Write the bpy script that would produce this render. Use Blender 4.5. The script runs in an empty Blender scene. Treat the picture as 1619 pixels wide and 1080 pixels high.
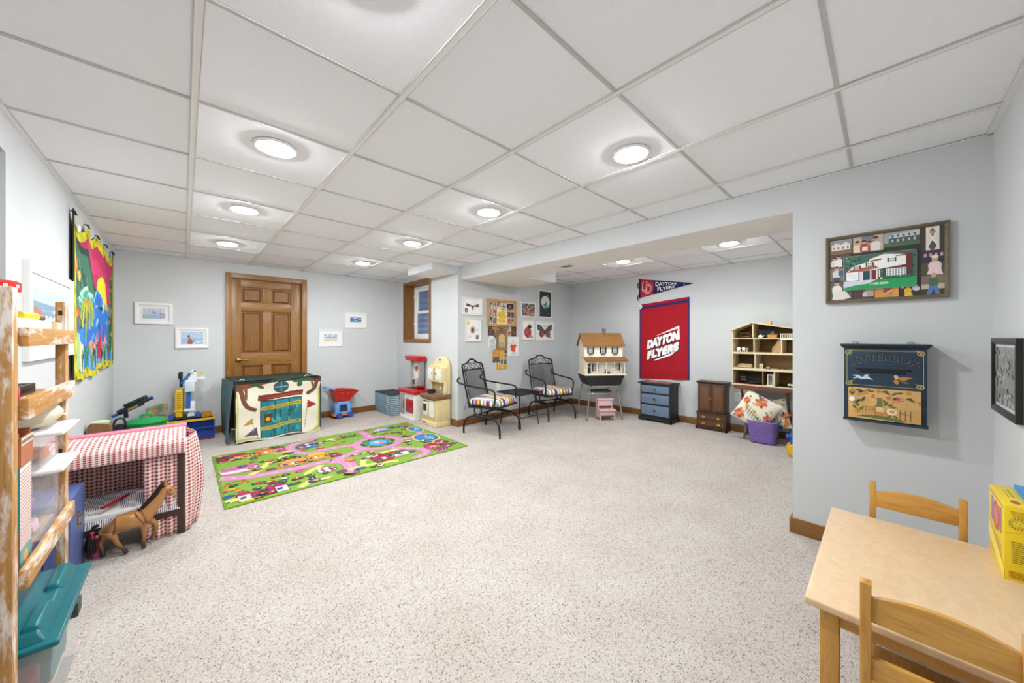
import bpy, bmesh, math, random
from mathutils import Vector, Matrix
sc = bpy.context.scene
col = sc.collection
PI = math.pi
R = math.radians
random.seed(7)

# ---------------------------------------------------------------- camera, world, exposure
cam_d = bpy.data.cameras.new('camera'); cam = bpy.data.objects.new('camera', cam_d); col.objects.link(cam)
cam.location = (0, 0, 1.2344); cam.rotation_euler = (PI/2, 0, -0.7615)
cam_d.sensor_width = 36; cam_d.lens = 36*552.44/1619
cam_d.shift_x = -7.16/1619; cam_d.shift_y = -6.91/1619
cam_d.clip_start = 0.05; sc.camera = cam
w = bpy.data.worlds.new('world'); sc.world = w; w.use_nodes = True
w.node_tree.nodes['Background'].inputs[0].default_value = (0.62, 0.78, 1.0, 1)
w.node_tree.nodes['Background'].inputs[1].default_value = 7.0
sc.view_settings.view_transform = 'Standard'; sc.view_settings.look = 'None'
sc.view_settings.exposure = 0.0; sc.view_settings.gamma = 1; sc.view_settings.use_curve_mapping = False
LAMP = 345.0            # radiance of a lit ceiling lens

H = 2.206               # ceiling
XL, YB, XW, YG, XA, XH, YR, YP = -0.567, 5.9275, 2.733, 4.039, 5.257, 2.798, -0.363, 0.3955

# ---------------------------------------------------------------- colours and materials
def lin(h):
    if not isinstance(h, str): return tuple(h)
    h = h.lstrip('#'); o = []
    for i in (0, 2, 4):
        c = int(h[i:i+2], 16)/255
        o.append(c/12.92 if c <= .04045 else ((c+.055)/1.055)**2.4)
    return tuple(o)
_M = {}
class NT:
    def __init__(s, name):
        s.m = bpy.data.materials.new(name); s.m.use_nodes = True
        s.t = s.m.node_tree; s.b = s.t.nodes['Principled BSDF']
    def n(s, kind, **kw):
        nd = s.t.nodes.new('ShaderNode'+kind)
        for k, v in kw.items():
            if k.startswith('_'): nd.inputs[k[1:].replace('_', ' ')].default_value = v
            else: setattr(nd, k, v)
        return nd
    def l(s, a, b): s.t.links.new(a, b)
    def ramp(s, fac, stops, mode='LINEAR'):
        r = s.n('ValToRGB'); r.color_ramp.interpolation = mode
        el = r.color_ramp.elements
        while len(el) < len(stops): el.new(.5)
        for e, (p, c) in zip(el, stops): e.position = p; e.color = (*lin(c), 1)
        s.l(fac, r.inputs[0]); return r.outputs[0]
    def mapped(s, scale=(1, 1, 1), src='Object', rot=(0, 0, 0)):
        tc = s.n('TexCoord'); mp = s.n('Mapping'); mp.inputs['Scale'].default_value = scale; mp.inputs['Rotation'].default_value = rot
        s.l(tc.outputs[src], mp.inputs[0]); return mp.outputs[0]
    def bump(s, h, strength, dist=.002):
        b = s.n('Bump'); b.inputs['Strength'].default_value = strength; b.inputs['Distance'].default_value = dist
        s.l(h, b.inputs['Height']); s.l(b.outputs[0], s.b.inputs['Normal'])
def mat(hexc, rough=.5, metal=0, grain=0, var=.06, coat=0, trans=0, ior=1.45, emit=0, name=None, alpha=1):
    key = (hexc, rough, metal, grain, var, coat, trans, emit, alpha)
    if key in _M: return _M[key]
    q = NT(name or 'surface_'+(hexc.strip('#') if isinstance(hexc, str) else 'c'))
    c = lin(hexc)
    co = q.mapped()
    nz = q.n('TexNoise', _Scale=14.0, _Detail=4.0); q.l(co, nz.inputs['Vector'])
    lo = tuple(max(0, v*(1-var)) for v in c); hi = tuple(min(1, v*(1+var)) for v in c)
    q.l(q.ramp(nz.outputs[0], [(.3, lo), (.7, hi)]), q.b.inputs['Base Color'])
    q.b.inputs['Roughness'].default_value = rough; q.b.inputs['Metallic'].default_value = metal
    q.b.inputs['Coat Weight'].default_value = coat; q.b.inputs['IOR'].default_value = ior
    q.b.inputs['Transmission Weight'].default_value = trans; q.b.inputs['Alpha'].default_value = alpha
    if emit:
        q.b.inputs['Emission Color'].default_value = (*c, 1); q.b.inputs['Emission Strength'].default_value = emit
    if grain:
        n2 = q.n('TexNoise', _Scale=float(grain), _Detail=3.0); q.l(co, n2.inputs['Vector']); q.bump(n2.outputs[0], .35, .002)
    _M[key] = q.m; return q.m
def wood(dark, light, axis='z', scale=1.0, rough=.4, key=None, streak=26, wear=None):
    k = ('wood', dark, light, axis, scale, rough, wear)
    if k in _M: return _M[k]
    q = NT('wood_'+dark.strip('#'))
    s = {'x': (1.6, streak, streak), 'y': (streak, 1.6, streak), 'z': (streak, streak, 1.6)}[axis]
    co = q.mapped(tuple(v*scale for v in s))
    nz = q.n('TexNoise', _Scale=2.2, _Detail=8.0, _Roughness=.62, _Distortion=.9); q.l(co, nz.inputs['Vector'])
    c = q.ramp(nz.outputs[0], [(.28, dark), (.5, light), (.72, dark)] if not wear else [(.3, dark), (.62, light)])
    if wear:
        w2 = q.n('TexNoise', _Scale=9.0, _Detail=9.0, _Roughness=.7); q.l(q.mapped(tuple((.5 if v < 5 else 2.2) for v in s)), w2.inputs['Vector'])
        f = q.ramp(w2.outputs[0], [(.49, (0, 0, 0)), (.60, (1, 1, 1))])
        mx = q.n('Mix', data_type='RGBA'); q.l(f, mx.inputs[0]); q.l(c, mx.inputs[6]); mx.inputs[7].default_value = (*lin(wear), 1)
        c = mx.outputs[2]
    q.l(c, q.b.inputs['Base Color']); q.b.inputs['Roughness'].default_value = rough
    q.bump(nz.outputs[0], .15, .002)
    _M[k] = q.m; return q.m
def vmat(rough=.5, coat=0, weave=0):
    k = ('vcol', rough, coat, weave)
    if k in _M: return _M[k]
    q = NT('printed_colour'); a = q.n('VertexColor', layer_name='Col')
    q.l(a.outputs[0], q.b.inputs['Base Color'])
    q.b.inputs['Roughness'].default_value = rough; q.b.inputs['Coat Weight'].default_value = coat
    if weave:
        nz = q.n('TexNoise', _Scale=float(weave), _Detail=3.0); q.l(q.mapped(), nz.inputs['Vector']); q.bump(nz.outputs[0], .4, .002)
    _M[k] = q.m; return q.m
def gingham(ca, cb, n):
    q = NT('gingham_check'); co = q.mapped((n, n, n), 'UV')
    sp = q.n('SeparateXYZ'); q.l(co, sp.inputs[0]); o = []
    for k in (0, 1):
        fr = q.n('Math', operation='FRACT'); q.l(sp.outputs[k], fr.inputs[0])
        g = q.n('Math', operation='GREATER_THAN'); g.inputs[1].default_value = .5; q.l(fr.outputs[0], g.inputs[0]); o.append(g.outputs[0])
    ad = q.n('Math', operation='ADD'); q.l(o[0], ad.inputs[0]); q.l(o[1], ad.inputs[1])
    hf = q.n('Math', operation='MULTIPLY'); hf.inputs[1].default_value = .5; q.l(ad.outputs[0], hf.inputs[0])
    a, b = lin(ca), lin(cb); mid = tuple(x*.55+y*.45 for x, y in zip(a, b))
    q.l(q.ramp(hf.outputs[0], [(0, ca), (.3, mid), (.8, cb)], 'CONSTANT'), q.b.inputs['Base Color'])
    q.b.inputs['Roughness'].default_value = .9; return q.m
def stripes(ca, cb, n, duty=.5, axis=1, rough=.9):
    q = NT('striped_cloth'); co = q.mapped((n, n, n), 'UV'); sp = q.n('SeparateXYZ'); q.l(co, sp.inputs[0])
    fr = q.n('Math', operation='FRACT'); q.l(sp.outputs[axis], fr.inputs[0])
    q.l(q.ramp(fr.outputs[0], [(0, ca), (duty, cb)], 'CONSTANT'), q.b.inputs['Base Color']); q.b.inputs['Roughness'].default_value = rough; return q.m

# ---------------------------------------------------------------- mesh builder
class MB:
    def __init__(s, c='#ffffff'): s.v = []; s.f = []; s.c = []; s.M = None; s.uv = {}; s.col = c
    def add(s, vs, fs, c=None, uvs=None):
        b = len(s.v)
        for p in vs:
            p = Vector(p)
            if s.M is not None: p = s.M @ p
            s.v.append(tuple(p))
        for i, f in enumerate(fs):
            if uvs: s.uv[len(s.f)] = [uvs[k] for k in f]
            s.f.append(tuple(b+k for k in f)); s.c.append(c or s.col)
        return s
    def box(s, x0, x1, y0, y1, z0, z1, c=None):
        return s.tbox(x0, x1, y0, y1, z0, x0, x1, y0, y1, z1, c)
    def tbox(s, x0, x1, y0, y1, z0, X0, X1, Y0, Y1, z1, c=None):
        return s.add([(x0,y0,z0),(x1,y0,z0),(x1,y1,z0),(x0,y1,z0),(X0,Y0,z1),(X1,Y0,z1),(X1,Y1,z1),(X0,Y1,z1)],
                     [(3,2,1,0),(4,5,6,7),(0,1,5,4),(1,2,6,5),(2,3,7,6),(3,0,4,7)], c)
    def obox(s, ctr, size, rot=(0, 0, 0), c=None):
        from mathutils import Euler
        m = Euler(rot).to_matrix(); hx, hy, hz = (q/2 for q in size); ctr = Vector(ctr)
        vs = [ctr + m @ Vector((a*hx, b*hy, d*hz)) for d in (-1, 1) for a, b in ((-1,-1),(1,-1),(1,1),(-1,1))]
        return s.add(vs, [(3,2,1,0),(4,5,6,7),(0,1,5,4),(1,2,6,5),(2,3,7,6),(3,0,4,7)], c)
    def tube(s, pts, r, n=8, closed=False, c=None, caps=True, flat=1.0):
        pts = [Vector(p) for p in pts]; N = len(pts)
        rs = r if isinstance(r, (list, tuple)) else [r]*N
        T = []
        for i in range(N):
            a = pts[(i-1) % N] if closed or i else pts[0]; b = pts[(i+1) % N] if closed or i < N-1 else pts[-1]
            t = (b-a); T.append(t.normalized() if t.length > 1e-9 else Vector((0, 0, 1)))
        up = Vector((0, 0, 1)) if abs(T[0].z) < .9 else Vector((1, 0, 0))
        nrm = (up - T[0]*up.dot(T[0])).normalized(); vs = []
        for i in range(N):
            if i:
                nrm = nrm - T[i]*nrm.dot(T[i])
                nrm = nrm.normalized() if nrm.length > 1e-6 else T[i].orthogonal().normalized()
            bi = T[i].cross(nrm)
            for k in range(n):
                a = 2*PI*k/n; vs.append(pts[i]+nrm*math.cos(a)*rs[i]+bi*math.sin(a)*rs[i]*flat)
        fs = []
        for i in range(N if closed else N-1):
            j = (i+1) % N
            for k in range(n): fs.append((i*n+k, i*n+(k+1) % n, j*n+(k+1) % n, j*n+k))
        if caps and not closed: fs += [tuple(range(n))[::-1], tuple((N-1)*n+k for k in range(n))]
        return s.add(vs, fs, c)
    def cyl(s, p0, p1, r0, r1=None, n=12, c=None): return s.tube([p0, p1], [r0, r0 if r1 is None else r1], n, c=c)
    def lathe(s, prof, n=20, o=(0, 0, 0), c=None, sx=1, sy=1, axis='z'):
        vs = []; fs = []
        for r, z in prof:
            for k in range(n):
                a = 2*PI*k/n; p = (r*math.cos(a)*sx, r*math.sin(a)*sy, z)
                if axis == 'y': p = (p[0], z, p[1])
                if axis == 'x': p = (z, p[0], p[1])
                vs.append((o[0]+p[0], o[1]+p[1], o[2]+p[2]))
        for i in range(len(prof)-1):
            for k in range(n): fs.append((i*n+k, i*n+(k+1) % n, (i+1)*n+(k+1) % n, (i+1)*n+k))
        if prof[0][0] > 1e-5: fs.append(tuple(range(n))[::-1])
        if prof[-1][0] > 1e-5: fs.append(tuple((len(prof)-1)*n+k for k in range(n)))
        return s.add(vs, fs, c)
    def ball(s, o, r, n=12, m=8, c=None):
        if not isinstance(r, (tuple, list)): r = (r, r, r)
        prof = [(max(math.sin(PI*i/m), 1e-6), -math.cos(PI*i/m)) for i in range(m+1)]
        vs = []; fs = []
        for q, z in prof:
            for k in range(n): vs.append((o[0]+r[0]*q*math.cos(2*PI*k/n), o[1]+r[1]*q*math.sin(2*PI*k/n), o[2]+r[2]*z))
        for i in range(m):
            for k in range(n): fs.append((i*n+k, i*n+(k+1) % n, (i+1)*n+(k+1) % n, (i+1)*n+k))
        return s.add(vs, fs, c)
    def prism(s, poly, a, b, plane='xz', c=None):
        f = {'xz': lambda u, v, w: (u, w, v), 'xy': lambda u, v, w: (u, v, w), 'yz': lambda u, v, w: (w, u, v)}[plane]
        n = len(poly); vs = [f(u, v, a) for u, v in poly]+[f(u, v, b) for u, v in poly]
        return s.add(vs, [tuple(range(n)), tuple(range(2*n-1, n-1, -1))]+[(i, i+n, (i+1) % n+n, (i+1) % n) for i in range(n)], c)
    def grid(s, fn, nu, nv, c=None, uvscale=(1, 1), cf=None, closed=False):
        vs = []; uv = []; fs = []
        for j in range(nv+1):
            for i in range(nu+1): vs.append(fn(i/nu, j/nv)); uv.append((i/nu*uvscale[0], j/nv*uvscale[1]))
        W = nu+1; b = len(s.f)
        for j in range(nv):
            for i in range(nu): fs.append((j*W+i, j*W+i+1, (j+1)*W+i+1, (j+1)*W+i))
        s.add(vs, fs, c, uv)
        if cf:
            for j in range(nv):
                for i in range(nu): s.c[b+j*nu+i] = cf((i+.5)/nu, (j+.5)/nv)
        return s
    def build(s, name, m, parent=None, smooth=0, bevel=0, seg=2, solid=0, loc=None, rot=None, kind=None):
        me = bpy.data.meshes.new(name); me.from_pydata(s.v, [], s.f); me.update()
        ca = me.color_attributes.new('Col', 'FLOAT_COLOR', 'CORNER')
        cc = {}; flat = []
        for p in me.polygons:
            k = s.c[p.index]
            if k not in cc: cc[k] = (*lin(k), 1.0)
            flat += list(cc[k])*p.loop_total
        ca.data.foreach_set('color', flat)
        uvl = me.uv_layers.new(name='UVMap').data
        for p in me.polygons:
            u = s.uv.get(p.index); nx, ny, nz = (abs(q) for q in p.normal)
            for k, li in enumerate(p.loop_indices):
                if u: uvl[li].uv = u[k]
                else:
                    x, y, z = me.vertices[me.loops[li].vertex_index].co
                    uvl[li].uv = (x, y) if nz >= nx and nz >= ny else ((x, z) if ny >= nx else (y, z))
        bm = bmesh.new(); bm.from_mesh(me)
        bmesh.ops.recalc_face_normals(bm, faces=bm.faces) if not s.uv else None
        if bevel:
            ed = [e for e in bm.edges if e.is_manifold and e.calc_face_angle(0) > .5]
            bmesh.ops.bevel(bm, geom=ed, offset=bevel, offset_type='OFFSET', segments=seg, profile=.6, affect='EDGES', clamp_overlap=True)
        bm.to_mesh(me); bm.free()
        if smooth or bevel:
            me.polygons.foreach_set('use_smooth', [True]*len(me.polygons)); me.set_sharp_from_angle(angle=R(smooth or 38))
        me.materials.append(m)
        o = bpy.data.objects.new(name, me); col.objects.link(o)
        if solid:
            md = o.modifiers.new('thickness', 'SOLIDIFY'); md.thickness = solid; md.offset = 0
        if parent: o.parent = parent
        if loc: o.location = loc
        if rot: o.rotation_euler = rot
        if kind: o['kind'] = kind
        return o
def spline(pts, n=6, closed=False):
    P = [Vector(p) for p in pts]; N = len(P); out = []
    for i in range(N if closed else N-1):
        g = (lambda k: P[k % N]) if closed else (lambda k: P[min(max(k, 0), N-1)])
        a, b, c, d = g(i-1), g(i), g(i+1), g(i+2)
        for k in range(n):
            t = k/n
            out.append(.5*((2*b)+(c-a)*t+(2*a-5*b+4*c-d)*t*t+(3*b-a-3*c+d)*t**3))
    if not closed: out.append(P[-1])
    return out
def tag(o, label, cat, group=None):
    o['label'] = label; o['category'] = cat
    if group: o['group'] = group
    return o
def thing(name, label, cat, loc=(0, 0, 0), rz=0, group=None):
    o = bpy.data.objects.new(name, None); col.objects.link(o); o.empty_display_size = .05
    o.location = loc; o.rotation_euler = (0, 0, rz)
    return tag(o, label, cat, group)
def structure(o): o['kind'] = 'structure'; return o
def sempty(name, loc=(0, 0, 0), rz=0):
    o = bpy.data.objects.new(name, None); col.objects.link(o); o.empty_display_size = .05; o.location = loc; o.rotation_euler = (0, 0, rz)
    return structure(o)
def copy_tree(o, parent=None):
    c = o.copy(); col.objects.link(c); c.parent = parent
    for ch in list(o.children): copy_tree(ch, c)
    return c
def bx(name, m, parent, x0, x1, y0, y1, z0, z1, bevel=.002, **k): return MB().box(x0, x1, y0, y1, z0, z1).build(name, m, parent, bevel=bevel, **k)

# flat print: coloured shapes laid on a surface in (u right, v up)
_T = {}
def glyphs(txt, bold):
    k = (txt, bold)
    if k not in _T:
        cu = bpy.data.curves.new('t', 'FONT'); cu.body = txt; cu.size = 1; cu.offset = bold; cu.resolution_u = 3
        o = bpy.data.objects.new('t', cu); col.objects.link(o); bpy.context.view_layer.update()
        me = bpy.data.meshes.new_from_object(o.evaluated_get(bpy.context.evaluated_depsgraph_get()))
        V = [(v.co.x, v.co.y) for v in me.vertices]; F = [tuple(p.vertices) for p in me.polygons]
        bpy.data.objects.remove(o); bpy.data.curves.remove(cu); bpy.data.meshes.remove(me)
        x0 = min(v[0] for v in V); x1 = max(v[0] for v in V); y0 = min(v[1] for v in V); y1 = max(v[1] for v in V)
        _T[k] = ([((x-x0)/(x1-x0), (y-y0)/(y1-y0)) for x, y in V], F, (x1-x0)/(y1-y0))
    return _T[k]
class Art:
    def __init__(s, floor=False, eps=.00003): s.mb = MB(); s.k = 0; s.floor = floor; s.eps = eps
    def P(s, u, v): d = s.k*s.eps; return (u, v, d) if s.floor else (u, -d, v)
    def poly(s, pts, c): s.k += 1; s.mb.add([s.P(*p) for p in pts], [tuple(range(len(pts)))], c); return s
    def rect(s, u, v, w, h, c): return s.poly([(u, v), (u+w, v), (u+w, v+h), (u, v+h)], c)
    def ell(s, u, v, a, b, c, n=18, rot=0):
        q, r = math.cos(rot), math.sin(rot)
        return s.poly([(u+a*math.cos(2*PI*i/n)*q-b*math.sin(2*PI*i/n)*r, v+a*math.cos(2*PI*i/n)*r+b*math.sin(2*PI*i/n)*q) for i in range(n)], c)
    def blob(s, u, v, a, b, c, n=14, j=.25, rnd=random):
        return s.poly([(u+a*(1+rnd.uniform(-j, j))*math.cos(2*PI*i/n), v+b*(1+rnd.uniform(-j, j))*math.sin(2*PI*i/n)) for i in range(n)], c)
    def line(s, pts, w, c, closed=False, smooth=0):
        if smooth: pts = [(p.x, p.y) for p in spline([(a, b, 0) for a, b in pts], smooth, closed)]
        s.k += 1; P = [Vector(p) for p in pts]; N = len(P); L = []; Rr = []
        for i in range(N):
            a = P[(i-1) % N] if closed or i else P[0]; b = P[(i+1) % N] if closed or i < N-1 else P[-1]
            t = (b-a).normalized() if (b-a).length else Vector((1, 0)); nn = Vector((-t.y, t.x))*w/2
            L.append(P[i]+nn); Rr.append(P[i]-nn)
        vs = [s.P(*p) for p in L+Rr]
        s.mb.add(vs, [(i, (i+1) % N, (i+1) % N+N, i+N) for i in range(N if closed else N-1)], c); return s
    def text(s, t, u, v, w, h, c, bold=0, shx=0, shy=0, warp=None):
        s.k += 1; V, F, asp = glyphs(t, bold)
        f = warp or (lambda a, b: (u+a*w+b*h*shx, v+b*h+a*w*shy))
        s.mb.add([s.P(*f(a, b)) for a, b in V], F, c); return s
    def build(s, name, parent, rough=.5, coat=0, weave=0, loc=None, rot=None):
        return s.mb.build(name, vmat(rough, coat, weave), parent, loc=loc, rot=rot)

class Raster(Art):
    """same drawing calls, but looked up cell by cell to colour a draped cloth grid"""
    def __init__(s, base): s.S = []; s.base = base
    def poly(s, pts, c):
        xs = [p[0] for p in pts]; ys = [p[1] for p in pts]; s.S.append((min(xs), max(xs), min(ys), max(ys), list(pts), c)); return s
    def line(s, pts, w, c, closed=False, smooth=0):
        P = [(p.x, p.y) for p in spline([(a, b, 0) for a, b in pts], smooth or 1)]; L = []; Q = []
        for i, p in enumerate(P):
            a, b = P[max(i-1, 0)], P[min(i+1, len(P)-1)]; dx, dy = b[0]-a[0], b[1]-a[1]; m = math.hypot(dx, dy) or 1
            L.append((p[0]-dy/m*w/2, p[1]+dx/m*w/2)); Q.append((p[0]+dy/m*w/2, p[1]-dx/m*w/2))
        return s.poly(L+Q[::-1], c)
    def at(s, u, v):
        for x0, x1, y0, y1, pts, c in reversed(s.S):
            if x0 <= u <= x1 and y0 <= v <= y1:
                ins = False; k = len(pts)-1
                for i in range(len(pts)):
                    xi, yi = pts[i]; xj, yj = pts[k]
                    if (yi > v) != (yj > v) and u < (xj-xi)*(v-yi)/(yj-yi)+xi: ins = not ins
                    k = i
                if ins: return c
        return s.base

# ---------------------------------------------------------------- surfaces of the room
def wall_mat():
    q = NT('wall_paint'); co = q.mapped()
    nz = q.n('TexNoise', _Scale=1.6, _Detail=3.0); q.l(co, nz.inputs['Vector'])
    q.l(q.ramp(nz.outputs[0], [(.3, '#c5c8c9'), (.7, '#c9cccd')]), q.b.inputs['Base Color'])
    q.b.inputs['Roughness'].default_value = .75
    n2 = q.n('TexNoise', _Scale=240.0, _Detail=2.0); q.l(co, n2.inputs['Vector']); q.bump(n2.outputs[0], .06, .001); return q.m
def carpet_mat():
    q = NT('berber_carpet'); co = q.mapped()
    vo = q.n('TexVoronoi', _Scale=230.0); q.l(co, vo.inputs['Vector'])
    sp = q.n('SeparateColor'); q.l(vo.outputs['Color'], sp.inputs[0])
    base = q.ramp(sp.outputs[0], [(0, '#7d7168'), (.045, '#9f958d'), (.15, '#b5ada6'), (.45, '#beb7b1'), (.8, '#c6c0bb')], 'CONSTANT')
    nz = q.n('TexNoise', _Scale=3.0, _Detail=4.0); q.l(co, nz.inputs['Vector'])
    mx = q.n('Mix', data_type='RGBA', blend_type='MULTIPLY'); mx.inputs[0].default_value = 1
    q.l(base, mx.inputs[6]); q.l(q.ramp(nz.outputs[0], [(.3, '#f3f0ec'), (.7, '#ffffff')]), mx.inputs[7])
    q.l(mx.outputs[2], q.b.inputs['Base Color']); q.b.inputs['Roughness'].default_value = .95
    q.b.inputs['Specular IOR Level'].default_value = .1
    n2 = q.n('TexNoise', _Scale=150.0, _Detail=4.0); q.l(co, n2.inputs['Vector'])
    q.bump(n2.outputs[0], .7, .006); return q.m
def tile_mat():
    q = NT('ceiling_tile_board'); co = q.mapped()
    nz = q.n('TexNoise', _Scale=190.0, _Detail=5.0, _Roughness=.7); q.l(co, nz.inputs['Vector'])
    q.l(q.ramp(nz.outputs[0], [(.32, '#eef1f5'), (.5, '#f6f8fc'), (.8, '#fafbfe')]), q.b.inputs['Base Color'])
    q.b.inputs['Roughness'].default_value = .9; q.bump(nz.outputs[0], .3, .002); return q.m
WALL = wall_mat(); TILE = tile_mat(); CARPET = carpet_mat()
SOFFIT = mat('#efece6', .8, var=.02, name='soffit_paint'); GRIDW = mat('#f0efed', .45, var=.02, name='grid_enamel'); GRID_SHADE = mat('#c3c2bf', .5, var=.02, name='grid_shade_grey')  # grey of tees and edge strips has the grid's contact shadow painted in
OAKZ = wood('#67441b', '#9a6b2e', 'z', rough=.35); OAKX = wood('#67441b', '#9a6b2e', 'x', rough=.35)
OAKZ2 = wood('#58360f', '#8a5a22', 'z', rough=.35); OAKD = wood('#5f3c18', '#8a5a28', 'z', rough=.4)
BASEX = wood('#583a1b', '#855a2a', 'x', rough=.4); BASEY = wood('#583a1b', '#855a2a', 'y', rough=.4)
WHITE = mat('#f0f0ee', .4, var=.02); BLACK = mat('#16161a', .45); DARKMETAL = mat('#1b1b1d', .4, metal=.3)
CHROME = mat('#c8c8c8', .18, metal=1); BRASS = mat('#b8954e', .28, metal=1); NICKEL = mat('#b9b2a6', .25, metal=1)

# ---------------------------------------------------------------- shell
structure(MB().box(-1.6, 5.4, -.5, 6.1, -.1, 0).build('floor', CARPET))
D = .12
structure(MB().box(XL-D, XL, 2.668, YB+D, 0, H+.1).box(XL-D, XL, .5, 2.668, 2.05, H+.1).box(XL-D, XL, YR-D, .5, 0, H+.1).build('wall_left', WALL))
structure(MB().box(-1.42, -1.32, .38, 2.79, 0, H+.1).box(-1.32, XL-D, .38, .5, 0, H+.1).box(-1.32, XL-D, 2.668, 2.79, 0, H+.1).box(-1.32, XL-D, .5, 2.668, 2.05, H).build('wall_recess', WALL))
structure(MB().box(XL, .453, YB, YB+D, 0, H+.1).box(1.268, XW+.2, YB, YB+D, 0, H+.1).box(.453, 1.268, YB, YB+D, 2.02, H+.1).build('wall_back', WALL))
WY0, WY1, WZ0, WZ1, WD = 4.80, 5.625, 1.192, 2.108, .22
structure(MB().box(XW, XW+WD, YG, WY0, 0, H+.1).box(XW, XW+WD, WY1, YB, 0, H+.1).box(XW, XW+WD, WY0, WY1, 0, WZ0).box(XW, XW+WD, WY0, WY1, WZ1, H+.1).build('wall_window', WALL))
structure(MB().box(XW+WD, XA, YG, YG+D, 0, H+.1).build('wall_gallery', WALL))
structure(MB().box(XA, XA+D, YR-D, YG+D, 0, H+.1).build('wall_alcove', WALL))
structure(MB().box(XH, XH+.13, YR, YP, 0, H+.1).build('wall_pillar', WALL))
structure(MB().box(XL, XA, YR-D, YR, 0, H+.1).build('wall_right', WALL))
SB = 2.031
sof = structure(MB().box(XH, 3.31, YP, YG, SB+.004, H+.1).box(XH+.13, 3.31, YR, YP, SB+.004, H+.1).box(3.31, 3.913, 3.28, YG, SB+.004, H+.1).build('ceiling_bulkhead', WALL))
MB().box(XH+.002, 3.308, YP+.002, YG, SB, SB+.003).box(3.308, 3.911, 3.282, YG, SB, SB+.003).box(XH+.13, 3.308, YR, YP+.002, SB, SB+.003).build('underside', SOFFIT, sof)
sof2 = structure(MB().box(2.347, XW, YG+.012, 4.73, 2.126, H+.1).build('window_bulkhead', WALL))
MB().box(2.349, XW, YG+.014, 4.728, 2.122, 2.125).build('underside', SOFFIT, sof2)

# drop ceiling: every tile and every grid bar a piece
T = .6096
ceil_o = structure(MB().box(XL-.1, XA+.1, YR-.1, YB+.1, H+.06, H+.12).build('ceiling', WHITE))
_tm = {}
def tile(x0, x1, y0, y1):
    w_, d_ = round(x1-x0, 4), round(y1-y0, 4)
    if w_ < .02 or d_ < .02: return
    if (w_, d_) not in _tm:
        o = MB().tbox(-w_/2, w_/2, -d_/2, d_/2, .022, -w_/2, w_/2, -d_/2, d_/2, .007).build('ceiling_tile', TILE, ceil_o); _tm[(w_, d_)] = o
    else:
        o = _tm[(w_, d_)].copy(); col.objects.link(o); o.parent = ceil_o
    o.location = ((x0+x1)/2, (y0+y1)/2, H)
def bars(a, o, x0, x1, y0, y1):
    for k in range(-9, 12):
        x = o[0]+T*k
        if x0+.03 < x < x1-.03:
            rn = MB().box(x-.010, x+.010, y0, y1, H, H+.006).box(x-.003, x+.003, y0, y1, H+.006, H+.04).build('grid_runner', GRIDW, ceil_o)
            for q in (-.0115, .0115): MB().box(x+q-.0015, x+q+.0015, y0, y1, H-.0005, H+.006).build('runner_shade_strip', GRID_SHADE, rn)  # added thin grey strips paint the shadow line along both runner edges
    xs = [x0]+[o[0]+T*k for k in range(-9, 12) if x0 < o[0]+T*k < x1]+[x1]
    for k in range(-9, 12):
        y = o[1]+T*k
        if not (y0+.03 < y < y1-.03): continue
        MB().box(x0, x1, y-.0065, y+.0065, H+.001, H+.006).build('grid_tee', GRID_SHADE, ceil_o)  # tee darkened in colour so it reads as a thin shadow line
    MB().box(x0, x0+.02, y0, y1, H-.001, H+.002).box(x1-.008, x1, y0, y1, H-.001, H+.002).box(x0, x1, y0, y0+.02, H-.001, H+.002).box(x0, x1, y1-.008, y1, H-.001, H+.002).build('wall_angle', GRIDW, ceil_o)
def field(o, x0, x1, y0, y1, skip=None):
    xs = [x0]+[o[0]+T*k for k in range(-9, 12) if x0+.01 < o[0]+T*k < x1-.01]+[x1]
    ys = [y0]+[o[1]+T*k for k in range(-9, 12) if y0+.01 < o[1]+T*k < y1-.01]+[y1]
    for a, b in zip(xs, xs[1:]):
        for c_, d_ in zip(ys, ys[1:]): tile(a+.001, b-.001, c_+.001, d_-.001)
    bars('', o, x0, x1, y0, y1)
field((.0333, 1.3439), XL, XH, YR, YB)
field((3.75, .76), 3.31, XA, YR, YG)

# baseboards
BH, BT = .092, .015
def baseb(name, *bs):
    mb = MB()
    for b in bs: mb.box(*b, 0, BH)
    x = bs[0][1]-bs[0][0] > bs[0][3]-bs[0][2]
    structure(mb.build(name, BASEX if x else BASEY, bevel=.004))
baseb('baseboard_back', (XL, .396, YB-BT, YB), (1.328, XW, YB-BT, YB))
baseb('baseboard_left', (XL, XL+BT, 2.668, YB))
baseb('baseboard_window', (XW-BT, XW, YG-BT, YB))
baseb('baseboard_gallery', (XW, XA, YG-BT, YG))
baseb('baseboard_alcove', (XA-BT, XA, YP, YG))
baseb('baseboard_pillar', (XH-BT, XH, YR, YP+BT), (XH, XH+.13, YP, YP+BT))
baseb('baseboard_right', (XL, XH, YR, YR+BT))

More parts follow.
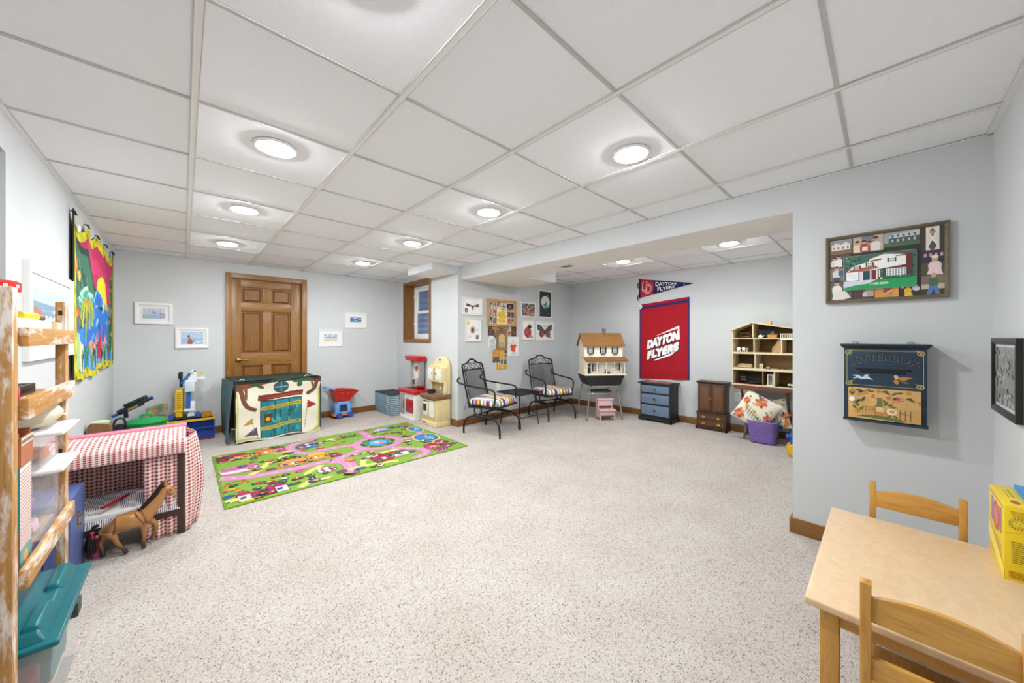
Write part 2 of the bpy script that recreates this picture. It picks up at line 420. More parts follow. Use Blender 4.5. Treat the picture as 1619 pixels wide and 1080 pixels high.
# door with six raised panels
dr = sempty('door_1', (.4555, 5.972, 0)); DW = .811
for a, b in ((0, .105), (DW-.128, DW)): MB().box(a, b, 0, .04, .01, 2.015).build('stile', OAKZ, dr, bevel=.002)
cols_ = ((.105, .347), (.444, DW-.128)); rows_ = ((.23, .845), (1.012, 1.588), (1.70, 1.915))
for z0, z1 in ((.01, .23), (.845, 1.012), (1.588, 1.70), (1.915, 2.015)): MB().box(.105, DW-.128, 0, .04, z0, z1).build('rail', OAKX, dr, bevel=.002)
for z0, z1 in rows_:
    MB().box(.347, .444, 0, .04, z0, z1).build('mullion', OAKZ, dr, bevel=.002)
    for a, b in cols_:
        p = MB().box(a, b, .026, .036, z0, z1)
        i, j = .022, .034
        vs = [(a+i, .026, z0+i), (b-i, .026, z0+i), (b-i, .026, z1-i), (a+i, .026, z1-i), (a+i+j*.5, .008, z0+i+j*.5), (b-i-j*.5, .008, z0+i+j*.5), (b-i-j*.5, .008, z1-i-j*.5), (a+i+j*.5, .008, z1-i-j*.5)]
        p.add(vs, [(4,5,6,7), (0,1,5,4), (1,2,6,5), (2,3,7,6), (3,0,4,7)]); p.build('raised_panel', OAKZ2, dr)
hd = MB().lathe([(.03, 0), (.03, -.008), (.022, -.016), (.012, -.018), (.012, -.05)], 18, (.075, 0, .925), axis='y').build('door_handle', BRASS, dr, smooth=40)
MB().tube(spline([(.075, -.048, .925), (.10, -.056, .928), (.14, -.054, .93), (.185, -.05, .922)], 5), [.011]*6+[.009]*10, 10).build('lever', BRASS, hd, smooth=50)
tr = sempty('trim_1')
MB().box(.396, .453, YB-.018, YB, 0, 2.083).box(.396, .412, YB-.024, YB-.018, 0, 2.083).box(.444, .453, YB-.022, YB-.018, 0, 2.026).build('casing', OAKZ, tr, bevel=.003)
MB().box(1.268, 1.328, YB-.018, YB, 0, 2.083).box(1.312, 1.328, YB-.024, YB-.018, 0, 2.083).box(1.268, 1.277, YB-.022, YB-.018, 0, 2.026).build('casing', OAKZ, tr, bevel=.003)
MB().box(.453, 1.268, YB-.018, YB, 2.02, 2.083).box(.412, 1.312, YB-.0245, YB-.018, 2.067, 2.083).box(.453, 1.268, YB-.022, YB-.018, 2.02, 2.03).build('casing', OAKX, tr, bevel=.003)
MB().box(.453, .4555, YB, YB+D, 0, 2.02).box(1.2665, 1.268, YB, YB+D, 0, 2.02).box(.4555, 1.2665, YB, YB+D, 2.017, 2.02).build('jamb', OAKZ, tr)

# window in its deep timber reveal
OAKWIN = wood('#4f3013', '#8c5f2c', 'z', rough=.4); OAKWINY = wood('#4f3013', '#8c5f2c', 'y', rough=.4)
tw = sempty('trim_2'); q0, q1, q2, q3 = 4.755, 5.664, 1.149, 2.15
MB().box(XW-.016, XW, q0, WY0, q2, q3).build('casing', OAKWIN, tw, bevel=.004)
MB().box(XW-.016, XW, WY1, q1, q2, q3).build('casing', OAKWIN, tw, bevel=.004)
MB().box(XW-.016, XW, WY0, WY1, WZ1, q3).build('casing', OAKWINY, tw, bevel=.004)
MB().box(XW-.016, XW, WY0, WY1, q2, WZ0).build('casing', OAKWINY, tw, bevel=.004)
MB().box(XW, XW+.175, WY0, WY0+.012, WZ0, WZ1).build('jamb', OAKWIN, tw)
MB().box(XW, XW+.175, WY1-.012, WY1, WZ0, WZ1).build('jamb', OAKWIN, tw)
MB().box(XW, XW+.175, WY0+.012, WY1-.012, WZ1-.012, WZ1).build('jamb', OAKWINY, tw)
MB().box(XW, XW+.175, WY0+.012, WY1-.012, WZ0, WZ0+.012).build('jamb', OAKWINY, tw)
wn = sempty('window_1', (XW+.165, 0, 0)); VIN = mat('#eef0f0', .35, var=.02)
a0, a1, b0, b1, m_ = WY0+.012, WY1-.012, WZ0+.012, WZ1-.012, 1.655
MB().box(0, .05, a0, a0+.045, b0, b1).box(0, .05, a1-.045, a1, b0, b1).box(0, .05, a0+.045, a1-.045, b1-.045, b1).box(0, .05, a0+.045, a1-.045, b0, b0+.045).build('window_frame', VIN, wn, bevel=.003)
for x0, z0, z1 in ((.008, b0+.045, m_+.02), (.03, m_-.02, b1-.045)):
    s_ = MB().box(x0, x0+.02, a0+.045, a0+.09, z0, z1).box(x0, x0+.02, a1-.09, a1-.045, z0, z1).box(x0, x0+.02, a0+.09, a1-.09, z0, z0+.04).box(x0, x0+.02, a0+.09, a1-.09, z1-.04, z1).build('sash', VIN, wn, bevel=.002)
    MB().box(x0+.008, x0+.012, a0+.09, a1-.09, z0+.04, z1-.04).build('pane', mat('#ffffff', .02, trans=1, var=0, name='window_glass'), s_)
for z in (1.47, 1.93): MB().box(-.012, 0, a1-.035, a1-.01, z-.02, z+.02).build('sash_stop', VIN, wn, bevel=.003)
STEEL = mat('#9db0c6', .5, metal=.1)
ww = MB(); 
ww.grid(lambda u, v: (3.02+.62*math.sin(PI*u)+.02*math.sin(v*2*PI*16), 4.55+1.3*u, .9+1.7*v), 20, 128)
structure(ww.build('window_well', STEEL, smooth=60, solid=.004))

# recessed ceiling lamps
def lamp(x, y, lab, on=True):
    t = thing('recessed_light', lab, 'ceiling light', (x, y, H), 0, 'recessed ceiling lights')
    MB().lathe([(.096, .004), (.096, -.003), (.092, -.006), (.084, -.006), (.074, .004), (.070, .012)], 40).build('trim_ring', WHITE, t, smooth=40)
    m = mat((.955, .985, 1.0), .4, emit=LAMP, var=0, name='lit_lens') if on else mat('#d8d4cd', .4, var=0)
    MB().lathe([(.0735, .004), (.0705, -.005), (.060, -.013), (.044, -.018), (.022, -.0212), (1e-6, -.0215)], 32).build('lens', m, t, smooth=60)
lamp(.345, 2.155, 'lit round ceiling light nearest the left wall, largest of its row')
lamp(.337, 3.37, 'second lit round ceiling light in the row along the left wall')
lamp(.333, 4.70, 'lit round ceiling light nearest the oak door')
lamp(1.722, .925, 'lit round ceiling light nearest the photo collage wall')
lamp(1.724, 2.12, 'second lit round ceiling light in the middle row')
lamp(1.718, 3.37, 'third lit round ceiling light in the middle row')
lamp(1.705, 4.71, 'lit round ceiling light nearest the basement window')
lamp(.345, .925, 'lit round ceiling light just above the camera at the top edge')
lamp(4.08, 2.30, 'lit round alcove ceiling light above the black dresser')
lamp(4.095, 1.10, 'lit round alcove ceiling light nearest the collage wall')
lamp(4.73, 3.5, 'unlit round alcove ceiling light above the dollhouse corner', False)
vt = thing('air_vent', 'white slotted air vent under the alcove bulkhead', 'vent', (3.10, 2.51, SB))
MB().box(-.055, .055, -.15, .15, -.005, 0).build('plate', WHITE, vt, bevel=.002)
MB().box(-.04, .04, -.135, -.01, -.006, -.0045).build('opening', mat('#5b5955', .7), vt)
for k in range(6): MB().obox((-.035+.014*k, -.0725, -.008), (.008, .125, .0015), (0, R(30), 0)).build('louvre', mat('#8d8a85', .5), vt)
for k in range(6): MB().obox((-.035+.014*k, .0725, -.008), (.010, .125, .0015), (0, R(10), 0)).build('louvre', WHITE, vt)

# ================================================================ things on the walls
# a thing on a wall: local x runs right, local -y comes out of the wall, z up
def on_back(name, lab, cat, x0, z0, g=None): return thing(name, lab, cat, (x0, YB, z0), 0, g)
def on_gallery(name, lab, cat, x0, z0, g=None): return thing(name, lab, cat, (x0, YG, z0), 0, g)
def on_alcove(name, lab, cat, y0, z0, g=None): return thing(name, lab, cat, (XA, y0, z0), -PI/2, g)
def on_pillar(name, lab, cat, y0, z0, g=None): return thing(name, lab, cat, (XH, y0, z0), -PI/2, g)
def on_left(name, lab, cat, y0, z0, g=None): return thing(name, lab, cat, (XL, y0, z0), PI/2, g)
def on_right(name, lab, cat, x0, z0, g=None): return thing(name, lab, cat, (x0, YR, z0), PI, g)
FRW = mat('#e3e3e1', .35, var=.015)
def framed(t, w, h, fw=.02, fd=.02, fm=None, matw=.04, art=None, matc='#e4e3e0', coat=.25, bead=False):
    fm = fm or FRW; mb = MB()
    o = [(0, 0), (w, 0), (w, h), (0, h)]; i_ = [(fw, fw), (w-fw, fw), (w-fw, h-fw), (fw, h-fw)]
    for k in range(4):
        a, b, c_, d_ = o[k], o[(k+1) % 4], i_[(k+1) % 4], i_[k]
        mid = lambda p, q: (p[0]+(q[0]-p[0])*.55, p[1]+(q[1]-p[1])*.55)
        e, f = mid(b, c_), mid(a, d_)
        V = [(a[0], 0, a[1]), (b[0], 0, b[1]), (c_[0], 0, c_[1]), (d_[0], 0, d_[1]),
             (a[0], -fd, a[1]), (b[0], -fd, b[1]), (e[0], -fd, e[1]), (f[0], -fd, f[1]), (c_[0], -fd*.72, c_[1]), (d_[0], -fd*.72, d_[1])]
        mb.add(V, [(0, 1, 5, 4), (4, 5, 6, 7), (7, 6, 8, 9), (9, 8, 2, 3), (0, 3, 2, 1)])
    mb.build('frame', fm, t)
    if matw >= 0: MB().box(fw, w-fw, -fd*.45, -.001, fw, h-fw).build('mat_board', mat(matc, .7, var=.01), t)
    if art:
        a = Art(); m = fw+max(matw, 0); art(a, w-2*m, h-2*m, random.Random(int(w*1e5+h*1e4)))
        a.build('print', t, .45, coat, loc=(m, -fd*.45-.0005, m))
    return t
def strokes(a, w, h, cols, n, r, x0=0, x1=1, y0=0, y1=1, sx=.06, sy=.05):
    for _ in range(n):
        a.blob(w*r.uniform(x0, x1), h*r.uniform(y0, y1), w*r.uniform(.3, 1)*sx, h*r.uniform(.3, 1)*sy, r.choice(cols), 9, .35, r)
# back wall pictures
def harbour(a, w, h, r):
    a.rect(0, 0, w, h, '#a9bfd4'); a.rect(0, h*.45, w, h*.55, '#b9c9dc'); a.rect(0, 0, w, h*.3, '#9db3cb')
    strokes(a, w, h, ['#e8eef2', '#d6e2ec'], 14, r, .05, .95, .5, .95)
    strokes(a, w, h, ['#d6d58e', '#c8cf7d', '#a9b96f', '#c96f50'], 16, r, .03, .3, .15, .55)
    strokes(a, w, h, ['#3f5c52', '#4b6a74', '#2f4744'], 10, r, .3, .58, .3, .75)
    strokes(a, w, h, ['#8d6a3f', '#c5a05a', '#6d5b48', '#a8463a'], 16, r, .72, .97, .08, .7)
    for k in range(5): a.line([(w*(.1+.17*k), h*.5), (w*(.1+.17*k), h*.9)], w*.008, '#6c6257')
def bather(a, w, h, r):
    a.rect(0, 0, w, h, '#aec4dd'); a.rect(0, 0, w, h*.55, '#9fb8d6'); strokes(a, w, h, ['#c3d3e6', '#8fabcf', '#d6e0ec'], 24, r, .05, .95, .1, .95, .12, .03)
    a.poly([(w*.28, 0), (w*.30, h*.34), (w*.36, h*.5), (w*.45, h*.42), (w*.52, h*.18), (w*.5, 0)], '#8f5a48')
    a.ell(w*.35, h*.62, w*.055, h*.12, '#2c2730'); a.ell(w*.37, h*.55, w*.035, h*.07, '#c0876e')
    a.rect(w*.33, h*.26, w*.1, h*.07, '#c9553f'); a.line([(w*.45, h*.38), (w*.6, h*.28), (w*.52, h*.12)], w*.04, '#a8705b')
    strokes(a, w, h, ['#8d97a5', '#eef2f6'], 8, r, .55, .85, .06, .25)
def beach(a, w, h, r):
    a.rect(0, 0, w, h*.45, '#d9c7a8'); a.rect(0, h*.42, w, h*.1, '#e8e4d8'); a.rect(0, h*.5, w, h*.5, '#8fa9d8')
    strokes(a, w, h, ['#eef2f8', '#dfe8f4'], 12, r, .05, .95, .7, .95, .12, .06); strokes(a, w, h, ['#39506f', '#4b5f7b', '#e9ecef'], 12, r, .02, .98, .46, .58)
    strokes(a, w, h, ['#cdb48f', '#e6d9c2', '#b99f80'], 8, r, .1, .9, .05, .35)
def seascape(a, w, h, r):
    a.rect(0, 0, w, h, '#3f6fae'); a.rect(0, 0, w, h*.45, '#3aa39a'); a.rect(0, 0, w, h*.16, '#dbe3d9')
    strokes(a, w, h, ['#dfe9f4', '#c4d6ec'], 10, r, .2, .95, .68, .92, .14, .07); strokes(a, w, h, ['#2a7f8f', '#57b9ac', '#eaf2f0', '#2d5f9a'], 22, r, .02, .98, .1, .55, .12, .03)
framed(on_back('picture_frame', 'white framed watercolour of a harbour, higher of the two left of the door', 'picture', -.405, 1.388), .311, .25, .035, .022, None, .028, harbour)
framed(on_back('picture_frame', 'white framed watercolour of a bather in blue water beside the door', 'picture', -.072, 1.098), .302, .252, .032, .022, None, .018, bather)
framed(on_back('picture_frame', 'small white framed beach picture right of the door, lower one', 'picture', 1.485, 1.09), .34, .262, .016, .014, None, .062, beach)
framed(on_back('picture_frame', 'small white framed turquoise sea picture, higher one right of the door', 'picture', 1.863, 1.385), .336, .248, .016, .014, None, .066, seascape)
# gallery wall
G = 'pictures on the gallery wall'
def moth(a, w, h, r):
    a.rect(0, 0, w, h, '#f2efec')
    for s in (-1, 1):
        X = lambda t: w*(.5+s*t*1.3)
        a.poly([(X(0), h*.55), (X(.12), h*.6), (X(.3), h*.72), (X(.28), h*.6), (X(.34), h*.52), (X(.2), h*.46), (X(.1), h*.5), (X(.03), h*.42), (X(0), h*.42)], '#3f3330')
        strokes(a, w, h, ['#5b4a45', '#2d2422'], 5, r, .5+s*.1 if s > 0 else .2, .8 if s > 0 else .4, .48, .66, .05, .04)
    a.poly([(w*.46, h*.56), (w*.54, h*.56), (w*.53, h*.3), (w*.5, h*.12), (w*.47, h*.3)], '#40322d')
    strokes(a, w, h, ['#5f6b86', '#b7606a', '#c9848a', '#37415c'], 26, r, .08, .92, .3, .95, .02, .03)
    a.rect(w*.03, h*.02, w*.16, h*.32, '#5b3f3a'); a.rect(w*.08, h*.06, w*.06, h*.2, '#caa58d')
framed(on_gallery('picture_frame', 'white framed dark ink-blot moth picture, top left on the gallery wall', 'picture', 2.809, 1.549, G), .344, .249, .017, .014, None, .012, moth)
def egg(a, w, h, r):
    a.rect(0, 0, w, h, '#f1efec'); a.ell(w*.12, h*.84, w*.13, h*.1, '#f0cf3c')
    a.ell(w*.45, h*.5, w*.25, h*.22, '#dfd5cb'); a.ell(w*.45, h*.5, w*.19, h*.17, '#b7a397'); a.ell(w*.45, h*.48, w*.11, h*.13, '#8d4f2a'); a.ell(w*.44, h*.5, w*.05, h*.08, '#5d3a26')
    a.line([(w*.06, h*.2), (w*.14, h*.1), (w*.2, h*.24), (w*.3, h*.14), (w*.4, h*.22)], w*.02, '#8c9bd0', smooth=4); a.line([(w*.2, h*.3), (w*.3, h*.24)], w*.02, '#9a8fc0')
    a.ell(w*.8, h*.5, w*.05, h*.07, '#8fa7c9'); a.rect(w*.7, h*.04, w*.22, h*.2, '#4b3531'); a.rect(w*.77, h*.07, w*.08, h*.13, '#c99f88')
framed(on_gallery('picture_frame', 'white framed sun and egg drawing, lower left on the gallery wall', 'picture', 2.857, 1.171, G), .273, .33, .015, .014, None, .01, egg)
def blooms(a, w, h, r):
    a.rect(0, 0, w, h, '#4f5a66'); strokes(a, w, h, ['#d9763c', '#e5a052', '#b5443a', '#5d7a86', '#3d4b6b', '#c9c27a', '#7a4c5f', '#e8d9c4', '#46655a'], 130, r, 0.05, .95, .05, .95, .09, .08)
framed(on_gallery('picture_frame', 'white framed picture of blurred orange and blue blooms', 'picture', 3.947, 1.56, G), .342, .248, .018, .014, None, .006, blooms)
def moon(a, w, h, r):
    a.rect(0, 0, w, h, '#23272c'); strokes(a, w, h, ['#3c4349', '#15181b', '#59616a', '#8d949a'], 60, r, .03, .97, .03, .97, .03, .02)
    a.ell(w*.5, h*.6, w*.4, h*.25, '#d9dfd2', 30); strokes(a, w, h, ['#c5cdbb', '#e6e9de'], 14, r, .25, .75, .5, .75, .07, .04)
    for u, v, p, q, ro in ((.55, .47, .17, .05, .5), (.42, .45, .15, .05, 2.4), (.6, .4, .15, .055, -.3), (.45, .37, .14, .05, 3.5), (.55, .55, .12, .04, 1.3)): a.ell(w*u, h*v, w*p, h*q, r.choice(['#4f9a69', '#3f8358', '#6fb585']), 12, ro)
    a.line([(w*.52, h*.3), (w*.52, h*.56)], w*.02, '#2f5d41')
framed(on_gallery('picture_frame', 'tall white framed picture of a pale moon behind green leaves', 'picture', 4.36, 1.565, G), .344, .476, .022, .016, None, .012, moon, '#2a2c2f')
def ladybird(a, w, h, r):
    a.rect(0, 0, w, h, '#f3f1ee'); a.ell(w*.45, h*.38, w*.38, h*.33, '#b8433c', 24); a.ell(w*.62, h*.7, w*.22, h*.12, '#2c2526')
    strokes(a, w, h, ['#a2352f', '#c85750', '#cf6a5f'], 22, r, .15, .72, .12, .6, .07, .05)
    for u, v in ((.3, .5), (.5, .35), (.35, .22), (.6, .5)): a.ell(w*u, h*v, w*.05, h*.05, '#31272a')
    a.line([(w*.6, h*.78), (w*.5, h*.95)], w*.035, '#2c2526'); a.line([(w*.72, h*.78), (w*.88, h*.92)], w*.035, '#2c2526'); a.rect(w*.74, h*.02, w*.2, h*.18, '#8d6f63')
framed(on_gallery('picture_frame', 'white framed red ladybird picture on the gallery wall', 'picture', 3.976, 1.182, G), .275, .33, .015, .014, None, .01, ladybird)
def butterfly(a, w, h, r):
    a.rect(0, 0, w, h, '#efe4de')
    for s in (-1, 1):
        X = lambda t: w*(.5+s*t)
        a.poly([(X(.02), h*.5), (X(.1), h*.7), (X(.28), h*.88), (X(.47), h*.93), (X(.44), h*.6), (X(.3), h*.48)], '#2f3330')
        a.poly([(X(.06), h*.55), (X(.2), h*.74), (X(.42), h*.86), (X(.38), h*.62), (X(.22), h*.54)], '#44584c')
        a.poly([(X(.02), h*.5), (X(.3), h*.47), (X(.36), h*.3), (X(.25), h*.1), (X(.1), h*.12), (X(.02), h*.35)], '#5b2f33')
        a.poly([(X(.05), h*.45), (X(.24), h*.43), (X(.28), h*.3), (X(.18), h*.18), (X(.07), h*.25)], '#9a4a4c'); strokes(a, w, h, ['#b86d6b', '#6b3f40', '#33302f'], 8, r, .5+s*.05 if s > 0 else .2, .8 if s > 0 else .45, .15, .45, .04, .04)
        a.line([(w*.5, h*.7), (X(.1), h*.92)], w*.012, '#2a2527')
    a.ell(w*.5, h*.42, w*.03, h*.3, '#2c2628'); a.ell(w*.82, h*.1, w*.07, h*.06, '#c9574f')
framed(on_gallery('picture_frame', 'white framed dark green and red butterfly picture', 'picture', 4.282, 1.174, G), .474, .327, .02, .014, None, .01, butterfly)
# bulletin board crowded with photographs
PHC = ['#4a3c36', '#6d5a4c', '#2f3138', '#8a7660', '#b7a690', '#39434f', '#5b6a74', '#a9583f']
def photo(a, u, v, w, h, r, dark=None):
    a.rect(u, v, w, h, '#ece9e4'); b = min(w, h)*.06
    a.rect(u+b, v+b, w-2*b, h-2*b, dark or r.choice(PHC)); a.rect(u+b, v+b, w-2*b, (h-2*b)*.3, r.choice(PHC))
    for k in range(r.choice((1, 1, 2))):
        x = u+w*(.5+(.18 if k else -.05)); s = r.choice(['#c9a28a', '#b98f77', '#d8b8a2'])
        a.poly([(x-w*.17, v+b), (x-w*.12, v+h*.52), (x+w*.12, v+h*.52), (x+w*.17, v+b)], r.choice(['#e4e1da', '#2b2f3d', '#8a3b35', '#3f5d7a', '#d0b04a', '#efeae2']))
        a.ell(x, v+h*.64, w*.1, h*.12, s, 10); a.ell(x, v+h*.72, w*.11, h*.07, '#2f2521', 10)
bt = on_gallery('bulletin_board', 'oak framed cork board covered with photographs and a yellow painting', 'board', 3.236, 1.40, None)
W_, H_ = .6, .405
OAKF = wood('#a87c42', '#c99d60', 'x', rough=.45)
MB().box(0, W_, -.022, 0, 0, .028).box(0, W_, -.022, 0, H_-.034, H_).box(0, .04, -.022, 0, .028, H_-.034).box(W_-.035, W_, -.022, 0, .028, H_-.034).build('frame', OAKF, bt, bevel=.003)
MB().box(.04, W_-.035, -.012, 0, .028, H_-.034).build('cork', mat('#b98e58', .95, grain=160, var=.2), bt)
rr = random.Random(5)
def pinned(u, v, w, h, fn=None, name='photograph', rot=0, parent=bt, y=-.0125, **k):
    a = Art(); (fn or photo)(a, 0, 0, w, h, rr, **k); return a.build(name, parent, .4, .2, loc=(u, y, v), rot=(0, rot, 0))
def daub(a, u, v, w, h, r):
    a.rect(0, 0, w, h, '#ecebe4')
    for _ in range(60):
        x, y = r.gauss(.5, .2), r.gauss(.5, .24)
        if .05 < x < .95 and .04 < y < .9: a.blob(w*x, h*y, w*.1, h*.08, r.choice(['#e8bf1e', '#d9a914', '#f0cf45']), 9, .3, r)
    a.line([(w*.2, h*.93), (w*.4, h*.88), (w*.6, h*.94), (w*.82, h*.88)], h*.03, '#4d4a30', smooth=3)
pinned(.195, .035, .205, .255, daub, 'painting')
for u, v, w, h in ((.045, .265, .062, .1), (.115, .262, .065, .095), (.19, .295, .075, .085), (.048, .15, .06, .1), (.113, .14, .068, .108), (.046, .035, .06, .1), (.112, .035, .07, .095), (.405, .035, .075, .085), (.485, .04, .065, .08)): pinned(u, v, w, h)
pinned(.275, .29, .11, .065, None, dark='#cfcac4'); pinned(.39, .24, .16, .125, None, dark='#26242a'); pinned(.405, .13, .07, .1, None, dark='#2b2628'); pinned(.482, .128, .07, .1, None, dark='#2e2a2c')
# pieces hung below the board
GOLD = mat('#a8895a', .35, metal=.4)
cr = on_gallery('carved_rail', 'carved brown wooden rail with a bow, hung under the cork board', 'wall ornament', 3.335, 1.345)
MB().box(0, .33, -.03, 0, .0, .014).box(0, .33, -.026, 0, .014, .04).box(0, .33, -.034, 0, .04, .05).build('rail', wood('#8a6438', '#b08a54', 'x'), cr, bevel=.003)
MB().ball((.165, -.04, .03), (.022, .02, .03)).ball((.13, -.036, .04), (.024, .014, .018)).ball((.2, -.036, .04), (.024, .014, .018)).ball((.165, -.036, -.005), (.012, .012, .02)).build('bow', wood('#6f4e2a', '#96703f', 'x'), cr, smooth=60)
ip = on_gallery('icon_frame', 'gilt arched frame with a pale cross below the carved rail', 'picture', 3.425, 1.045)
W_, H_ = .21, .29
def icon(a, w, h, r):
    a.rect(0, 0, w, h, '#8a6b4a'); a.poly([(w*.12, h*.04), (w*.88, h*.04), (w*.88, h*.75), (w*.7, h*.9), (w*.5, h*.84), (w*.3, h*.9), (w*.12, h*.75)], '#cdbfa8')
    a.rect(w*.2, h*.06, w*.6, h*.3, '#9d9a98'); a.rect(w*.4, h*.06, w*.2, h*.72, '#d9b44c'); a.rect(w*.24, h*.5, w*.52, h*.22, '#dcbb5a')
framed(ip, W_, H_, .026, .022, GOLD, 0, icon)
def plaque(a, w, h, r):
    a.rect(0, 0, w, h, '#5a3f2e'); strokes(a, w, h, ['#7d5a3f', '#3a2a22', '#a77e54', '#8e4c3a'], 30, r, .08, .92, .05, .95, .1, .08)
framed(on_gallery('small_photo', 'dark brown small framed photo under the left corner of the cork board', 'photograph', 3.265, 1.26), .11, .15, .006, .012, mat('#4b3423', .5), 0, plaque)
framed(on_gallery('small_photo', 'brown tilted small photo under the right corner of the cork board', 'photograph', 3.735, 1.245), .10, .155, .006, .012, mat('#51371f', .5), 0, plaque)
def tiny(a, w, h, r): photo(a, 0, 0, w, h, r)
framed(on_gallery('small_photo', 'small photo between the gilt frame and the brown tilted photo', 'photograph', 3.655, 1.215), .075, .115, .002, .004, WHITE, 0, tiny)
framed(on_gallery('small_photo', 'small photo left of the gilt arched frame', 'photograph', 3.378, 1.22), .045, .105, .002, .004, mat('#9a7a52', .6), 0, tiny)
op = on_gallery('oval_picture', 'pale oval plate-like picture left of the gilt frame', 'picture', 3.335, 1.14)
MB().lathe([(1e-6, 0), (.08, 0), (.085, -.008), (.08, -.015), (1e-6, -.013)], 28, axis='y', sx=.95, sy=1.36).build('plate', mat('#dbe3e6', .35), op, smooth=50)
a = Art(); r_ = random.Random(4)
for _ in range(16): a.blob(r_.uniform(-.045, .045), r_.uniform(-.07, .07), .016, .02, r_.choice(['#c9dcd6', '#e3cf8d', '#a8c7d3', '#d7b9a2', '#8fb3b4']), 9, .3, r_)
a.line([(.03, -.08), (-.01, -.01), (.03, .08)], .005, '#7a98a4', smooth=5); a.build('painting', op, .4, loc=(0, -.0155, 0))
dw_ = on_gallery('child_drawing', 'child drawing of an orange-shirted figure on white paper', 'drawing', 3.655, .94)
W_, H_ = .235, .298
MB().box(0, W_, -.006, 0, 0, H_).build('paper', mat('#ecebe8', .7, var=.01), dw_)
a = Art(); a.poly([(.07, .08), (.05, .16), (.08, .185), (.10, .175), (.14, .175), (.16, .185), (.195, .155), (.165, .13), (.165, .07), (.12, .055)], '#d9532f')
a.ell(.12, .21, .028, .028, '#e9dcd4'); a.line([(.09, .2), (.12, .245), (.15, .2)], .006, '#8a86a8', smooth=4); a.rect(.08, .025, .1, .025, '#b9c7d6')
for u, v in ((.03, .22), (.19, .24), (.2, .06)): a.line([(u, v), (u+.02, v-.03)], .004, '#7f8aa5')
a.line([(.01, .19), (.08, .19)], .003, '#8b93a8'); a.line([(.16, .19), (.22, .19)], .003, '#8b93a8'); a.build('crayon', dw_, .7, loc=(0, -.0062, 0))
def pinset(lab, x, z, w, h, cs, base, g='photo cards hung below the cork board'):
    t = on_gallery('photo_card', lab, 'photo card', x, z, g)
    MB().box(0, w, -.008, 0, 0, h).build('card', mat(base, .6), t); rd = random.Random(int(x*1000)); a = Art()
    for (u, v, p, q, c_) in cs:
        if c_: photo(a, u*w, v*h, p*w, q*h, rd)
        else: a.rect(u*w, v*h, p*w, q*h, '#e0a93a'); strokes(a, w, h, ['#e8c35e', '#c9852c'], 6, rd, u, u+p, v, v+q, .1, .08)
    a.build('print', t, .45, loc=(0, -.0084, 0)); return t
def sunset(t, w, h):
    a = Art(); rd = random.Random(11); a.rect(0, 0, w, h, '#7d6a58'); a.rect(0, h*.4, w, h*.6, '#d99a4e'); strokes(a, w, h, ['#e2b06a', '#b9623a', '#c97b3f'], 20, rd, .05, .95, .4, .95, .12, .07); strokes(a, w, h, ['#4b4742', '#6d6a60', '#33302d'], 18, rd, .05, .95, .03, .4, .12, .07); a.build('print', t, .45, loc=(0, -.0084, 0))
pc = on_gallery('photo_card', 'orange sunset photo hung below the oval picture', 'photo card', 3.352, .855, 'photo cards hung below the cork board'); MB().box(0, .12, -.008, 0, 0, .2).build('card', mat('#caa25a', .6), pc); sunset(pc, .12, .2)
pinset('yellow card with photos hung right under the gilt frame', 3.476, .905, .10, .14, [(.05, .05, .9, .9, 0)], '#d8a63c')
pinset('narrow photo card left of the orange-shirt drawing', 3.578, .905, .06, .14, [(.05, .05, .9, .45, 1), (.05, .52, .9, .45, 1)], '#c8a45a')
pinset('lowest yellow card with three photos at the bottom of the cluster', 3.43, .745, .21, .155, [(.02, .35, .3, .6, 1), (.34, .4, .28, .58, 1), (.65, .42, .32, .55, 1), (.05, .03, .9, .28, 0)], '#d9a93f')
# wall hanging on the left wall
HY0, HW = 3.862, 1.832
def hz_top(u):
    k = u*4; fr = k-math.floor(k); return 2.10+.035*u-.16*4*fr*(1-fr)*(.45+.12*math.sin(u*9))
def hz_bot(u): return .905+.045*u+.012*math.sin(u*26)+.012*math.sin(u*11+1)
wh = on_left('wall_hanging', 'colourful painted batik wall hanging with yellow scalloped hems on the left wall', 'wall hanging', HY0, 0)
def hang(u, v): return (u*HW, -.018-.008*math.sin(u*19+v*3)*(0.4+.6*abs(2*v-1)), hz_bot(u)+(hz_top(u)-hz_bot(u))*v)
HR = Raster('#2a86d8')
def hshape(c, pts): HR.poly(pts, c)
def hel(c, u, v, a, b, rot=0, n=14): HR.ell(u, v, a, b, c, n, rot)
def hline(c, pts, w): HR.line(pts, 2*w, c, smooth=5)
hr = random.Random(21)
hshape('#b82458', [(0, .5), (1, .5), (1, 1), (0, 1)]); hshape('#c93466', [(.2, .8), (.9, .62), (.9, .72), (.25, .9)])
hshape('#1f6fc4', [(.2, .15), (1, .15), (1, .54), (.7, .56), (.45, .56), (.2, .52)])
hshape('#f2d70f', [(.50, .62), (.53, .70), (.60, .755), (.67, .75), (.74, .69), (.79, .6), (.82, .49), (.74, .48), (.66, .5), (.58, .54)]); hshape('#e6b410', [(.7, .5), (.72, .54), (.76, .53), (.76, .49)])
hshape('#1d3a30', [(0, .3), (0, .97), (.12, .93), (.27, .84), (.4, .7), (.5, .6), (.56, .56), (.62, .52), (.66, .46), (.4, .5), (.3, .4)]); hshape('#3d7257', [(.02, .3), (.05, .9), (.2, .84), (.34, .72), (.46, .58), (.4, .53), (.3, .45)])
for k in range(7): hline(['#2b5643', '#558b6c', '#1d4134'][k % 3], [(.08+.04*k, .86-.05*k), (.14+.04*k, .66-.03*k), (.2+.04*k, .52-.01*k)], .009)
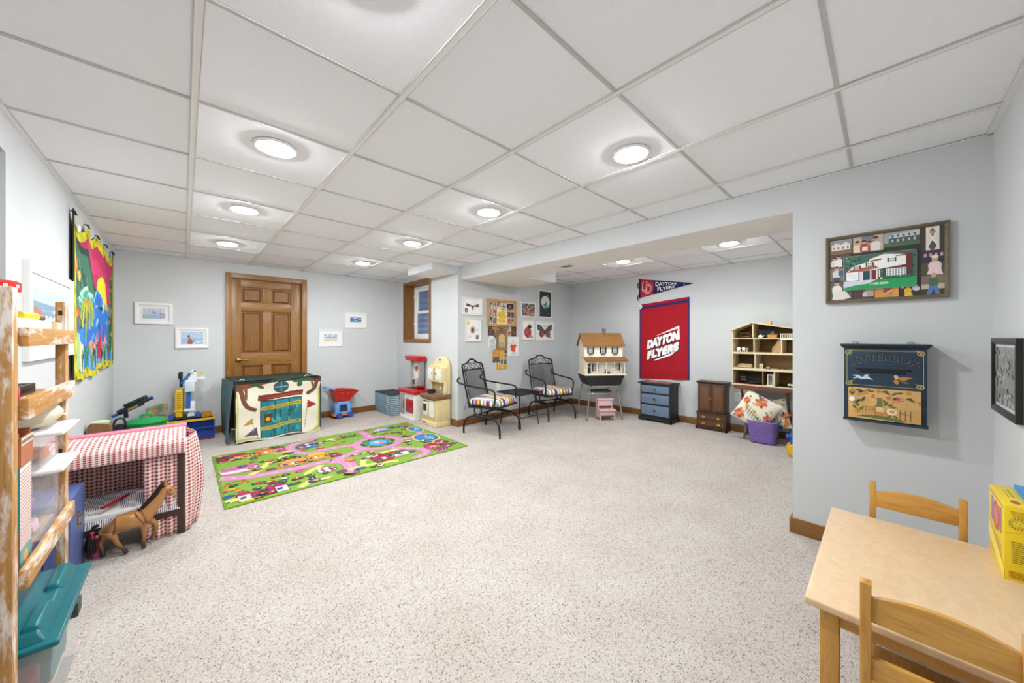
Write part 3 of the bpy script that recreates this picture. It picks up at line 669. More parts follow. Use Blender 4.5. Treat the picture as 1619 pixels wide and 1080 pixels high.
for k in range(26): hel(hr.choice(['#2a86d8', '#1a55a8', '#4fa6e4', '#8cc6ea', '#155099', '#c4dff0']), hr.uniform(.34, .88), hr.uniform(.2, .54), hr.uniform(.03, .07), hr.uniform(.008, .025), hr.uniform(.4, 2.2))
hel('#2c7fd4', .52, .55, .12, .06); hel('#1d63b8', .53, .54, .07, .04); hel('#7cc0e8', .46, .57, .05, .015, .6)
for u, v, s_ in ((.2, .57, 1), (.33, .56, .8), (.12, .52, .7)):
    hel('#57b08f', u, v, .09*s_, .05*s_); hel('#9fd8c4', u, v+.01, .06*s_, .03*s_); hel('#3f9a80', u+.02, v, .035*s_, .018*s_); hline('#c9ecdf', [(u-.08*s_, v), (u, v+.045*s_), (u+.08*s_, v)], .006)
for a in (-2.7, -2.2, -1.75, -1.35, -.9, -.4, 3.6):
    hline(hr.choice(['#c4c22e', '#8fb23a', '#a9a53a', '#dcd04a']), [(.27, .5), (.27+.1*math.cos(a), .5+.02+.06*math.sin(a)*.3), (.27+.15*math.cos(a), .48+.15*math.sin(a))], .016)
hline('#8a9a3a', [(.27, .5), (.25, .36), (.24, .22)], .012); hel('#d9702a', .26, .51, .03, .012)
hshape('#24583a', [(.87, .15), (.86, .4), (.9, .6), (.88, .8), (.97, .86), (.97, .15)])
for k in range(34): hel(hr.choice(['#3f7f45', '#b0a52a', '#1c3f33', '#74a03a', '#2f6f7a', '#d0642a']), hr.uniform(.87, .97), hr.uniform(.15, .85), .018, .018, hr.uniform(0, 3))
for k in range(10): hel(hr.choice(['#d9561f', '#ef9a2a', '#c43a24', '#f2bf4a']), .08+hr.uniform(-.04, .05), .74+hr.uniform(-.06, .06), .022, .02, hr.uniform(0, 3))
for k in range(10): hel(hr.choice(['#d9561f', '#ef9a2a', '#c43a24', '#3f7f45']), .07+hr.uniform(-.03, .04), .44+hr.uniform(-.06, .05), .02, .018, hr.uniform(0, 3))
hline('#24493a', [(.09, .7), (.06, .6), (.1, .5)], .008); hline('#5f4fa0', [(.1, .42), (.07, .34), (.1, .26)], .01)
hshape('#a9c98a', [(.03, .06), (.03, .3), (.1, .3), (.14, .06)]); hshape('#e8dcb8', [(.1, .06), (.1, .26), (.2, .24), (.2, .06)]); hshape('#6fa8dc', [(.3, .06), (.3, .24), (.88, .22), (.88, .06)])
for k in range(9):
    u = .16+.09*k
    for s_ in range(5): hline(hr.choice(['#14301f', '#1f5a34', '#2f7a45', '#0e2018', '#5f8f3a']), [(u, .06), (u+hr.uniform(-.03, .03), .14), (u+hr.uniform(-.07, .07), .15+hr.uniform(.02, .08))], .009)
for u, v in ((.42, .24), (.34, .22), (.5, .26), (.62, .22), (.72, .24)):
    for k in range(5): hel(hr.choice(['#e08a6a', '#d9603a', '#e8a888']), u+hr.uniform(-.03, .03), v+hr.uniform(-.03, .03), .018, .022)
for k in range(6): hline(hr.choice(['#c2182c', '#d8324a', '#a01228']), [(.5+.02*k, .08), (.56+.01*k, .2), (.62, .3+.01*k)], .008)
def hcol(u, v):
    if u > .985: return '#15161c'
    j = math.sin(u*61)*math.sin(v*47+u*31)
    if v < .055+.012*math.sin(u*30) or v > .93 or u < .03 or u > .965: return '#7d7812' if j > .72 else '#c4bb14' if j > -.3 else '#d8d024'
    return HR.at(u, v)
MB().grid(hang, 130, 190, cf=hcol).build('cloth', vmat(.85, 0, 160), wh, smooth=70)
MB().box(-.03, .012, -.02, -.016, .93, 2.12).build('edge_binding', mat('#16171d', .9), wh); MB().box(HW-.01, HW+.03, -.02, -.016, .99, 2.15).build('edge_binding', mat('#16171d', .9), wh)
for k in range(5): MB().tube([(k/4*HW, -.03, hz_top(k/4)-.02), (k/4*HW+.01, -.02, hz_top(k/4)+.008), (k/4*HW+.02, -.005, hz_top(k/4)+.012)], .006, 6).build('hook', BLACK, wh)
MB().box(.05, .14, -.030, -.029, 1.985, 2.03).build('care_label', mat('#eceae6', .8), wh)
def coast(a, w, h, r):
    a.rect(0, 0, w, h, '#b9cbd8'); a.rect(0, h*.72, w, h*.28, '#c3d2dc'); a.poly([(0, h*.42), (0, h*.74), (w, h*.66), (w, h*.4)], '#7fa3bd')
    a.poly([(0, h*.36), (0, h*.62), (w*.1, h*.6), (w*.32, h*.42), (w*.34, h*.36)], '#c4725c'); strokes(a, w, h, ['#8fb2c8', '#a9c3d2', '#6f97b5'], 18, r, .2, .97, .44, .66, .12, .02)
    for k in range(8): a.ell(w*(.07+.12*k), h*.36, w*.05, h*.1, ['#dfe2d8', '#cfd6cc', '#e9e8df'][k % 3], 14)
    a.rect(0, 0, w, h*.32, '#d5d8d2'); strokes(a, w, h, ['#c2c9c6', '#a9b3b4', '#e3e4dd', '#8f9c9f'], 24, r, .05, .95, .04, .3, .09, .05)
    for u, v in ((.55, .56), (.6, .58), (.8, .57)): a.blob(w*u, h*v, w*.06, h*.04, '#eef0ee', 10, .25, r)
framed(on_left('picture_frame', 'large white framed pale seaside painting behind the wooden rack', 'picture', 2.885, 1.115), .965, .50, .05, .022, None, .075, coast)
# pennant, flag and button in the alcove
pn = on_alcove('pennant', 'triangular red and navy felt pennant lettered DAYTON FLYERS', 'pennant', 2.667, 0)
tipx, z1, z0, zt = .80, 2.155, 1.855, 2.003
def pz(u, top): return (z1 if top else z0)+((zt+.004 if top else zt-.004)-(z1 if top else z0))*u/tipx
MB().prism([(0, z0), (tipx, zt-.004), (tipx, zt+.004), (0, z1)], -.006, -.002).build('felt', mat('#1a2350', .95, grain=200), pn)
a = Art(); a.poly([(.012, z0+.006), (.21, pz(.21, 0)+.004), (.235, pz(.235, 1)-.06), (.20, pz(.2, 1)-.006), (.012, z1-.006)], '#b01f33')
for t_, u, wd in (('U', .03, .075), ('D', .095, .085)):
    a.text(t_, u, 1.925-(.02 if t_ == 'D' else -.02), wd, .16, '#e6dfe0', .03, .1); a.text(t_, u+.008, 1.931-(.02 if t_ == 'D' else -.02), wd-.014, .148, '#b01f33', 0, .1)
def wtaper(x0, x1, f0, f1):
    def f(p, q):
        u = x0+(x1-x0)*p; lo, hi = pz(u, 0), pz(u, 1); return (u, lo+(hi-lo)*(f0+(f1-f0)*q))
    return f
a.text('DAYTON', 0, 0, 0, 0, '#f2f0ee', .02, warp=wtaper(.255, .565, .55, .88)); a.text('FLYERS', 0, 0, 0, 0, '#f2f0ee', .02, warp=wtaper(.285, .545, .13, .46))
a.ell(.68, 2.0, .006, .006, '#e8e8e8', 8); a.build('print', pn, .9, loc=(0, -.0065, 0))
MB().box(-.014, .006, -.009, -.001, z0-.01, z1+.008).build('binding', mat('#1b2030', .95), pn)
for z in (2.05, 1.85): MB().tube(spline([(-.008, -.006, z+.05), (-.03, -.008, z+.04), (-.032, -.008, z-.02), (-.012, -.006, z-.03)], 4), .008, 6).build('tie', mat('#1b2433', .95), pn)
fl = on_alcove('banner', 'large red fabric banner with white DAYTON FLYERS lettering and navy edges', 'banner', 2.667, 0)
FW = .752
def fz(u, v): return (.582+.036*u)+((1.748+.066*u)-(.582+.036*u))*v
def fy(u, v): return -.012-.006*math.sin(u*9+.6)*(1-v)-.004*math.sin(u*17)*(1-v*.6)
MB('#a00219').grid(lambda u, v: (u*FW, fy(u, v), fz(u, v)), 40, 30, cf=lambda u, v: '#2b1f5e' if u < .016 or u > .984 or v < .012 or .925 < v < .957 else '#a00219').build('cloth', vmat(.9, 0, 200), fl, smooth=60)
a = Art()
def wl(u0, u1, vb, vt, sl=.075):
    def f(p, q):
        u = u0+(u1-u0)*p+.02*q; v = vb+(vt-vb)*q+sl*p; return (u*FW, fz(u, v)+fy(0, 0)*0)
    return f
for c_, dx, dv in (('#3a1d4d', .012, -.006), ('#f3f1ef', 0, 0)):
    a.text('DAYTON', 0, 0, 0, 0, c_, .085, warp=wl(.165+dx, .80+dx, .385+dv, .51+dv, .105)); a.text('FLYERS', 0, 0, 0, 0, c_, .085, warp=wl(.165+dx, .80+dx, .25+dv, .365+dv, .105))
P_ = lambda u, v: (u*FW, fz(u, v))
a.poly([P_(.33, .555), P_(.82, .665), P_(.83, .50), P_(.80, .495), P_(.795, .63)], '#f3f1ef'); a.poly([P_(.30, .245), P_(.74, .345), P_(.66, .30), P_(.34, .238)], '#f3f1ef')
a.build('print', fl, .9, loc=(0, -.024, 0))
bn = on_alcove('pin_button', 'round white pin-back button at the upper left corner of the red banner', 'button', 2.667, 1.715)
MB().lathe([(.036, -.024), (.036, -.027), (.028, -.031), (1e-6, -.033)], 24, (.01, 0, 0), axis='y').build('disc', mat('#eceae8', .3), bn, smooth=50)
a = Art(); a.rect(-.008, .004, .004, .014, '#3a3a44'); a.ell(.006, .011, .007, .007, '#3a3a44', 10); a.rect(.016, .004, .012, .013, '#3a3a44'); a.rect(-.008, -.016, .034, .011, '#3a3a44'); a.build('print', bn, .4, loc=(0, -.0335, 0))
def outlet(mk, lab, p, z):
    t = mk('wall_outlet', lab, 'outlet', p, z); MB().box(-.037, .037, -.006, 0, -.058, .058).build('plate', WHITE, t, bevel=.002)
    for v in (-.022, .022): MB().lathe([(.016, -.0055), (.016, -.0075), (1e-6, -.0075)], 16, (0, 0, v), axis='y').build('socket', mat('#e4e2dc', .4), t)
outlet(on_gallery, 'white wall outlet behind the black side table', 3.469, .49)
outlet(on_alcove, 'white wall outlet behind the floral pillows', 1.31, .45)
# photo collage on the pillar wall
cl = on_pillar('photo_collage', 'brown framed collage of family photos around a painted white house', 'picture', .236, 1.436)
W_, H_ = .468, .386
CFR = wood('#4a4130', '#6f624a', 'x', rough=.5)
def collage(a, w, h, r):
    a.rect(0, 0, w, h, '#2d2826')
    def person(u, v, s, top, hair='#3a2a20', skin='#c99b80', low=None):
        s *= .62
        a.poly([(u-.03*s, v), (u-.035*s, v+.06*s), (u-.02*s, v+.085*s), (u+.02*s, v+.085*s), (u+.035*s, v+.06*s), (u+.03*s, v)], top)
        if low: a.poly([(u-.03*s, v-.05*s), (u-.028*s, v+.005*s), (u+.028*s, v+.005*s), (u+.03*s, v-.05*s)], low)
        a.ell(u, v+.107*s, .018*s, .022*s, skin, 10); a.ell(u, v+.122*s, .019*s, .013*s, hair, 10)
    # top row
    a.rect(.0, .265, .095, .085, '#7a6348'); a.rect(.0, .315, .095, .035, '#8e8f94'); a.rect(.008, .29, .08, .03, '#e2dad0'); a.poly([(.01, .32), (.03, .335), (.05, .32), (.07, .338), (.088, .32)], '#d8cfc6')
    for k in range(4): a.rect(.014+.02*k, .297, .008, .012, '#7b6a5a')
    a.rect(.1, .262, .12, .09, '#b9a899'); a.rect(.135, .262, .05, .09, '#6f7b86')
    for u, c_, s in ((.118, '#e2d2b2', .8), (.145, '#b3271f', .8), (.165, '#b8552f', .7), (.19, '#dcd9d4', .95)): person(u, .264, s, c_)
    a.rect(.137, .27, .022, .022, '#e0ddd6')
    a.rect(.222, .272, .13, .078, '#9aa0a3'); a.rect(.222, .272, .13, .02, '#4a6a44'); a.rect(.24, .29, .112, .028, '#4e5358'); a.poly([(.235, .318), (.35, .318), (.35, .345), (.25, .335)], '#c5c8ca')
    for k in range(5): a.rect(.25+.02*k, .322, .009, .012, '#4d545a'); a.rect(.25+.02*k, .296, .008, .014, '#b7bcbd')
    # right column
    a.rect(.356, .215, .084, .14, '#3c3430'); a.rect(.372, .23, .045, .12, '#d8d2c8'); a.poly([(.394, .345), (.407, .315), (.394, .285), (.381, .315)], '#5a4436'); a.poly([(.394, .28), (.41, .25), (.394, .225), (.378, .25)], '#4d4b48'); a.line([(.374, .24), (.415, .34)], .005, '#e6e1d8'); a.line([(.415, .24), (.374, .34)], .005, '#e6e1d8'); a.ell(.394, .318, .008, .011, '#bb8a70', 10)
    a.rect(.356, .1, .084, .113, '#4f4a38'); a.rect(.356, .165, .084, .048, '#2f2c33'); 
    for k in range(4): a.rect(.365+.018*k, .195, .01, .018, '#b896a8')
    person(.402, .115, 1.05, '#dcc0c6', '#e4dcd2'); a.poly([(.375, .105), (.39, .16), (.415, .16), (.43, .1)], '#e2c8ce')
    a.rect(.356, .0, .084, .098, '#7a6a5c'); a.rect(.356, .03, .084, .025, '#c0a894'); a.rect(.356, 0, .084, .03, '#3b302b'); person(.398, .045, .8, '#3a6a4c', '#c9a072'); a.poly([(.372, 0), (.385, .045), (.41, .045), (.42, 0), (.405, 0), (.398, .03), (.388, 0)], '#4a74b4')
    # left column
    a.rect(0, .19, .09, .07, '#5b5048'); person(.02, .195, .7, '#d9d4cc'); person(.04, .192, .85, '#e6e4e0'); a.rect(.055, .195, .035, .03, '#25222a')
    a.rect(0, .11, .09, .075, '#7c6f5c'); person(.03, .13, .8, '#d0cdc6', '#5a4030', low='#3a4a72'); person(.05, .14, .6, '#4f5d8a'); person(.07, .135, .5, '#3a3633')
    a.rect(0, 0, .095, .105, '#5b5348'); a.ell(.075, .08, .018, .016, '#b49a80'); person(.032, .03, 1.0, '#e2dfda', '#3a2a22'); a.poly([(.01, 0), (.02, .045), (.07, .05), (.09, .01), (.06, 0)], '#d8d5d0')
    # bottom row
    a.rect(.1, 0, .085, .062, '#4b3229'); a.rect(.15, .01, .033, .05, '#a99a8c'); person(.148, .01, .45, '#b9c2c6')
    a.rect(.187, 0, .09, .062, '#c98d44'); a.rect(.22, .02, .03, .042, '#8a4a2a'); a.poly([(.21, .01), (.25, .03), (.25, .04)], '#e6cfa8'); a.rect(.26, .0, .016, .062, '#d39a52')
    a.rect(.28, 0, .073, .062, '#2a2829'); person(.31, .012, .6, '#d9ac1f', '#5a4030'); a.poly([(.295, 0), (.305, .02), (.32, .02), (.328, 0)], '#e0b93a'); a.blob(.338, .04, .014, .014, '#c9c6d4', 10, .2, r); a.ell(.29, .05, .008, .008, '#d8d4cf', 8)
framed(cl, W_, H_, .017, .026, CFR, 0, collage, '#2d2826')
hp = MB().box(.078, .358, -.026, -.012, .066, .262).build('painted_plaque', mat('#dedfdd', .45), cl, bevel=.006)
a = Art(); r_ = random.Random(3)
a.rect(0, 0, .276, .192, '#3f6b57'); strokes(a, .276, .192, ['#2f5a48', '#5b8a70', '#1f4236', '#7fa590'], 80, r_, .02, .98, .45, .98, .03, .04)
a.rect(0, 0, .276, .05, '#1f9a58'); a.poly([(0, .014), (0, .05), (.13, .05), (.1, .03), (.05, .026)], '#cfd2da')
a.poly([(.155, .05), (.155, .185), (.245, .178), (.262, .172), (.262, .05)], '#6f2a22'); a.poly([(.01, .1), (.04, .135), (.1, .15), (.105, .165), (.16, .185), (.24, .172), (.24, .118), (.13, .104)], '#eceeee')
a.poly([(.01, .1), (.03, .115), (.125, .128), (.14, .112), (.06, .1)], '#a85a40'); a.poly([(.105, .148), (.15, .155), (.15, .163), (.11, .158)], '#a06048'); a.poly([(.2, .165), (.24, .165), (.24, .174), (.205, .17)], '#a05a48')
a.rect(.01, .052, .05, .048, '#eef0f2'); 
for k in range(3): a.line([(.013, .064+.012*k), (.057, .064+.012*k)], .0015, '#aab0b8')
a.rect(.064, .05, .078, .05, '#7a2f28')
for u in (.064, .072, .106, .13, .14): a.rect(u, .05, .005, .05, '#eff1f1')
a.rect(.08, .052, .022, .045, '#1d4a4c')
for u, v, s in ((.045, .116, 1), (.095, .125, 1.1), (.178, .138, 1.15)):
    a.rect(u, v, .018*s, .02*s, '#f3f5f5'); a.rect(u-.006, v, .006, .02*s, '#1d4038'); a.rect(u+.018*s, v, .006, .02*s, '#1d4038')
    for k in range(2):
        for j in range(2): a.rect(u+.002+.008*s*k, v+.002+.009*s*j, .006*s, .006*s, '#6d7a80')
a.rect(.166, .06, .075, .042, '#f0f2f2'); a.rect(.158, .06, .009, .04, '#1d4a4a'); a.rect(.241, .06, .009, .04, '#1d4a4a')
for k in range(7):
    for j in range(4): a.rect(.169+.0105*k, .063+.0098*j, .0062, .006, '#4e6068')
a.rect(.14, .05, .12, .012, '#2c5a44'); strokes(a, .276, .192, ['#3f7058', '#234a38', '#c9cfb8'], 24, r_, .52, .95, .25, .33, .02, .03)
a.text('~1985-2004~', .105, .02, .075, .013, '#e8f2ea', .02); a.build('print', hp, .4, loc=(.08, -.0265, .068))
# letterbox on the pillar wall
lb = on_pillar('letterbox', 'dark blue painted wooden letterbox with folk art door on the pillar wall', 'mailbox', .152, .772)
NAVY = mat('#1e3346', .4, var=.12); W_, H_, Dp = .305, .405, .1
MB().box(0, W_, -Dp, 0, .012, H_).build('body', NAVY, lb, bevel=.003)
MB().tbox(-.002, W_+.002, -Dp-.004, 0, H_-.004, -.016, W_+.016, -Dp-.018, 0, H_+.012).box(-.016, W_+.016, -Dp-.018, 0, H_+.012, H_+.02).build('cornice', mat('#22303c', .4), lb, bevel=.002)
MB().box(-.004, W_+.004, -Dp-.006, 0, 0, .012).build('base_moulding', NAVY, lb, bevel=.003)
MB().tbox(.048, .255, -Dp-.004, -Dp, .285, .052, .25, -Dp-.014, -Dp, .292).build('slot_hood', mat('#3a2c2c', .4), lb, bevel=.002)
MB().box(.062, .235, -Dp-.0012, -Dp, .269, .278).build('slot', mat('#050507', .8), lb)
a = Art()
GL = '#b9a55a'
for p in (((.012, .208), (.012, .375)), ((.293, .208), (.293, .375)), ((.03, .388), (.275, .388)), ((.03, .2), (.275, .2))): a.line(p, .002, GL)
for u, v, q in ((.018, .378, 1), (.285, .378, -1), (.02, .208, 1), (.283, .208, -1)):
    a.ell(u, v, .014, .012, GL, 14); a.ell(u, v, .01, .008, '#1e3346', 12); a.ell(u, v, .005, .004, GL, 10); a.line([(u-.012*q, v+.006), (u+.018*q, v+.014)], .003, GL)
def arch(p, q):
    x = .022+.262*p; cyv = .322+.034*(1-(2*p-1)**2); tilt = -(2*p-1)*.25; return (x+(q-.5)*.04*tilt*-1, cyv+.036*(q-.5)*1.0+(q*0))
a.text('LETTERBOX', 0, 0, 0, 0, '#8d7f66', 0, warp=lambda p, q: (arch(p, q)[0]+.0012, arch(p, q)[1]-.0012)); a.text('LETTERBOX', 0, 0, 0, 0, '#10151b', 0, warp=arch)
a.poly([(.03, .252), (.055, .255), (.075, .243), (.085, .258), (.1, .26), (.095, .25), (.115, .23), (.09, .236), (.072, .232), (.055, .238), (.035, .232), (.05, .246)], '#b9cfd8')
a.ell(.2, .252, .008, .012, '#b9b5a8', 10, .5); a.poly([(.205, .25), (.225, .256), (.258, .252), (.23, .238), (.212, .236)], '#b3762a'); a.ell(.2, .228, .009, .013, '#b87a2a', 10, .4); a.poly([(.21, .235), (.23, .238), (.245, .22), (.225, .222)], '#5d5a3f')
a.build('painting', lb, .45, .1, loc=(0, -Dp-.0004, 0))
dl = MB().box(.018, .285, -Dp-.006, -Dp, .018, .186).build('door', mat('#c9a063', .5, var=.1), lb, bevel=.001)
a = Art()
a.poly([(.03, .012), (.06, .022), (.12, .026), (.18, .018), (.215, .008), (.2, .002), (.1, .008)], '#5d6b33')
for u, v in ((.018, .152), (.118, .156), (.225, .155), (.038, .04)): a.ell(u, v, .013, .012, '#c2892a', 12); a.ell(u, v, .005, .005, '#a86f1f', 8)
a.ell(.165, .05, .019, .018, '#e2cda8', 14); a.ell(.167, .052, .01, .009, '#c98a4a', 10)
lf = random.Random(8)
for u, v, ro in ((.04, .156, .2), (.055, .15, -.4), (.075, .156, .5), (.09, .152, 0), (.14, .155, .3), (.15, .147, -.5), (.175, .146, .6), (.195, .152, .1), (.02, .135, 1.1), (.01, .137, 2), (.04, .095, 1), (.055, .1, .4), (.035, .075, 2.2), (.06, .11, .9), (.145, .09, .9), (.16, .085, .6), (.17, .076, .1), (.14, .1, 2.1), (.155, .025, .7), (.178, .026, -.6), (.225, .125, .3), (.235, .118, -.5), (.05, .055, .8), (.025, .06, 2.3)): a.ell(u, v, .012, .005, lf.choice(['#4f5a2e', '#5f6a38', '#3f4a26']), 10, ro)
a.poly([(.1, .03), (.098, .075), (.112, .085), (.12, .05), (.145, .05), (.15, .03)], '#b5803f'); a.rect(.107, .045, .03, .025, '#d9b98a'); a.poly([(.108, .07), (.112, .105), (.13, .105), (.133, .07)], '#6f6b42'); a.ell(.12, .112, .011, .009, '#7a6a4a', 10)
for k in range(5): a.line([(.055+.012*k, .028), (.06+.012*k, .07)], .002, '#8a6a3a')
a.line([(.05, .05), (.11, .055)], .002, '#8a6a3a'); a.line([(.05, .064), (.1, .068)], .002, '#8a6a3a')
for k in range(3): a.line([(.195+.018*k, .01), (.195+.018*k, .065)], .0025, '#6f5a35')
a.line([(.185, .05), (.24, .04)], .002, '#6f5a35')
for u, v, s in ((.035, .125, 1), (.165, .1, 1)):
    q = .042
    for k in range(5): a.poly([(u, v+k*.0045), (u+q, v+.012-.0+k*.0045), (u+q, v+.0145+k*.0045), (u, v+.0025+k*.0045)], '#c25a30' if k % 2 == 0 else '#d8b27a')
    a.poly([(u+.006, v+.016), (u+.024, v+.02), (u+.024, v+.03), (u+.006, v+.026)], '#2f3f44')
for t_, u, v in (('a', .09, .118), ('d', .145, .116), ('d', .18, .113), ('y', .255, .098)): a.text(t_, u, v, .014, .018, '#c2552a')
a.build('painting', dl, .5, loc=(.018, -Dp-.0064, .018))
MB().lathe([(.006, -Dp-.006), (.006, -Dp-.014), (.013, -Dp-.018), (.012, -Dp-.026), (1e-6, -Dp-.028)], 20, (.034, 0, .122), axis='y').build('knob', mat('#e8e6e2', .2, coat=.5), dl, smooth=50)
for z in (.05, .13): MB().box(.285, .292, -Dp-.008, -Dp, z-.02, z+.02).build('hinge', mat('#14181d', .4), lb)
for u in (.04, .25): MB().lathe([(.011, -.012), (.011, -.008), (.004, -.006)], 16, (u, 0, H_+.026), axis='y').build('hanging_eye', CHROME, lb); 
# black frame on the right wall
def dimphoto(a, w, h, r):
    a.rect(0, 0, w, h, '#6f6d6c'); strokes(a, w, h, ['#8a8785', '#5a5553', '#9c9a98', '#7a6a62', '#4a4645'], 60, r, .03, .97, .03, .97, .1, .08)
framed(on_right('picture_frame', 'black framed glossy photo on the right wall at the photo edge', 'picture', 2.71, .905), .44, .325, .026, .018, mat('#15130f', .35), .012, dimphoto, '#c9c9c6', .9)

# ================================================================ floor things, middle and right
# play mat with a printed town
RX0, RX1, RY0, RY1 = .215, 2.32, 3.245, 4.735
rg = thing('play_rug', 'green play rug printed with pink roads and a toy town', 'rug')
MB().box(RX0, RX1, RY0, RY1, .001, .007).build('backing', mat('#6f8f1f', .95), rg, bevel=.002)
def rugz(x, y):
    z = .0075
    for cx_, cy_, r_, h_ in ((1.14, 4.72, .10, .03), (1.02, 3.26, .10, .028)): z += h_*math.exp(-((x-cx_)**2+(y-cy_)**2)/(2*(r_*.45)**2))
    return z
a = Art(True, .00001); r_ = random.Random(12); A = a
a.rect(RX0, RY0, RX1-RX0, RY1-RY0, '#6d9626')
a.rect(RX0+.015, RY0+.015, RX1-RX0-.03, RY1-RY0-.03, '#83ac3a')
PK, PKE, SND = '#d490b4', '#8f5a78', '#e8d67c'
ROADS = [([(.22, 3.975), (.422, 3.842), (.695, 3.791), (.997, 3.793), (1.074, 3.751), (1.245, 3.853), (1.473, 3.971)], .105),
 ([(1.05, 3.76), (1.15, 3.66), (1.15, 3.49), (1.09, 3.26)], .12), ([(1.16, 4.70), (.93, 4.66), (.845, 4.5), (.873, 4.3), (.98, 4.18), (1.105, 4.205), (1.348, 4.171), (1.45, 4.1)], .095),
 ([(1.655, 4.33), (1.672, 4.71)], .095), ([(1.86, 3.99), (2.03, 4.0), (2.184, 4.08), (2.23, 4.36)], .085), ([(1.67, 3.77), (1.8, 3.62), (1.89, 3.5), (1.87, 3.35), (1.68, 3.28)], .095)]
for p, w_ in ROADS: a.line(p, w_+.014, PKE, smooth=6)
a.ell(1.64, 4.06, .285, .285, PKE, 40)
for p, w_ in ROADS: a.line(p, w_, PK, smooth=6)
a.ell(1.64, 4.06, .278, .278, PK, 40); a.ell(1.64, 4.06, .19, .19, '#83ac3a', 36)
for p in ([(.781, 4.261), (.627, 4.177), (.54, 4.021), (.432, 3.883)], [(.96, 3.708), (.806, 3.578), (.824, 3.434), (.693, 3.284)], [(1.699, 3.677), (1.45, 3.66), (1.3, 3.574), (1.24, 3.383)], [(1.05, 3.4), (1.2, 3.42), (1.34, 3.4), (1.55, 3.33)], [(.47, 4.6), (.7, 4.45), (.85, 4.4)]): a.line(p, .055, SND, smooth=5)
for p, w_ in ROADS:
    s_ = spline([(q[0], q[1], 0) for q in p], 8)
    for k in range(1, len(s_)-2, 3): a.line([(s_[k].x, s_[k].y), (s_[k+1].x, s_[k+1].y)], .009, '#f3e6ee')
for k in range(24):
    t_ = 2*PI*k/24; a.ell(1.64+.165*math.cos(t_), 4.06+.165*math.sin(t_), .028, .022, ['#1f5d3a', '#2f7a4a', '#c7862f', '#17432c'][k % 4], 9, t_)
a.ell(1.64, 4.06, .13, .13, '#2f7fae', 26); a.ell(1.64, 4.06, .095, .095, '#5fb2d4', 24); a.ell(1.66, 4.05, .05, .035, '#d77a9c', 12); a.ell(1.63, 4.08, .03, .03, '#e9c7d6', 10)
for x, y, p, q in ((2.235, 4.30, .06, .13), (2.15, 3.86, .12, .16)): a.ell(x, y, p+.035, q+.035, '#e6cf73', 24); a.ell(x, y, p+.012, q+.012, '#1c4f8f', 24); a.ell(x, y, p, q, '#2f86cc', 24); a.ell(x+.02, y-.02, p*.5, q*.45, '#67b6e6', 16); a.line([(x-.04, y-.05), (x+.02, y+.02), (x+.03, y+.08)], .012, '#cfe8f4', smooth=4)
def house(x, y, w_, h_, cw, cr_, n=3, rot=0):
    q, s = math.cos(rot), math.sin(rot)
    def L(u, v): return (x+u*q-v*s, y+u*s+v*q)
    def RC(u, v, p, g, c): a.poly([L(u, v), L(u+p, v), L(u+p, v+g), L(u, v+g)], c)
    RC(-.006, -.006, w_+.012, h_*.6+.012, '#4b2733'); RC(0, 0, w_, h_*.6, cw); a.poly([L(-.015, h_*.58), L(w_+.015, h_*.58), L(w_*.82, h_), L(w_*.18, h_)], '#4b2733'); a.poly([L(-.005, h_*.6), L(w_+.005, h_*.6), L(w_*.8, h_*.97), L(w_*.2, h_*.97)], cr_)
    for k in range(n): RC(w_*(.08+k*.92/n), h_*.2, w_*.5/n, h_*.24, ['#35507a', '#efe6c8', '#e9c24a', '#2f6a78'][k % 4])
house(.25, 4.44, .25, .24, '#e2953a', '#9a1f52', 4); house(.24, 4.47, .08, .2, '#8f1c4c', '#7a1743', 1)
house(.54, 4.46, .26, .23, '#e08a34', '#d9743a', 4); house(.73, 4.44, .07, .17, '#cf4f78', '#e27aa0', 1)
a.blob(.37, 4.12, .155, .12, '#7d2f5c', 18, .08, r_); a.blob(.37, 4.12, .145, .11, '#e9b7d0', 18, .08, r_); a.blob(.37, 4.15, .14, .07, '#c9689c', 18, .12, r_); a.rect(.25, 4.05, .2, .05, '#f4e6ee'); a.rect(.43, 4.06, .05, .05, '#9a1f52')
house(.66, 3.90, .36, .2, '#e08a5a', '#e9a04a', 5, -.05); house(.9, 3.91, .2, .26, '#d9952f', '#e0b24a', 4, -.05); house(1.1, 3.88, .09, .14, '#a81f58', '#8f1c4c', 2)
# castle
for k, (u, w_, h_) in enumerate(((.30, .085, .2), (.385, .10, .15), (.48, .06, .19), (.54, .08, .21))): house(u, 3.30, w_, h_, ['#f0dfe6', '#a81f58', '#a81f58', '#f0dfe6'][k], '#b3224f', 1); a.line([(u+w_/2, 3.30+h_), (u+w_/2, 3.34+h_)], .006, '#4b2733'); a.poly([(u+w_/2, 3.34+h_), (u+w_/2+.03, 3.33+h_), (u+w_/2, 3.32+h_)], '#c9304f')
a.ell(.435, 3.325, .03, .045, '#2b1d25', 12); a.rect(.31, 3.275, .09, .035, '#e4c83a')
a.ell(.962, 3.55, .085, .085, '#4b2733', 22); a.ell(.962, 3.55, .078, .078, '#e6e0e6', 22); a.poly([(.92, 3.485), (.91, 3.6), (.945, 3.625), (.94, 3.475)], '#c24a78'); a.poly([(.98, 3.475), (.985, 3.625), (1.02, 3.6), (1.015, 3.49)], '#c24a78'); a.rect(1.0, 3.36, .09, .05, '#7a4a3a'); a.blob(1.05, 3.42, .05, .03, '#2f6a4a', 10, .3, r_)
for s_ in (0, .11): a.line([(.235+s_, 3.68), (.265+s_, 3.79)], .012, '#c94a3a'); a.line([(.295+s_, 3.68), (.265+s_, 3.79)], .012, '#c94a3a')
a.line([(.26, 3.785), (.38, 3.785)], .01, '#b8402f'); a.rect(.30, 3.70, .04, .025, '#2f8a7a')
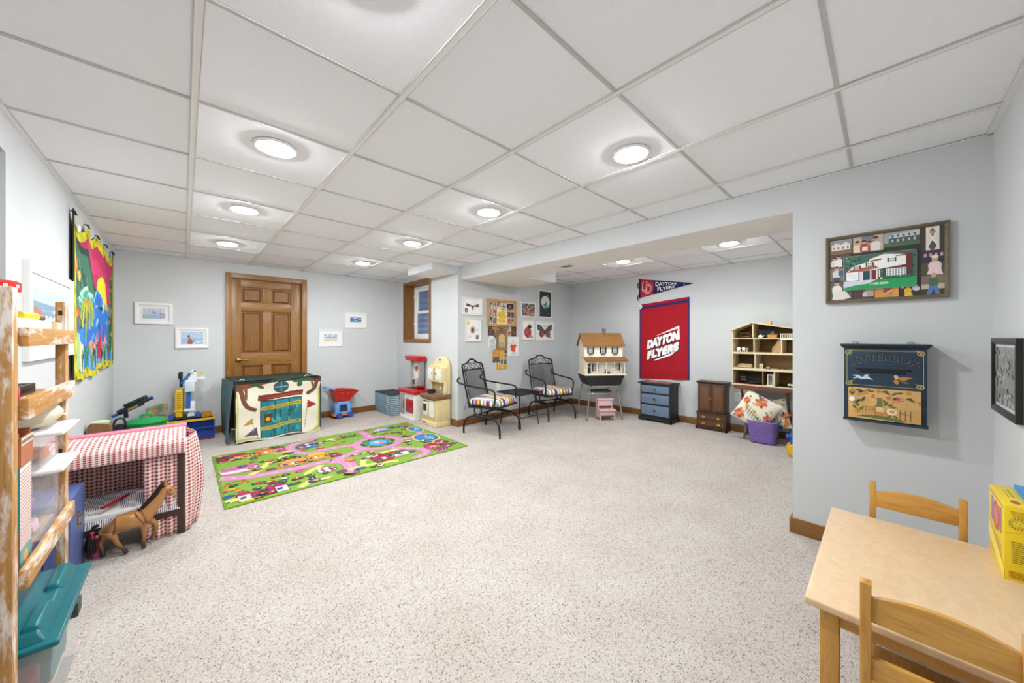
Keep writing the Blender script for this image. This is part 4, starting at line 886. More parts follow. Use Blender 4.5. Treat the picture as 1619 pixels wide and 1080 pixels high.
a.ell(1.04, 4.48, .14, .11, '#35507a', 20); a.ell(1.04, 4.49, .12, .09, '#4f86c4', 20)
for k in range(14): a.ell(1.04+.1*math.cos(k*.9), 4.48+.07*math.sin(k*1.7), .024, .02, ['#d8324f', '#e6b83a', '#f0e6ea', '#2f4f8a', '#8f3a7a'][k % 5], 8)
for k in range(30): a.blob(1.46+r_.uniform(-.13, .13), 4.55+r_.uniform(-.07, .07), .022, .016, r_.choice(['#3f4f63', '#6a7f5c', '#c27a4a', '#8f9aa8', '#2f5f4a', '#d9b34a']), 7, .3, r_)
house(1.37, 3.40, .16, .27, '#b0204c', '#8f1c3f', 2, .02); house(1.52, 3.42, .12, .22, '#e9a0c0', '#a81f4c', 2); house(1.64, 3.44, .1, .18, '#e6e2da', '#c22a54', 2)
a.ell(1.88, 4.55, .12, .075, '#5f3a7a', 20); a.poly([(1.76, 4.53), (1.79, 4.62), (1.87, 4.66), (1.96, 4.61), (2.0, 4.52)], '#b88ac4')
for k in range(5): a.poly([(1.78+.045*k, 4.53), (1.80+.045*k, 4.53), (1.87, 4.655)], '#f0dfee')
a.rect(1.80, 4.49, .16, .04, '#3f7fc4')
house(1.95, 3.42, .12, .18, '#d8628c', '#b3224f', 3); house(2.06, 3.50, .15, .16, '#c9355f', '#8f2a6a', 3); house(1.98, 3.28, .1, .13, '#e58aa8', '#b8304a', 2); house(2.1, 3.36, .1, .12, '#b84a78', '#7a2f5c', 2)
for k in range(6): a.rect(1.245+.04*k, 3.775-.004*k, .034, .035, ['#b3224f', '#efe3da', '#c24a5f', '#f2ece4', '#a81f3f', '#e8c9b0'][k])
for k in range(6): a.ell(1.26+.04*k, 3.77-.004*k, .01, .01, '#2b2226', 8)
a.blob(1.2, 3.66, .055, .045, '#c9683a', 12, .2, r_); a.blob(1.2, 3.68, .04, .025, '#e2a04a', 12, .2, r_)
a.ell(2.15, 4.56, .09, .06, '#d98a3a', 16); a.ell(2.13, 4.57, .055, .035, '#3f8fc4', 14); a.rect(2.18, 4.52, .07, .05, '#b8662f'); a.ell(2.05, 4.63, .05, .03, '#2f7fae', 12); a.ell(2.24, 4.62, .04, .025, '#c24a5f', 10)
for x, y, c1, c2 in ((.586, 4.216, '#1f5d3a', '#c9a52f'), (.594, 3.914, '#b3224f', '#3f4f63'), (.669, 3.395, '#1f6a5a', '#8f3a2a'), (.816, 3.346, '#2f4f9a', '#e0a03a'), (.902, 3.335, '#efe0a0', '#d9b34a'), (1.197, 3.367, '#35507a', '#2f8a7a'), (2.258, 3.43, '#2f5f9a', '#b84a78'), (1.778, 3.489, '#1f6a5a', '#2f8a4a'), (.777, 3.684, '#d9689a', '#c24a78'), (.27, 3.60, '#c9683a', '#e0b03a'), (.24, 3.46, '#1f6a7a', '#2f4f9a'), (.27, 3.36, '#efe0a0', '#e6cf73'), (1.27, 4.34, '#c9a52f', '#b84a3a'), (1.1, 4.3, '#c94a4a', '#e6a03a'), (1.96, 4.33, '#8f2a4a', '#c27a4a'), (2.02, 4.2, '#a83a4a', '#e0b03a'), (1.85, 4.36, '#c26a5a', '#8a3a3a'), (2.0, 4.06, '#1f6a3a', '#c94a6a'), (1.28, 4.55, '#efe6a8', '#d9c23a'), (.45, 3.62, '#1f5d6a', '#c24a3a'), (.72, 3.50, '#1f5d4a', '#c24a3a'), (.56, 3.53, '#1f5d4a', '#b3224f'), (1.9, 3.86, '#c9c23a', '#c94a3a'), (1.75, 4.68, '#c27a4a', '#2f7a4a'), (.8, 4.33, '#35507a', '#7a2f5c'), (1.42, 3.62, '#efe0d0', '#c24a5f')):
    a.blob(x, y, .05, .035, c1, 10, .25, r_); a.blob(x+.01, y+.008, .028, .02, c2, 9, .25, r_)
    a.ell(x-.03, y-.02, .012, .01, '#3a2f35', 7)
rq = random.Random(77); RP = [q for p, w_ in ROADS for q in [(v_.x, v_.y) for v_ in spline([(c_[0], c_[1], 0) for c_ in p], 6)]]+[(1.64+.24*math.cos(k*.3), 4.06+.24*math.sin(k*.3)) for k in range(21)]
n_ = 0
while n_ < 110:
    x, y = rq.uniform(RX0+.04, RX1-.04), rq.uniform(RY0+.04, RY1-.04)
    if min((x-q[0])**2+(y-q[1])**2 for q in RP) < .085**2 or (x-1.64)**2+(y-4.06)**2 < .2**2: continue
    n_ += 1; k = n_ % 6; c1 = rq.choice(['#c2304f', '#2f4f9a', '#d98a3a', '#7a2f6a', '#1f6a5a', '#e0b83a', '#b84a78', '#efe6d0', '#35507a', '#2a5a34'])
    if k < 2: a.blob(x, y, .035, .028, '#3a2a30', 9, .25, rq); a.blob(x, y, .029, .022, c1, 9, .25, rq); a.ell(x+.008, y+.004, .01, .008, '#f0e8d8', 7)
    elif k == 2: a.poly([(x-.03, y-.02), (x+.03, y-.02), (x+.03, y+.012), (x, y+.035), (x-.03, y+.012)], '#43262f'); a.poly([(x-.025, y-.016), (x+.025, y-.016), (x+.025, y+.01), (x-.025, y+.01)], c1); a.rect(x-.008, y-.014, .014, .016, '#f2e6c0')
    elif k == 3: a.rect(x-.004, y-.035, .008, .03, '#5a3a24'); a.blob(x, y, .03, .03, '#1f4f2c', 9, .2, rq); a.blob(x-.004, y+.004, .02, .02, '#3f7f3a', 9, .2, rq)
    elif k == 4: a.rect(x-.03, y-.014, .06, .022, '#3a2a30'); a.rect(x-.027, y-.011, .054, .016, c1); a.ell(x-.016, y-.014, .008, .008, '#1f1a1c', 7); a.ell(x+.016, y-.014, .008, .008, '#1f1a1c', 7)
    else:
        for q in range(5): a.ell(x+.014*math.cos(q*1.26), y+.014*math.sin(q*1.26), .01, .008, c1, 7, q*1.26)
        a.ell(x, y, .007, .007, '#f0d040', 7)
for v in range(len(a.mb.v)):
    x, y, z = a.mb.v[v]; x = min(max(x, RX0+.004), RX1-.004); y = min(max(y, RY0+.004), RY1-.004); a.mb.v[v] = (x, y, rugz(x, y)+z)
a.mb.c = [tuple(q*.74 for q in lin(c_)) for c_ in a.mb.c]
a.build('printed_town', rg, .95, 0, 260)
MB().tube([(RX0, RY0, .006), (RX1, RY0, .006), (RX1, RY1, .006), (RX0, RY1, .006)], .006, 6, True).build('edge_binding', mat('#6f9a1c', .95), rg)

# black patio rockers
BK = mat('#17181a', .42, metal=.2, name='black_wrought_iron')
STR = ['#8fa3bf', '#e6ddd0', '#7a8a3f', '#f0ece4', '#a8262f', '#2b3f8a', '#c9cfd8', '#d98a4a', '#efe3cf', '#5f7a4a', '#e0b04a', '#b83a32', '#9db0c8', '#2f3a6a', '#e8d9c6', '#c9603a', '#8a9a5a', '#f0eadf', '#7f93b5', '#39406f']
def make_chair(lab, loc, rz):
    t = thing('patio_chair', lab, 'chair', loc, rz, 'black patio rocking chairs')
    for s in (-1, 1):
        x = .243*s
        MB().tube(spline([(x, -.278, 0), (x, -.275, .10), (x*.97, -.235, .19), (x*.93, -.13, .232), (x*.9, 0, .236), (x*.93, .13, .232), (x*.97, .235, .19), (x, .275, .10), (x, .278, 0)], 5), .0125, 8).build('leg_arch', BK, t, smooth=60)
        cy = .085; MB().tube([(x*.82, cy+.055*math.cos(q), .298+.055*math.sin(q)) for q in [2*PI*k/20 for k in range(20)]], .009, 8, True).build('spring_loop', BK, t, smooth=60)
        MB().tube(spline([(x*.82, .16, .243), (x*.82, .05, .243), (x*.82, -.05, .25), (x*.82, -.16, .246)], 4), .011, 8).build('spring_bar', BK, t, smooth=60)
        MB().tube(spline([(x, .34, .70), (x*1.02, .37, .69), (x*1.02, .375, .655), (x*1.02, .33, .635), (x*1.04, .2, .615), (x*1.06, 0, .60), (x*1.06, -.14, .59), (x*1.06, -.2, .57), (x*1.05, -.215, .53), (x*1.02, -.21, .45), (x, -.19, .38), (x*.98, -.15, .355)], 4), .0115, 8).build('arm', BK, t, smooth=60)
        MB().tube([(x*.93, .2, .345), (x*.92, .27, .6), (x*.9, .325, .86)], .0115, 8).build('back_post', BK, t, smooth=60)
    MB().tube([(-.235, -.13, .232), (.235, -.13, .232)], .009, 6).tube([(-.235, .13, .232), (.235, .13, .232)], .009, 6).build('stretcher', BK, t)
    MB().tube([(-.225, -.23, .36), (.225, -.23, .36), (.23, .21, .34), (-.23, .21, .34)], .0115, 8, True).tube([(-.2, .09, .35), (.2, .09, .35)], .009, 6).build('seat_frame', BK, t)
    MB().box(-.22, .22, -.22, .2, .348, .352).build('seat_mesh', BK, t)
    B = lambda u, h: (u, .2+.13*(h-.345)/.515, h)
    MB().tube(spline([B(-.22, .82), B(-.205, .868), B(-.12, .885), B(-.05, .925), B(0, .935), B(.05, .925), B(.12, .885), B(.205, .868), B(.22, .82)], 5), .011, 8).build('top_rail', BK, t, smooth=60)
    MB().tube([B(-.215, .80), B(.215, .80)], .008, 6).tube([B(-.185, .80), B(-.19, .37)], .006, 6).tube([B(.185, .80), B(.19, .37)], .006, 6).tube([B(-.2, .37), B(.2, .37)], .008, 6).build('back_frame', BK, t)
    for s in (-1, 1):
        MB().tube(spline([B(0, .81), B(.055*s, .835), B(.05*s, .885), B(.02*s, .88), B(.025*s, .85)], 5), .005, 6).build('scroll', BK, t, smooth=60)
        MB().tube(spline([B(.06*s, .905), B(.1*s, .85), B(.14*s, .81), B(.175*s, .825), B(.165*s, .855), B(.145*s, .84)], 5), .005, 6).build('scroll', BK, t, smooth=60)
    mb = MB(); n = 34
    for k in range(n):
        x = -.182+.364*k/(n-1); mb.tube([B(x, .375), B(x, .797)], .0017, 4, caps=False)
    for k in range(38):
        h = .38+.41*k/37; mb.tube([B(-.186, h), B(.186, h)], .0017, 4, caps=False)
    mb.build('wire_mesh', BK, t, kind='stuff')
    cu = MB(); E = .235
    def cz(x, y): m = max(0, 1-abs(x)**7)*max(0, 1-abs(y)**7); return m**.35
    sc2 = lambda x, y: (x*E*(1-.05*abs(y)**6), -.01+y*E*(1-.05*abs(x)**6))
    def scol(u, v):
        x, y = 2*u-1, 2*v-1; w_ = y if abs(x) > .955 else x
        return STR[int((w_+1)*.5*16) % len(STR)]
    cu.grid(lambda u, v: (*sc2(2*u-1, 2*v-1), .40+.062*cz(2*u-1, 2*v-1)+.008*math.sin(u*8)*math.sin(v*6)*cz(2*u-1, 2*v-1)), 84, 40, cf=scol).grid(lambda u, v: (*sc2(2*u-1, 2*v-1), .40-.042*cz(2*u-1, 2*v-1)), 84, 40, cf=scol)
    c0 = cu.build('cushion', vmat(.9, 0, 300), t, smooth=75)
    for s in (-1, 1): MB().tube(spline([(.21*s, .2, .40), (.235*s, .24, .39), (.25*s, .25, .34), (.245*s, .26, .30)], 4), .004, 6).build('tie', mat('#3a4468', .9), c0)
make_chair('black iron patio chair with striped cushion left of the small side table', (2.924, 3.526, 0), R(15.6))
make_chair('black iron patio chair with striped cushion between side table and dollhouse', (4.145, 3.557, 0), R(-15))
st = thing('side_table', 'small square black metal mesh side table between the two patio chairs', 'table', (3.46, 3.57, 0))
MB().tube([(-.22, -.22, .455), (.22, -.22, .455), (.22, .22, .455), (-.22, .22, .455)], .011, 6, True).build('rim', BK, st, smooth=60)
mb = MB()
for k in range(44):
    q = -.215+.43*k/43; mb.box(q-.0032, q+.0032, -.215, .215, .452, .455).box(-.215, .215, q-.0032, q+.0032, .4505, .4535)
mb.build('mesh_top', BK, st, kind='stuff')
for sx in (-1, 1):
    for sy in (-1, 1): MB().tube([(.14*sx, .16*sy, .45), (.2*sx, .185*sy, 0)], .007, 6).build('leg', BK, st, smooth=60)
    MB().tube([(.175*sx, -.178, .16), (.175*sx, .178, .16)], .005, 6).build('brace', BK, st)
MB().tube([(-.18, -.178, .13), (.18, -.178, .13)], .005, 6).build('brace', BK, st)

# school desk carrying the finished dollhouse
DKL = (4.534, 2.858, 0); DKR = R(-37.8)
sd = thing('school_desk', 'old school desk with chrome legs and dark shell under the dollhouse', 'desk', DKL, DKR)
for s in (-1, 1):
    MB().tube(spline([(.272*s, 0, 0), (.245*s, .01, .25), (.215*s, .025, .46), (.19*s, .03, .497), (.12*s, .035, .505), (0, .035, .505)], 5), .011, 10).build('leg', CHROME, sd, smooth=60)
    MB().tube(spline([(.275*s, .49, 0), (.245*s, .475, .25), (.215*s, .45, .46), (.2*s, .42, .497), (.19*s, .3, .505), (.185*s, .04, .502)], 5), .011, 10).build('leg', CHROME, sd, smooth=60)
    for y in (0, .49): MB().lathe([(.014, 0), (.015, .012), (.012, .022)], 10, (.272*s, y, 0)).build('glide', mat('#6d6a66', .5), sd)
MB().tube(spline([(-.21, .1, .5), (-.215, .1, .42), (-.2, .12, .385), (-.1, .12, .378), (.1, .12, .378), (.2, .12, .385), (.215, .1, .42), (.21, .1, .5)], 4), .006, 8).build('rack_rail', CHROME, sd, smooth=60)
MB().tube(spline([(-.21, .4, .5), (-.215, .4, .42), (-.2, .38, .385), (0, .38, .378), (.2, .38, .385), (.215, .4, .42), (.21, .4, .5)], 4), .006, 8).build('rack_rail', CHROME, sd, smooth=60)
for k in range(7): MB().tube([(-.18+.06*k, .12, .374), (-.18+.06*k, .38, .374)], .003, 6).build('rack_wire', CHROME, sd)
MB().tbox(-.25, .25, -.0, .38, .517, -.30, .30, -.04, .42, .668).build('shell', mat('#25262b', .5, var=.2, grain=60), sd, bevel=.022, seg=3)
bk = thing('book_stack', 'flat grey-brown books on the wire rack under the school desk', 'books', DKL, DKR)
MB().box(-.15, .17, .13, .36, .383, .40).build('book', mat('#6f665c', .7), bk, bevel=.002); MB().box(-.13, .15, .14, .35, .4005, .416).build('book', mat('#4f4943', .7), bk, bevel=.002)
dh = thing('dollhouse', 'cream wooden dollhouse with brown shingled roof and front porch', 'dollhouse', (*DKL[:2], .6685), DKR)
CRM = mat('#e9e0c8', .6, var=.03); CRM2 = mat('#f1ead8', .6, var=.03); SHG = wood('#5f3d1a', '#9a6c38', 'x', rough=.85, streak=60); GRN = mat('#26352c', .6)
MB().box(-.315, .315, -.06, .36, 0, .02).build('base', CRM, dh, bevel=.003)
MB().box(-.295, .295, .04, .35, .02, .445).build('walls', CRM2, dh, bevel=.002)
for s in (-1, 1): MB().prism([(.04, .445), (.195, .618), (.35, .445)], .295*s, .285*s, 'yz').build('gable', CRM2, dh)
# roof: two slopes, courses of shingles
def slope(y0, z0, y1, z1, x0, x1, n, nm='roof'):
    rt = MB().add([(x0, y0, z0), (x1, y0, z0), (x1-.0, y1, z1), (x0, y1, z1), (x0, y0, z0-.008), (x1, y0, z0-.008), (x1, y1, z1-.008), (x0, y1, z1-.008)], [(0,1,2,3), (7,6,5,4), (0,4,5,1), (1,5,6,2), (2,6,7,3), (3,7,4,0)]).build(nm, SHG, dh)
    rd = random.Random(int(z0*1e4)); mb = MB()
    for k in range(n):
        f0, f1 = k/n, min((k+1.25)/n, 1); x = x0
        while x < x1-.005:
            w_ = min(rd.uniform(.014, .022), x1-x); ya, za, yb_, zb = y0+(y1-y0)*f0, z0+(z1-z0)*f0+.004, y0+(y1-y0)*f1, z0+(z1-z0)*f1+.0015
            mb.add([(x+.001, ya, za+rd.uniform(0, .001)), (x+w_-.001, ya, za), (x+w_-.001, yb_, zb), (x+.001, yb_, zb)], [(0, 1, 2, 3)]); x += w_
    mb.build('shingles', SHG, rt, kind='stuff')
slope(.005, .435, .195, .628, -.325, .325, 9); slope(.385, .435, .195, .628, -.325, .325, 9)
slope(-.085, .215, .045, .272, -.315, .335, 4, 'porch_roof')
MB().box(-.3, .3, -.06, -.045, .198, .212).build('porch_beam', CRM2, dh, bevel=.001)
for x in (-.285, -.13, .01, .13, .285):
    MB().cyl((x, -.052, .02), (x, -.052, .2), .006, n=8).lathe([(.009, .06), (.011, .075), (.009, .09)], 8, (x, -.052, .02)).build('porch_post', CRM2, dh)
    for s in (-1, 1):
        if -.29 < x+.02*s < .29: MB().prism([(x, .2), (x+.035*s, .2), (x+.02*s, .19), (x+.006*s, .165), (x, .16)], -.054, -.05).build('bracket', CRM2, dh)
def dwin(x, z, w_=.055, h_=.09, y=.04, shut=True, vine=True):
    f = MB().box(x-w_/2, x+w_/2, y-.006, y, z, z+h_).build('window', CRM2, dh)
    for k in (0, 1):
        for j in (0, 1): MB().box(x-w_/2+.006+k*(w_/2-.003), x-.0015+k*(w_/2-.003), y-.0065, y-.0055, z+.006+j*(h_/2-.003), z+h_/2-.0015+j*(h_/2-.003)).build('pane', mat('#8d95a0', .15), f)
    if shut:
        for s in (-1, 1): MB().box(x+s*(w_/2+.013)-.011, x+s*(w_/2+.013)+.011, y-.005, y, z, z+h_).build('shutter', GRN, dh)
    if vine: MB().box(x-w_/2-.006, x+w_/2+.006, y-.02, y, z-.014, z-.002).build('flower_box', GRN, dh)
for x in (-.2, -.01, .175): dwin(x, .325)
dwin(-.13, .055, .05, .115, vine=False); dwin(.205, .06, .055, .115, vine=False)
MB().box(-.245, -.2, .034, .04, .022, .17).build('front_door', mat('#1f3a33', .5), dh, bevel=.001); MB().tube([(-.2225+.016*math.cos(q), .03, .125+.016*math.sin(q)) for q in [2*PI*k/14 for k in range(14)]], .004, 5, True).build('wreath', mat('#c9c2a8', .8), dh)
MB().box(.01, .022, .0, .02, .02, .08).box(.012, .02, .002, .018, .08, .095).build('porch_figure', mat('#7a4a3a', .7), dh); MB().box(.05, .085, -.01, .02, .02, .05).build('porch_pot', mat('#7d3b34', .7), dh, bevel=.006)
MB().box(.035, .075, .16, .2, .56, .69).box(.03, .08, .155, .205, .68, .695).build('chimney', mat('#6f6259', .8), dh, bevel=.002)
# pink step stool
ps = thing('step_stool', 'small pink wooden two-step stool under the school desk', 'stool', (4.60, 2.885, 0), R(-38))
PNK = mat('#d9b4b4', .5, var=.03)
for s in (-1, 1): MB().prism([(-.10, 0), (-.085, .0), (-.06, .03), (.06, .03), (.09, 0), (.12, 0), (.12, .29), (.005, .29), (.005, .145), (-.10, .145)], .11*s, .098*s, 'yz').build('side_panel', PNK, ps)
MB().box(-.125, .125, -.125, .012, .145, .16).build('step', PNK, ps, bevel=.003); MB().box(-.125, .125, -.01, .13, .29, .305).build('step', PNK, ps, bevel=.003)
MB().box(-.098, .098, -.1, -.09, .075, .145).build('riser', PNK, ps); MB().box(-.098, .098, .0, .01, .20, .29).build('riser', PNK, ps); MB().box(-.098, .098, .105, .115, .05, .29).build('back_panel', PNK, ps)
a = Art(True); a.blob(.03, -.06, .018, .012, '#a86a8a', 9, .2); a.build('sticker', ps, .5, loc=(0, 0, .1603))
# black dresser with blue drawers
dz = thing('dresser', 'small black dresser with three blue-grey drawers under the red banner', 'dresser', (5.095, 2.292, 0), -PI/2)
BKW = mat('#1f2226', .5, var=.1); BLU = mat('#66788f', .55, var=.05); hw = .225
MB().box(-hw, hw, -.125, .145, .05, .545).build('carcass', BKW, dz, bevel=.003)
MB().box(-hw-.028, hw+.028, -.15, .148, .545, .565).build('top', BKW, dz, bevel=.006)
MB().prism([(-hw-.018, 0), (-hw+.05, 0), (-hw+.07, .028), (hw-.07, .028), (hw-.05, 0), (hw+.018, 0), (hw+.018, .062), (-hw-.018, .062)], -.145, -.13).prism([(-.145, 0), (-.09, 0), (-.075, .028), (.09, .028), (.1, 0), (.148, 0), (.148, .062), (-.145, .062)], -hw-.018, -hw-.004, 'yz').prism([(-.145, 0), (-.09, 0), (-.075, .028), (.09, .028), (.1, 0), (.148, 0), (.148, .062), (-.145, .062)], hw+.004, hw+.018, 'yz').build('plinth', BKW, dz)
for z0, z1 in ((.09, .235), (.262, .395), (.42, .525)):
    d_ = MB().box(-hw+.022, hw-.022, -.136, -.12, z0, z1).build('drawer', BLU, dz, bevel=.004); MB().lathe([(.006, -.136), (.007, -.146), (.014, -.15), (.013, -.16), (1e-6, -.164)], 14, (0, 0, (z0+z1)/2), axis='y').build('knob', BKW, d_, smooth=50)
pz_ = thing('puzzle', 'flat colourful jigsaw picture lying on top of the black dresser', 'puzzle', (5.095, 2.292, .5655), -PI/2)
MB().box(-.18, .20, -.11, .12, 0, .004).build('board', mat('#8a5a4a', .7), pz_); a = Art(True); strokes(a, 1, 1, ['#c96a4a', '#d9b08a', '#7a8fb0', '#b83a3a', '#e2cfa8', '#5a7a5a'], 70, random.Random(3), -.17, .19, -.1, .11, .025, .02); a.build('print', pz_, .6, loc=(0, 0, .0045))
# small brown armoire
ar = thing('armoire', 'small dark brown wooden armoire with two doors and two drawers', 'cabinet', (5.135, 1.571, 0), -PI/2)
WAL = wood('#2e1a10', '#51301d', 'z', rough=.35); WALP = wood('#4a2f18', '#6b4726', 'z', rough=.4); WALX = wood('#3b2114', '#5f3a20', 'x', rough=.35); hw = .178
MB().box(-hw, hw, -.085, .105, .03, .215).build('base_case', WAL, ar, bevel=.003); MB().box(-hw-.01, hw+.01, -.095, .108, .215, .228).build('waist_moulding', WAL, ar, bevel=.003)
MB().box(-hw+.012, hw-.012, -.07, .1, .228, .62).build('upper_case', WAL, ar, bevel=.002); MB().tbox(-hw+.006, hw-.006, -.076, .104, .616, -hw-.008, hw+.008, -.092, .106, .632).box(-hw-.008, hw+.008, -.092, .106, .632, .642).build('cornice', WAL, ar, bevel=.002)
MB().prism([(-hw-.01, 0), (-hw+.04, 0), (-hw+.055, .02), (hw-.055, .02), (hw-.04, 0), (hw+.01, 0), (hw+.01, .038), (-hw-.01, .038)], -.097, -.08).prism([(-.097, 0), (-.05, 0), (-.04, .02), (.06, .02), (.07, 0), (.108, 0), (.108, .038), (-.097, .038)], -hw-.01, -hw+.004, 'yz').prism([(-.097, 0), (-.05, 0), (-.04, .02), (.06, .02), (.07, 0), (.108, 0), (.108, .038), (-.097, .038)], hw-.004, hw+.01, 'yz').build('plinth', WAL, ar)
for s in (-1, 1):
    d_ = MB().box(min(.003*s, (hw-.02)*s), max(.003*s, (hw-.02)*s), -.082, -.07, .236, .605).build('door', WAL, ar, bevel=.002)
    MB().box(min(.03*s, (hw-.045)*s), max(.03*s, (hw-.045)*s), -.0835, -.081, .268, .572).build('inset_panel', WALP, d_, bevel=.001)
    MB().lathe([(.004, -.082), (.005, -.09), (.008, -.093), (1e-6, -.1)], 12, (.014*s, 0, .42), axis='y').box(.014*s-.005, .014*s+.005, -.084, -.082, .405, .435).build('door_knob', BRASS, d_)
for z in (.052, .135):
    d_ = MB().box(-hw+.02, hw-.02, -.094, -.084, z, z+.07).build('drawer', WALX, ar, bevel=.003)
    for s in (-1, 1): MB().box(.09*s-.016, .09*s+.016, -.096, -.094, z+.03, z+.046).tube(spline([(.09*s-.018, -.097, z+.042), (.09*s-.01, -.104, z+.026), (.09*s+.01, -.104, z+.026), (.09*s+.018, -.097, z+.042)], 4), .003, 6).build('pull', BRASS, d_)

# folding tray table and the open dollhouse on it
tt = thing('tray_table', 'brown wooden folding tray table under the open dollhouse', 'table', (4.90, 1.27, 0), -PI/2)
TW = wood('#4a2c1c', '#6f4630', 'x', rough=.4); TWZ = wood('#3b2317', '#5c3826', 'z', rough=.4); TL = .78
MB().prism([(.0, .622), (.04, .604), (TL-.04, .604), (TL, .622), (TL, .63), (0, .63)], -.02, .33).build('tray', TW, tt, bevel=.003)
MB().box(.02, TL-.02, -.018, -.01, .63, .6495).box(.02, TL-.02, .315, .325, .63, .6495).box(.0, .012, -.01, .315, .63, .6495).box(TL-.012, TL, -.01, .315, .63, .6495).build('lip', TW, tt)
for x in (.085, TL-.25):
    MB().obox((x, .155, .30), (.026, .014, .66), (R(26), 0, 0)).build('leg', TWZ, tt); MB().obox((x+.028, .155, .30), (.026, .014, .66), (R(-26), 0, 0)).build('leg', TWZ, tt)
MB().box(.11, TL-.22, .005, .02, .06, .08).build('stretcher', TWZ, tt); MB().box(.11, TL-.22, .29, .305, .06, .08).build('stretcher', TWZ, tt)
OH = (4.925, 1.29, .6505); oh = thing('open_dollhouse', 'open-fronted four-storey dollhouse with cream floors on the tray table', 'dollhouse', OH, -PI/2)
PLY = mat('#e4d3ac', .6, var=.05); BRN = mat('#7a5c3a', .8, var=.15); WPB = stripes('#8a6c4a', '#a58a66', 90, .5, 0, .8); DGR = mat('#55503f', .8, var=.15)
OW, OD = .76, .27; Z1, Z2, Z3 = .19, .385, .565; EZ, AX, AZ, EZR = .665, .205, .752, .645
MB().box(0, .008, 0, OD, 0, EZ).build('side_wall', PLY, oh); MB().box(OW-.008, OW, 0, OD, 0, EZR).build('side_wall', PLY, oh)
MB().prism([(0, 0), (OW, 0), (OW, EZR), (AX, AZ), (0, EZ)], OD-.006, OD).build('back_wall', BRN, oh)
for z, th in ((0, .016), (Z1-.006, .024), (Z2-.004, .02)): MB().box(.008, OW-.008, -.002, OD-.006, z, z+th).build('floor_board', PLY, oh)
MB().box(.008, .492, -.002, OD-.006, Z3, Z3+.009).build('floor_board', PLY, oh); MB().box(.492, OW-.008, .09, OD-.006, Z3, Z3+.009).build('floor_board', PLY, oh)
for a_, b_ in (((-.02, EZ-.006), (AX, AZ)), ((AX, AZ), (OW+.02, EZR-.004))):
    MB().add([(a_[0], -.02, a_[1]), (b_[0], -.02, b_[1]), (b_[0], OD, b_[1]), (a_[0], OD, a_[1]), (a_[0], -.02, a_[1]+.012), (b_[0], -.02, b_[1]+.012), (b_[0], OD, b_[1]+.012), (a_[0], OD, a_[1]+.012)], [(3,2,1,0), (4,5,6,7), (0,1,5,4), (1,2,6,5), (2,3,7,6), (3,0,4,7)]).build('roof_panel', PLY, oh)
MB().box(.32, .38, .08, .14, .72, .775).build('chimney', mat('#c9a77a', .7), oh, bevel=.002)
for x, z0, z1 in ((AX+.005, Z3+.009, AZ), (.222, Z2+.016, Z3), (.232, Z1+.018, Z2-.004), (.42, .016, Z1-.006), (.488, Z2+.016, Z3)): MB().box(x, x+.011, 0, OD-.006, z0, z1).build('partition', PLY, oh)
MB().box(.31, .316, 0, OD-.006, .016, Z1-.006).build('partition', mat('#9a7a52', .7), oh)
MB().box(.245, OW-.01, OD-.0075, OD-.006, Z1+.018, Z2-.004).build('panelling', WPB, oh); MB().box(.008, .31, OD-.0075, OD-.006, .016, Z1-.006).build('wallpaper', DGR, oh); MB().box(.008, .23, OD-.0075, OD-.006, Z1+.018, Z2-.004).build('wallpaper', DGR, oh)
MB().box(.43, OW-.01, .003, OD-.008, .016, .018).build('floor_mat', mat('#2c2f2b', .9), oh); MB().box(.012, .305, .003, OD-.008, .016, .018).build('floor_mat', mat('#8a2420', .9), oh)
MB().box(.48, OW, -.004, .004, Z3-.012, Z3+.012).build('balcony_edge', mat('#ece4d2', .6), oh)
for k in range(18): MB().box(.482+.0155*k, .4895+.0155*k, -.002, .002, Z3+.012, Z3+.05).build('baluster', mat('#ece4d2', .6), oh)
MB().box(.48, OW, -.004, .004, Z3+.05, Z3+.058).build('balcony_rail', mat('#ece4d2', .6), oh)
for k in range(7): MB().box(.40+.0125*k, .4125+.0125*k, .02, .07, Z2+.016, Z2+.03+.022*k).build('stair', mat('#b8935f', .7), oh); MB().box(.404+.0125*k, .4085+.0125*k, .018, .022, Z2+.03+.022*k, Z2+.075+.022*k).build('stair_baluster', PLY, oh)
for z in (.07, .26, .45, .60): MB().box(.0085, .0115, .06, .15, z, z+.075).build('side_window', mat('#e0d2a8', .5), oh)
# dollhouse furniture (each a thing of its own)
OFG = 'miniature furniture inside the open dollhouse'
def mini(name, lab, cat, x, z, y=.03): return thing(name, lab, cat, (OH[0]+y, OH[1]-x, OH[2]+z), -PI/2, OFG)
m = mini('toy_board', 'miniature black panel standing in the attic room', 'toy furniture', .265, Z3+.0095, .08); MB().box(0, .105, 0, .008, 0, .098).build('panel', mat('#14161c', .3), m); MB().box(.01, .095, -.015, .008, 0, .008).build('foot', BLACK, m)
m = mini('toy_teapot', 'tiny white pot in the attic of the open dollhouse', 'toy', .268, Z3+.0095); MB().lathe([(.016, 0), (.024, .012), (.02, .028), (.008, .036), (1e-6, .04)], 12, (.02, 0, 0)).build('pot', WHITE, m, smooth=60); MB().tube([(.042, 0, .016), (.056, 0, .028)], .004, 6).build('spout', WHITE, m)
m = mini('toy_chest', 'tiny orange chest in the dollhouse attic', 'toy furniture', .355, Z3+.0095); MB().box(0, .09, 0, .05, 0, .034).build('chest', mat('#c9872f', .5), m, bevel=.002); MB().box(-.003, .093, -.003, .053, .034, .039).build('lid', mat('#d99a45', .5), m)
m = mini('toy_bag', 'tiny blue bundle on the orange attic chest', 'toy', .40, Z3+.049, .055); MB().ball((0, 0, .014), (.026, .02, .015)).ball((.004, 0, .032), (.014, .012, .013)).build('bundle', mat('#4a5d72', .8), m, smooth=60)
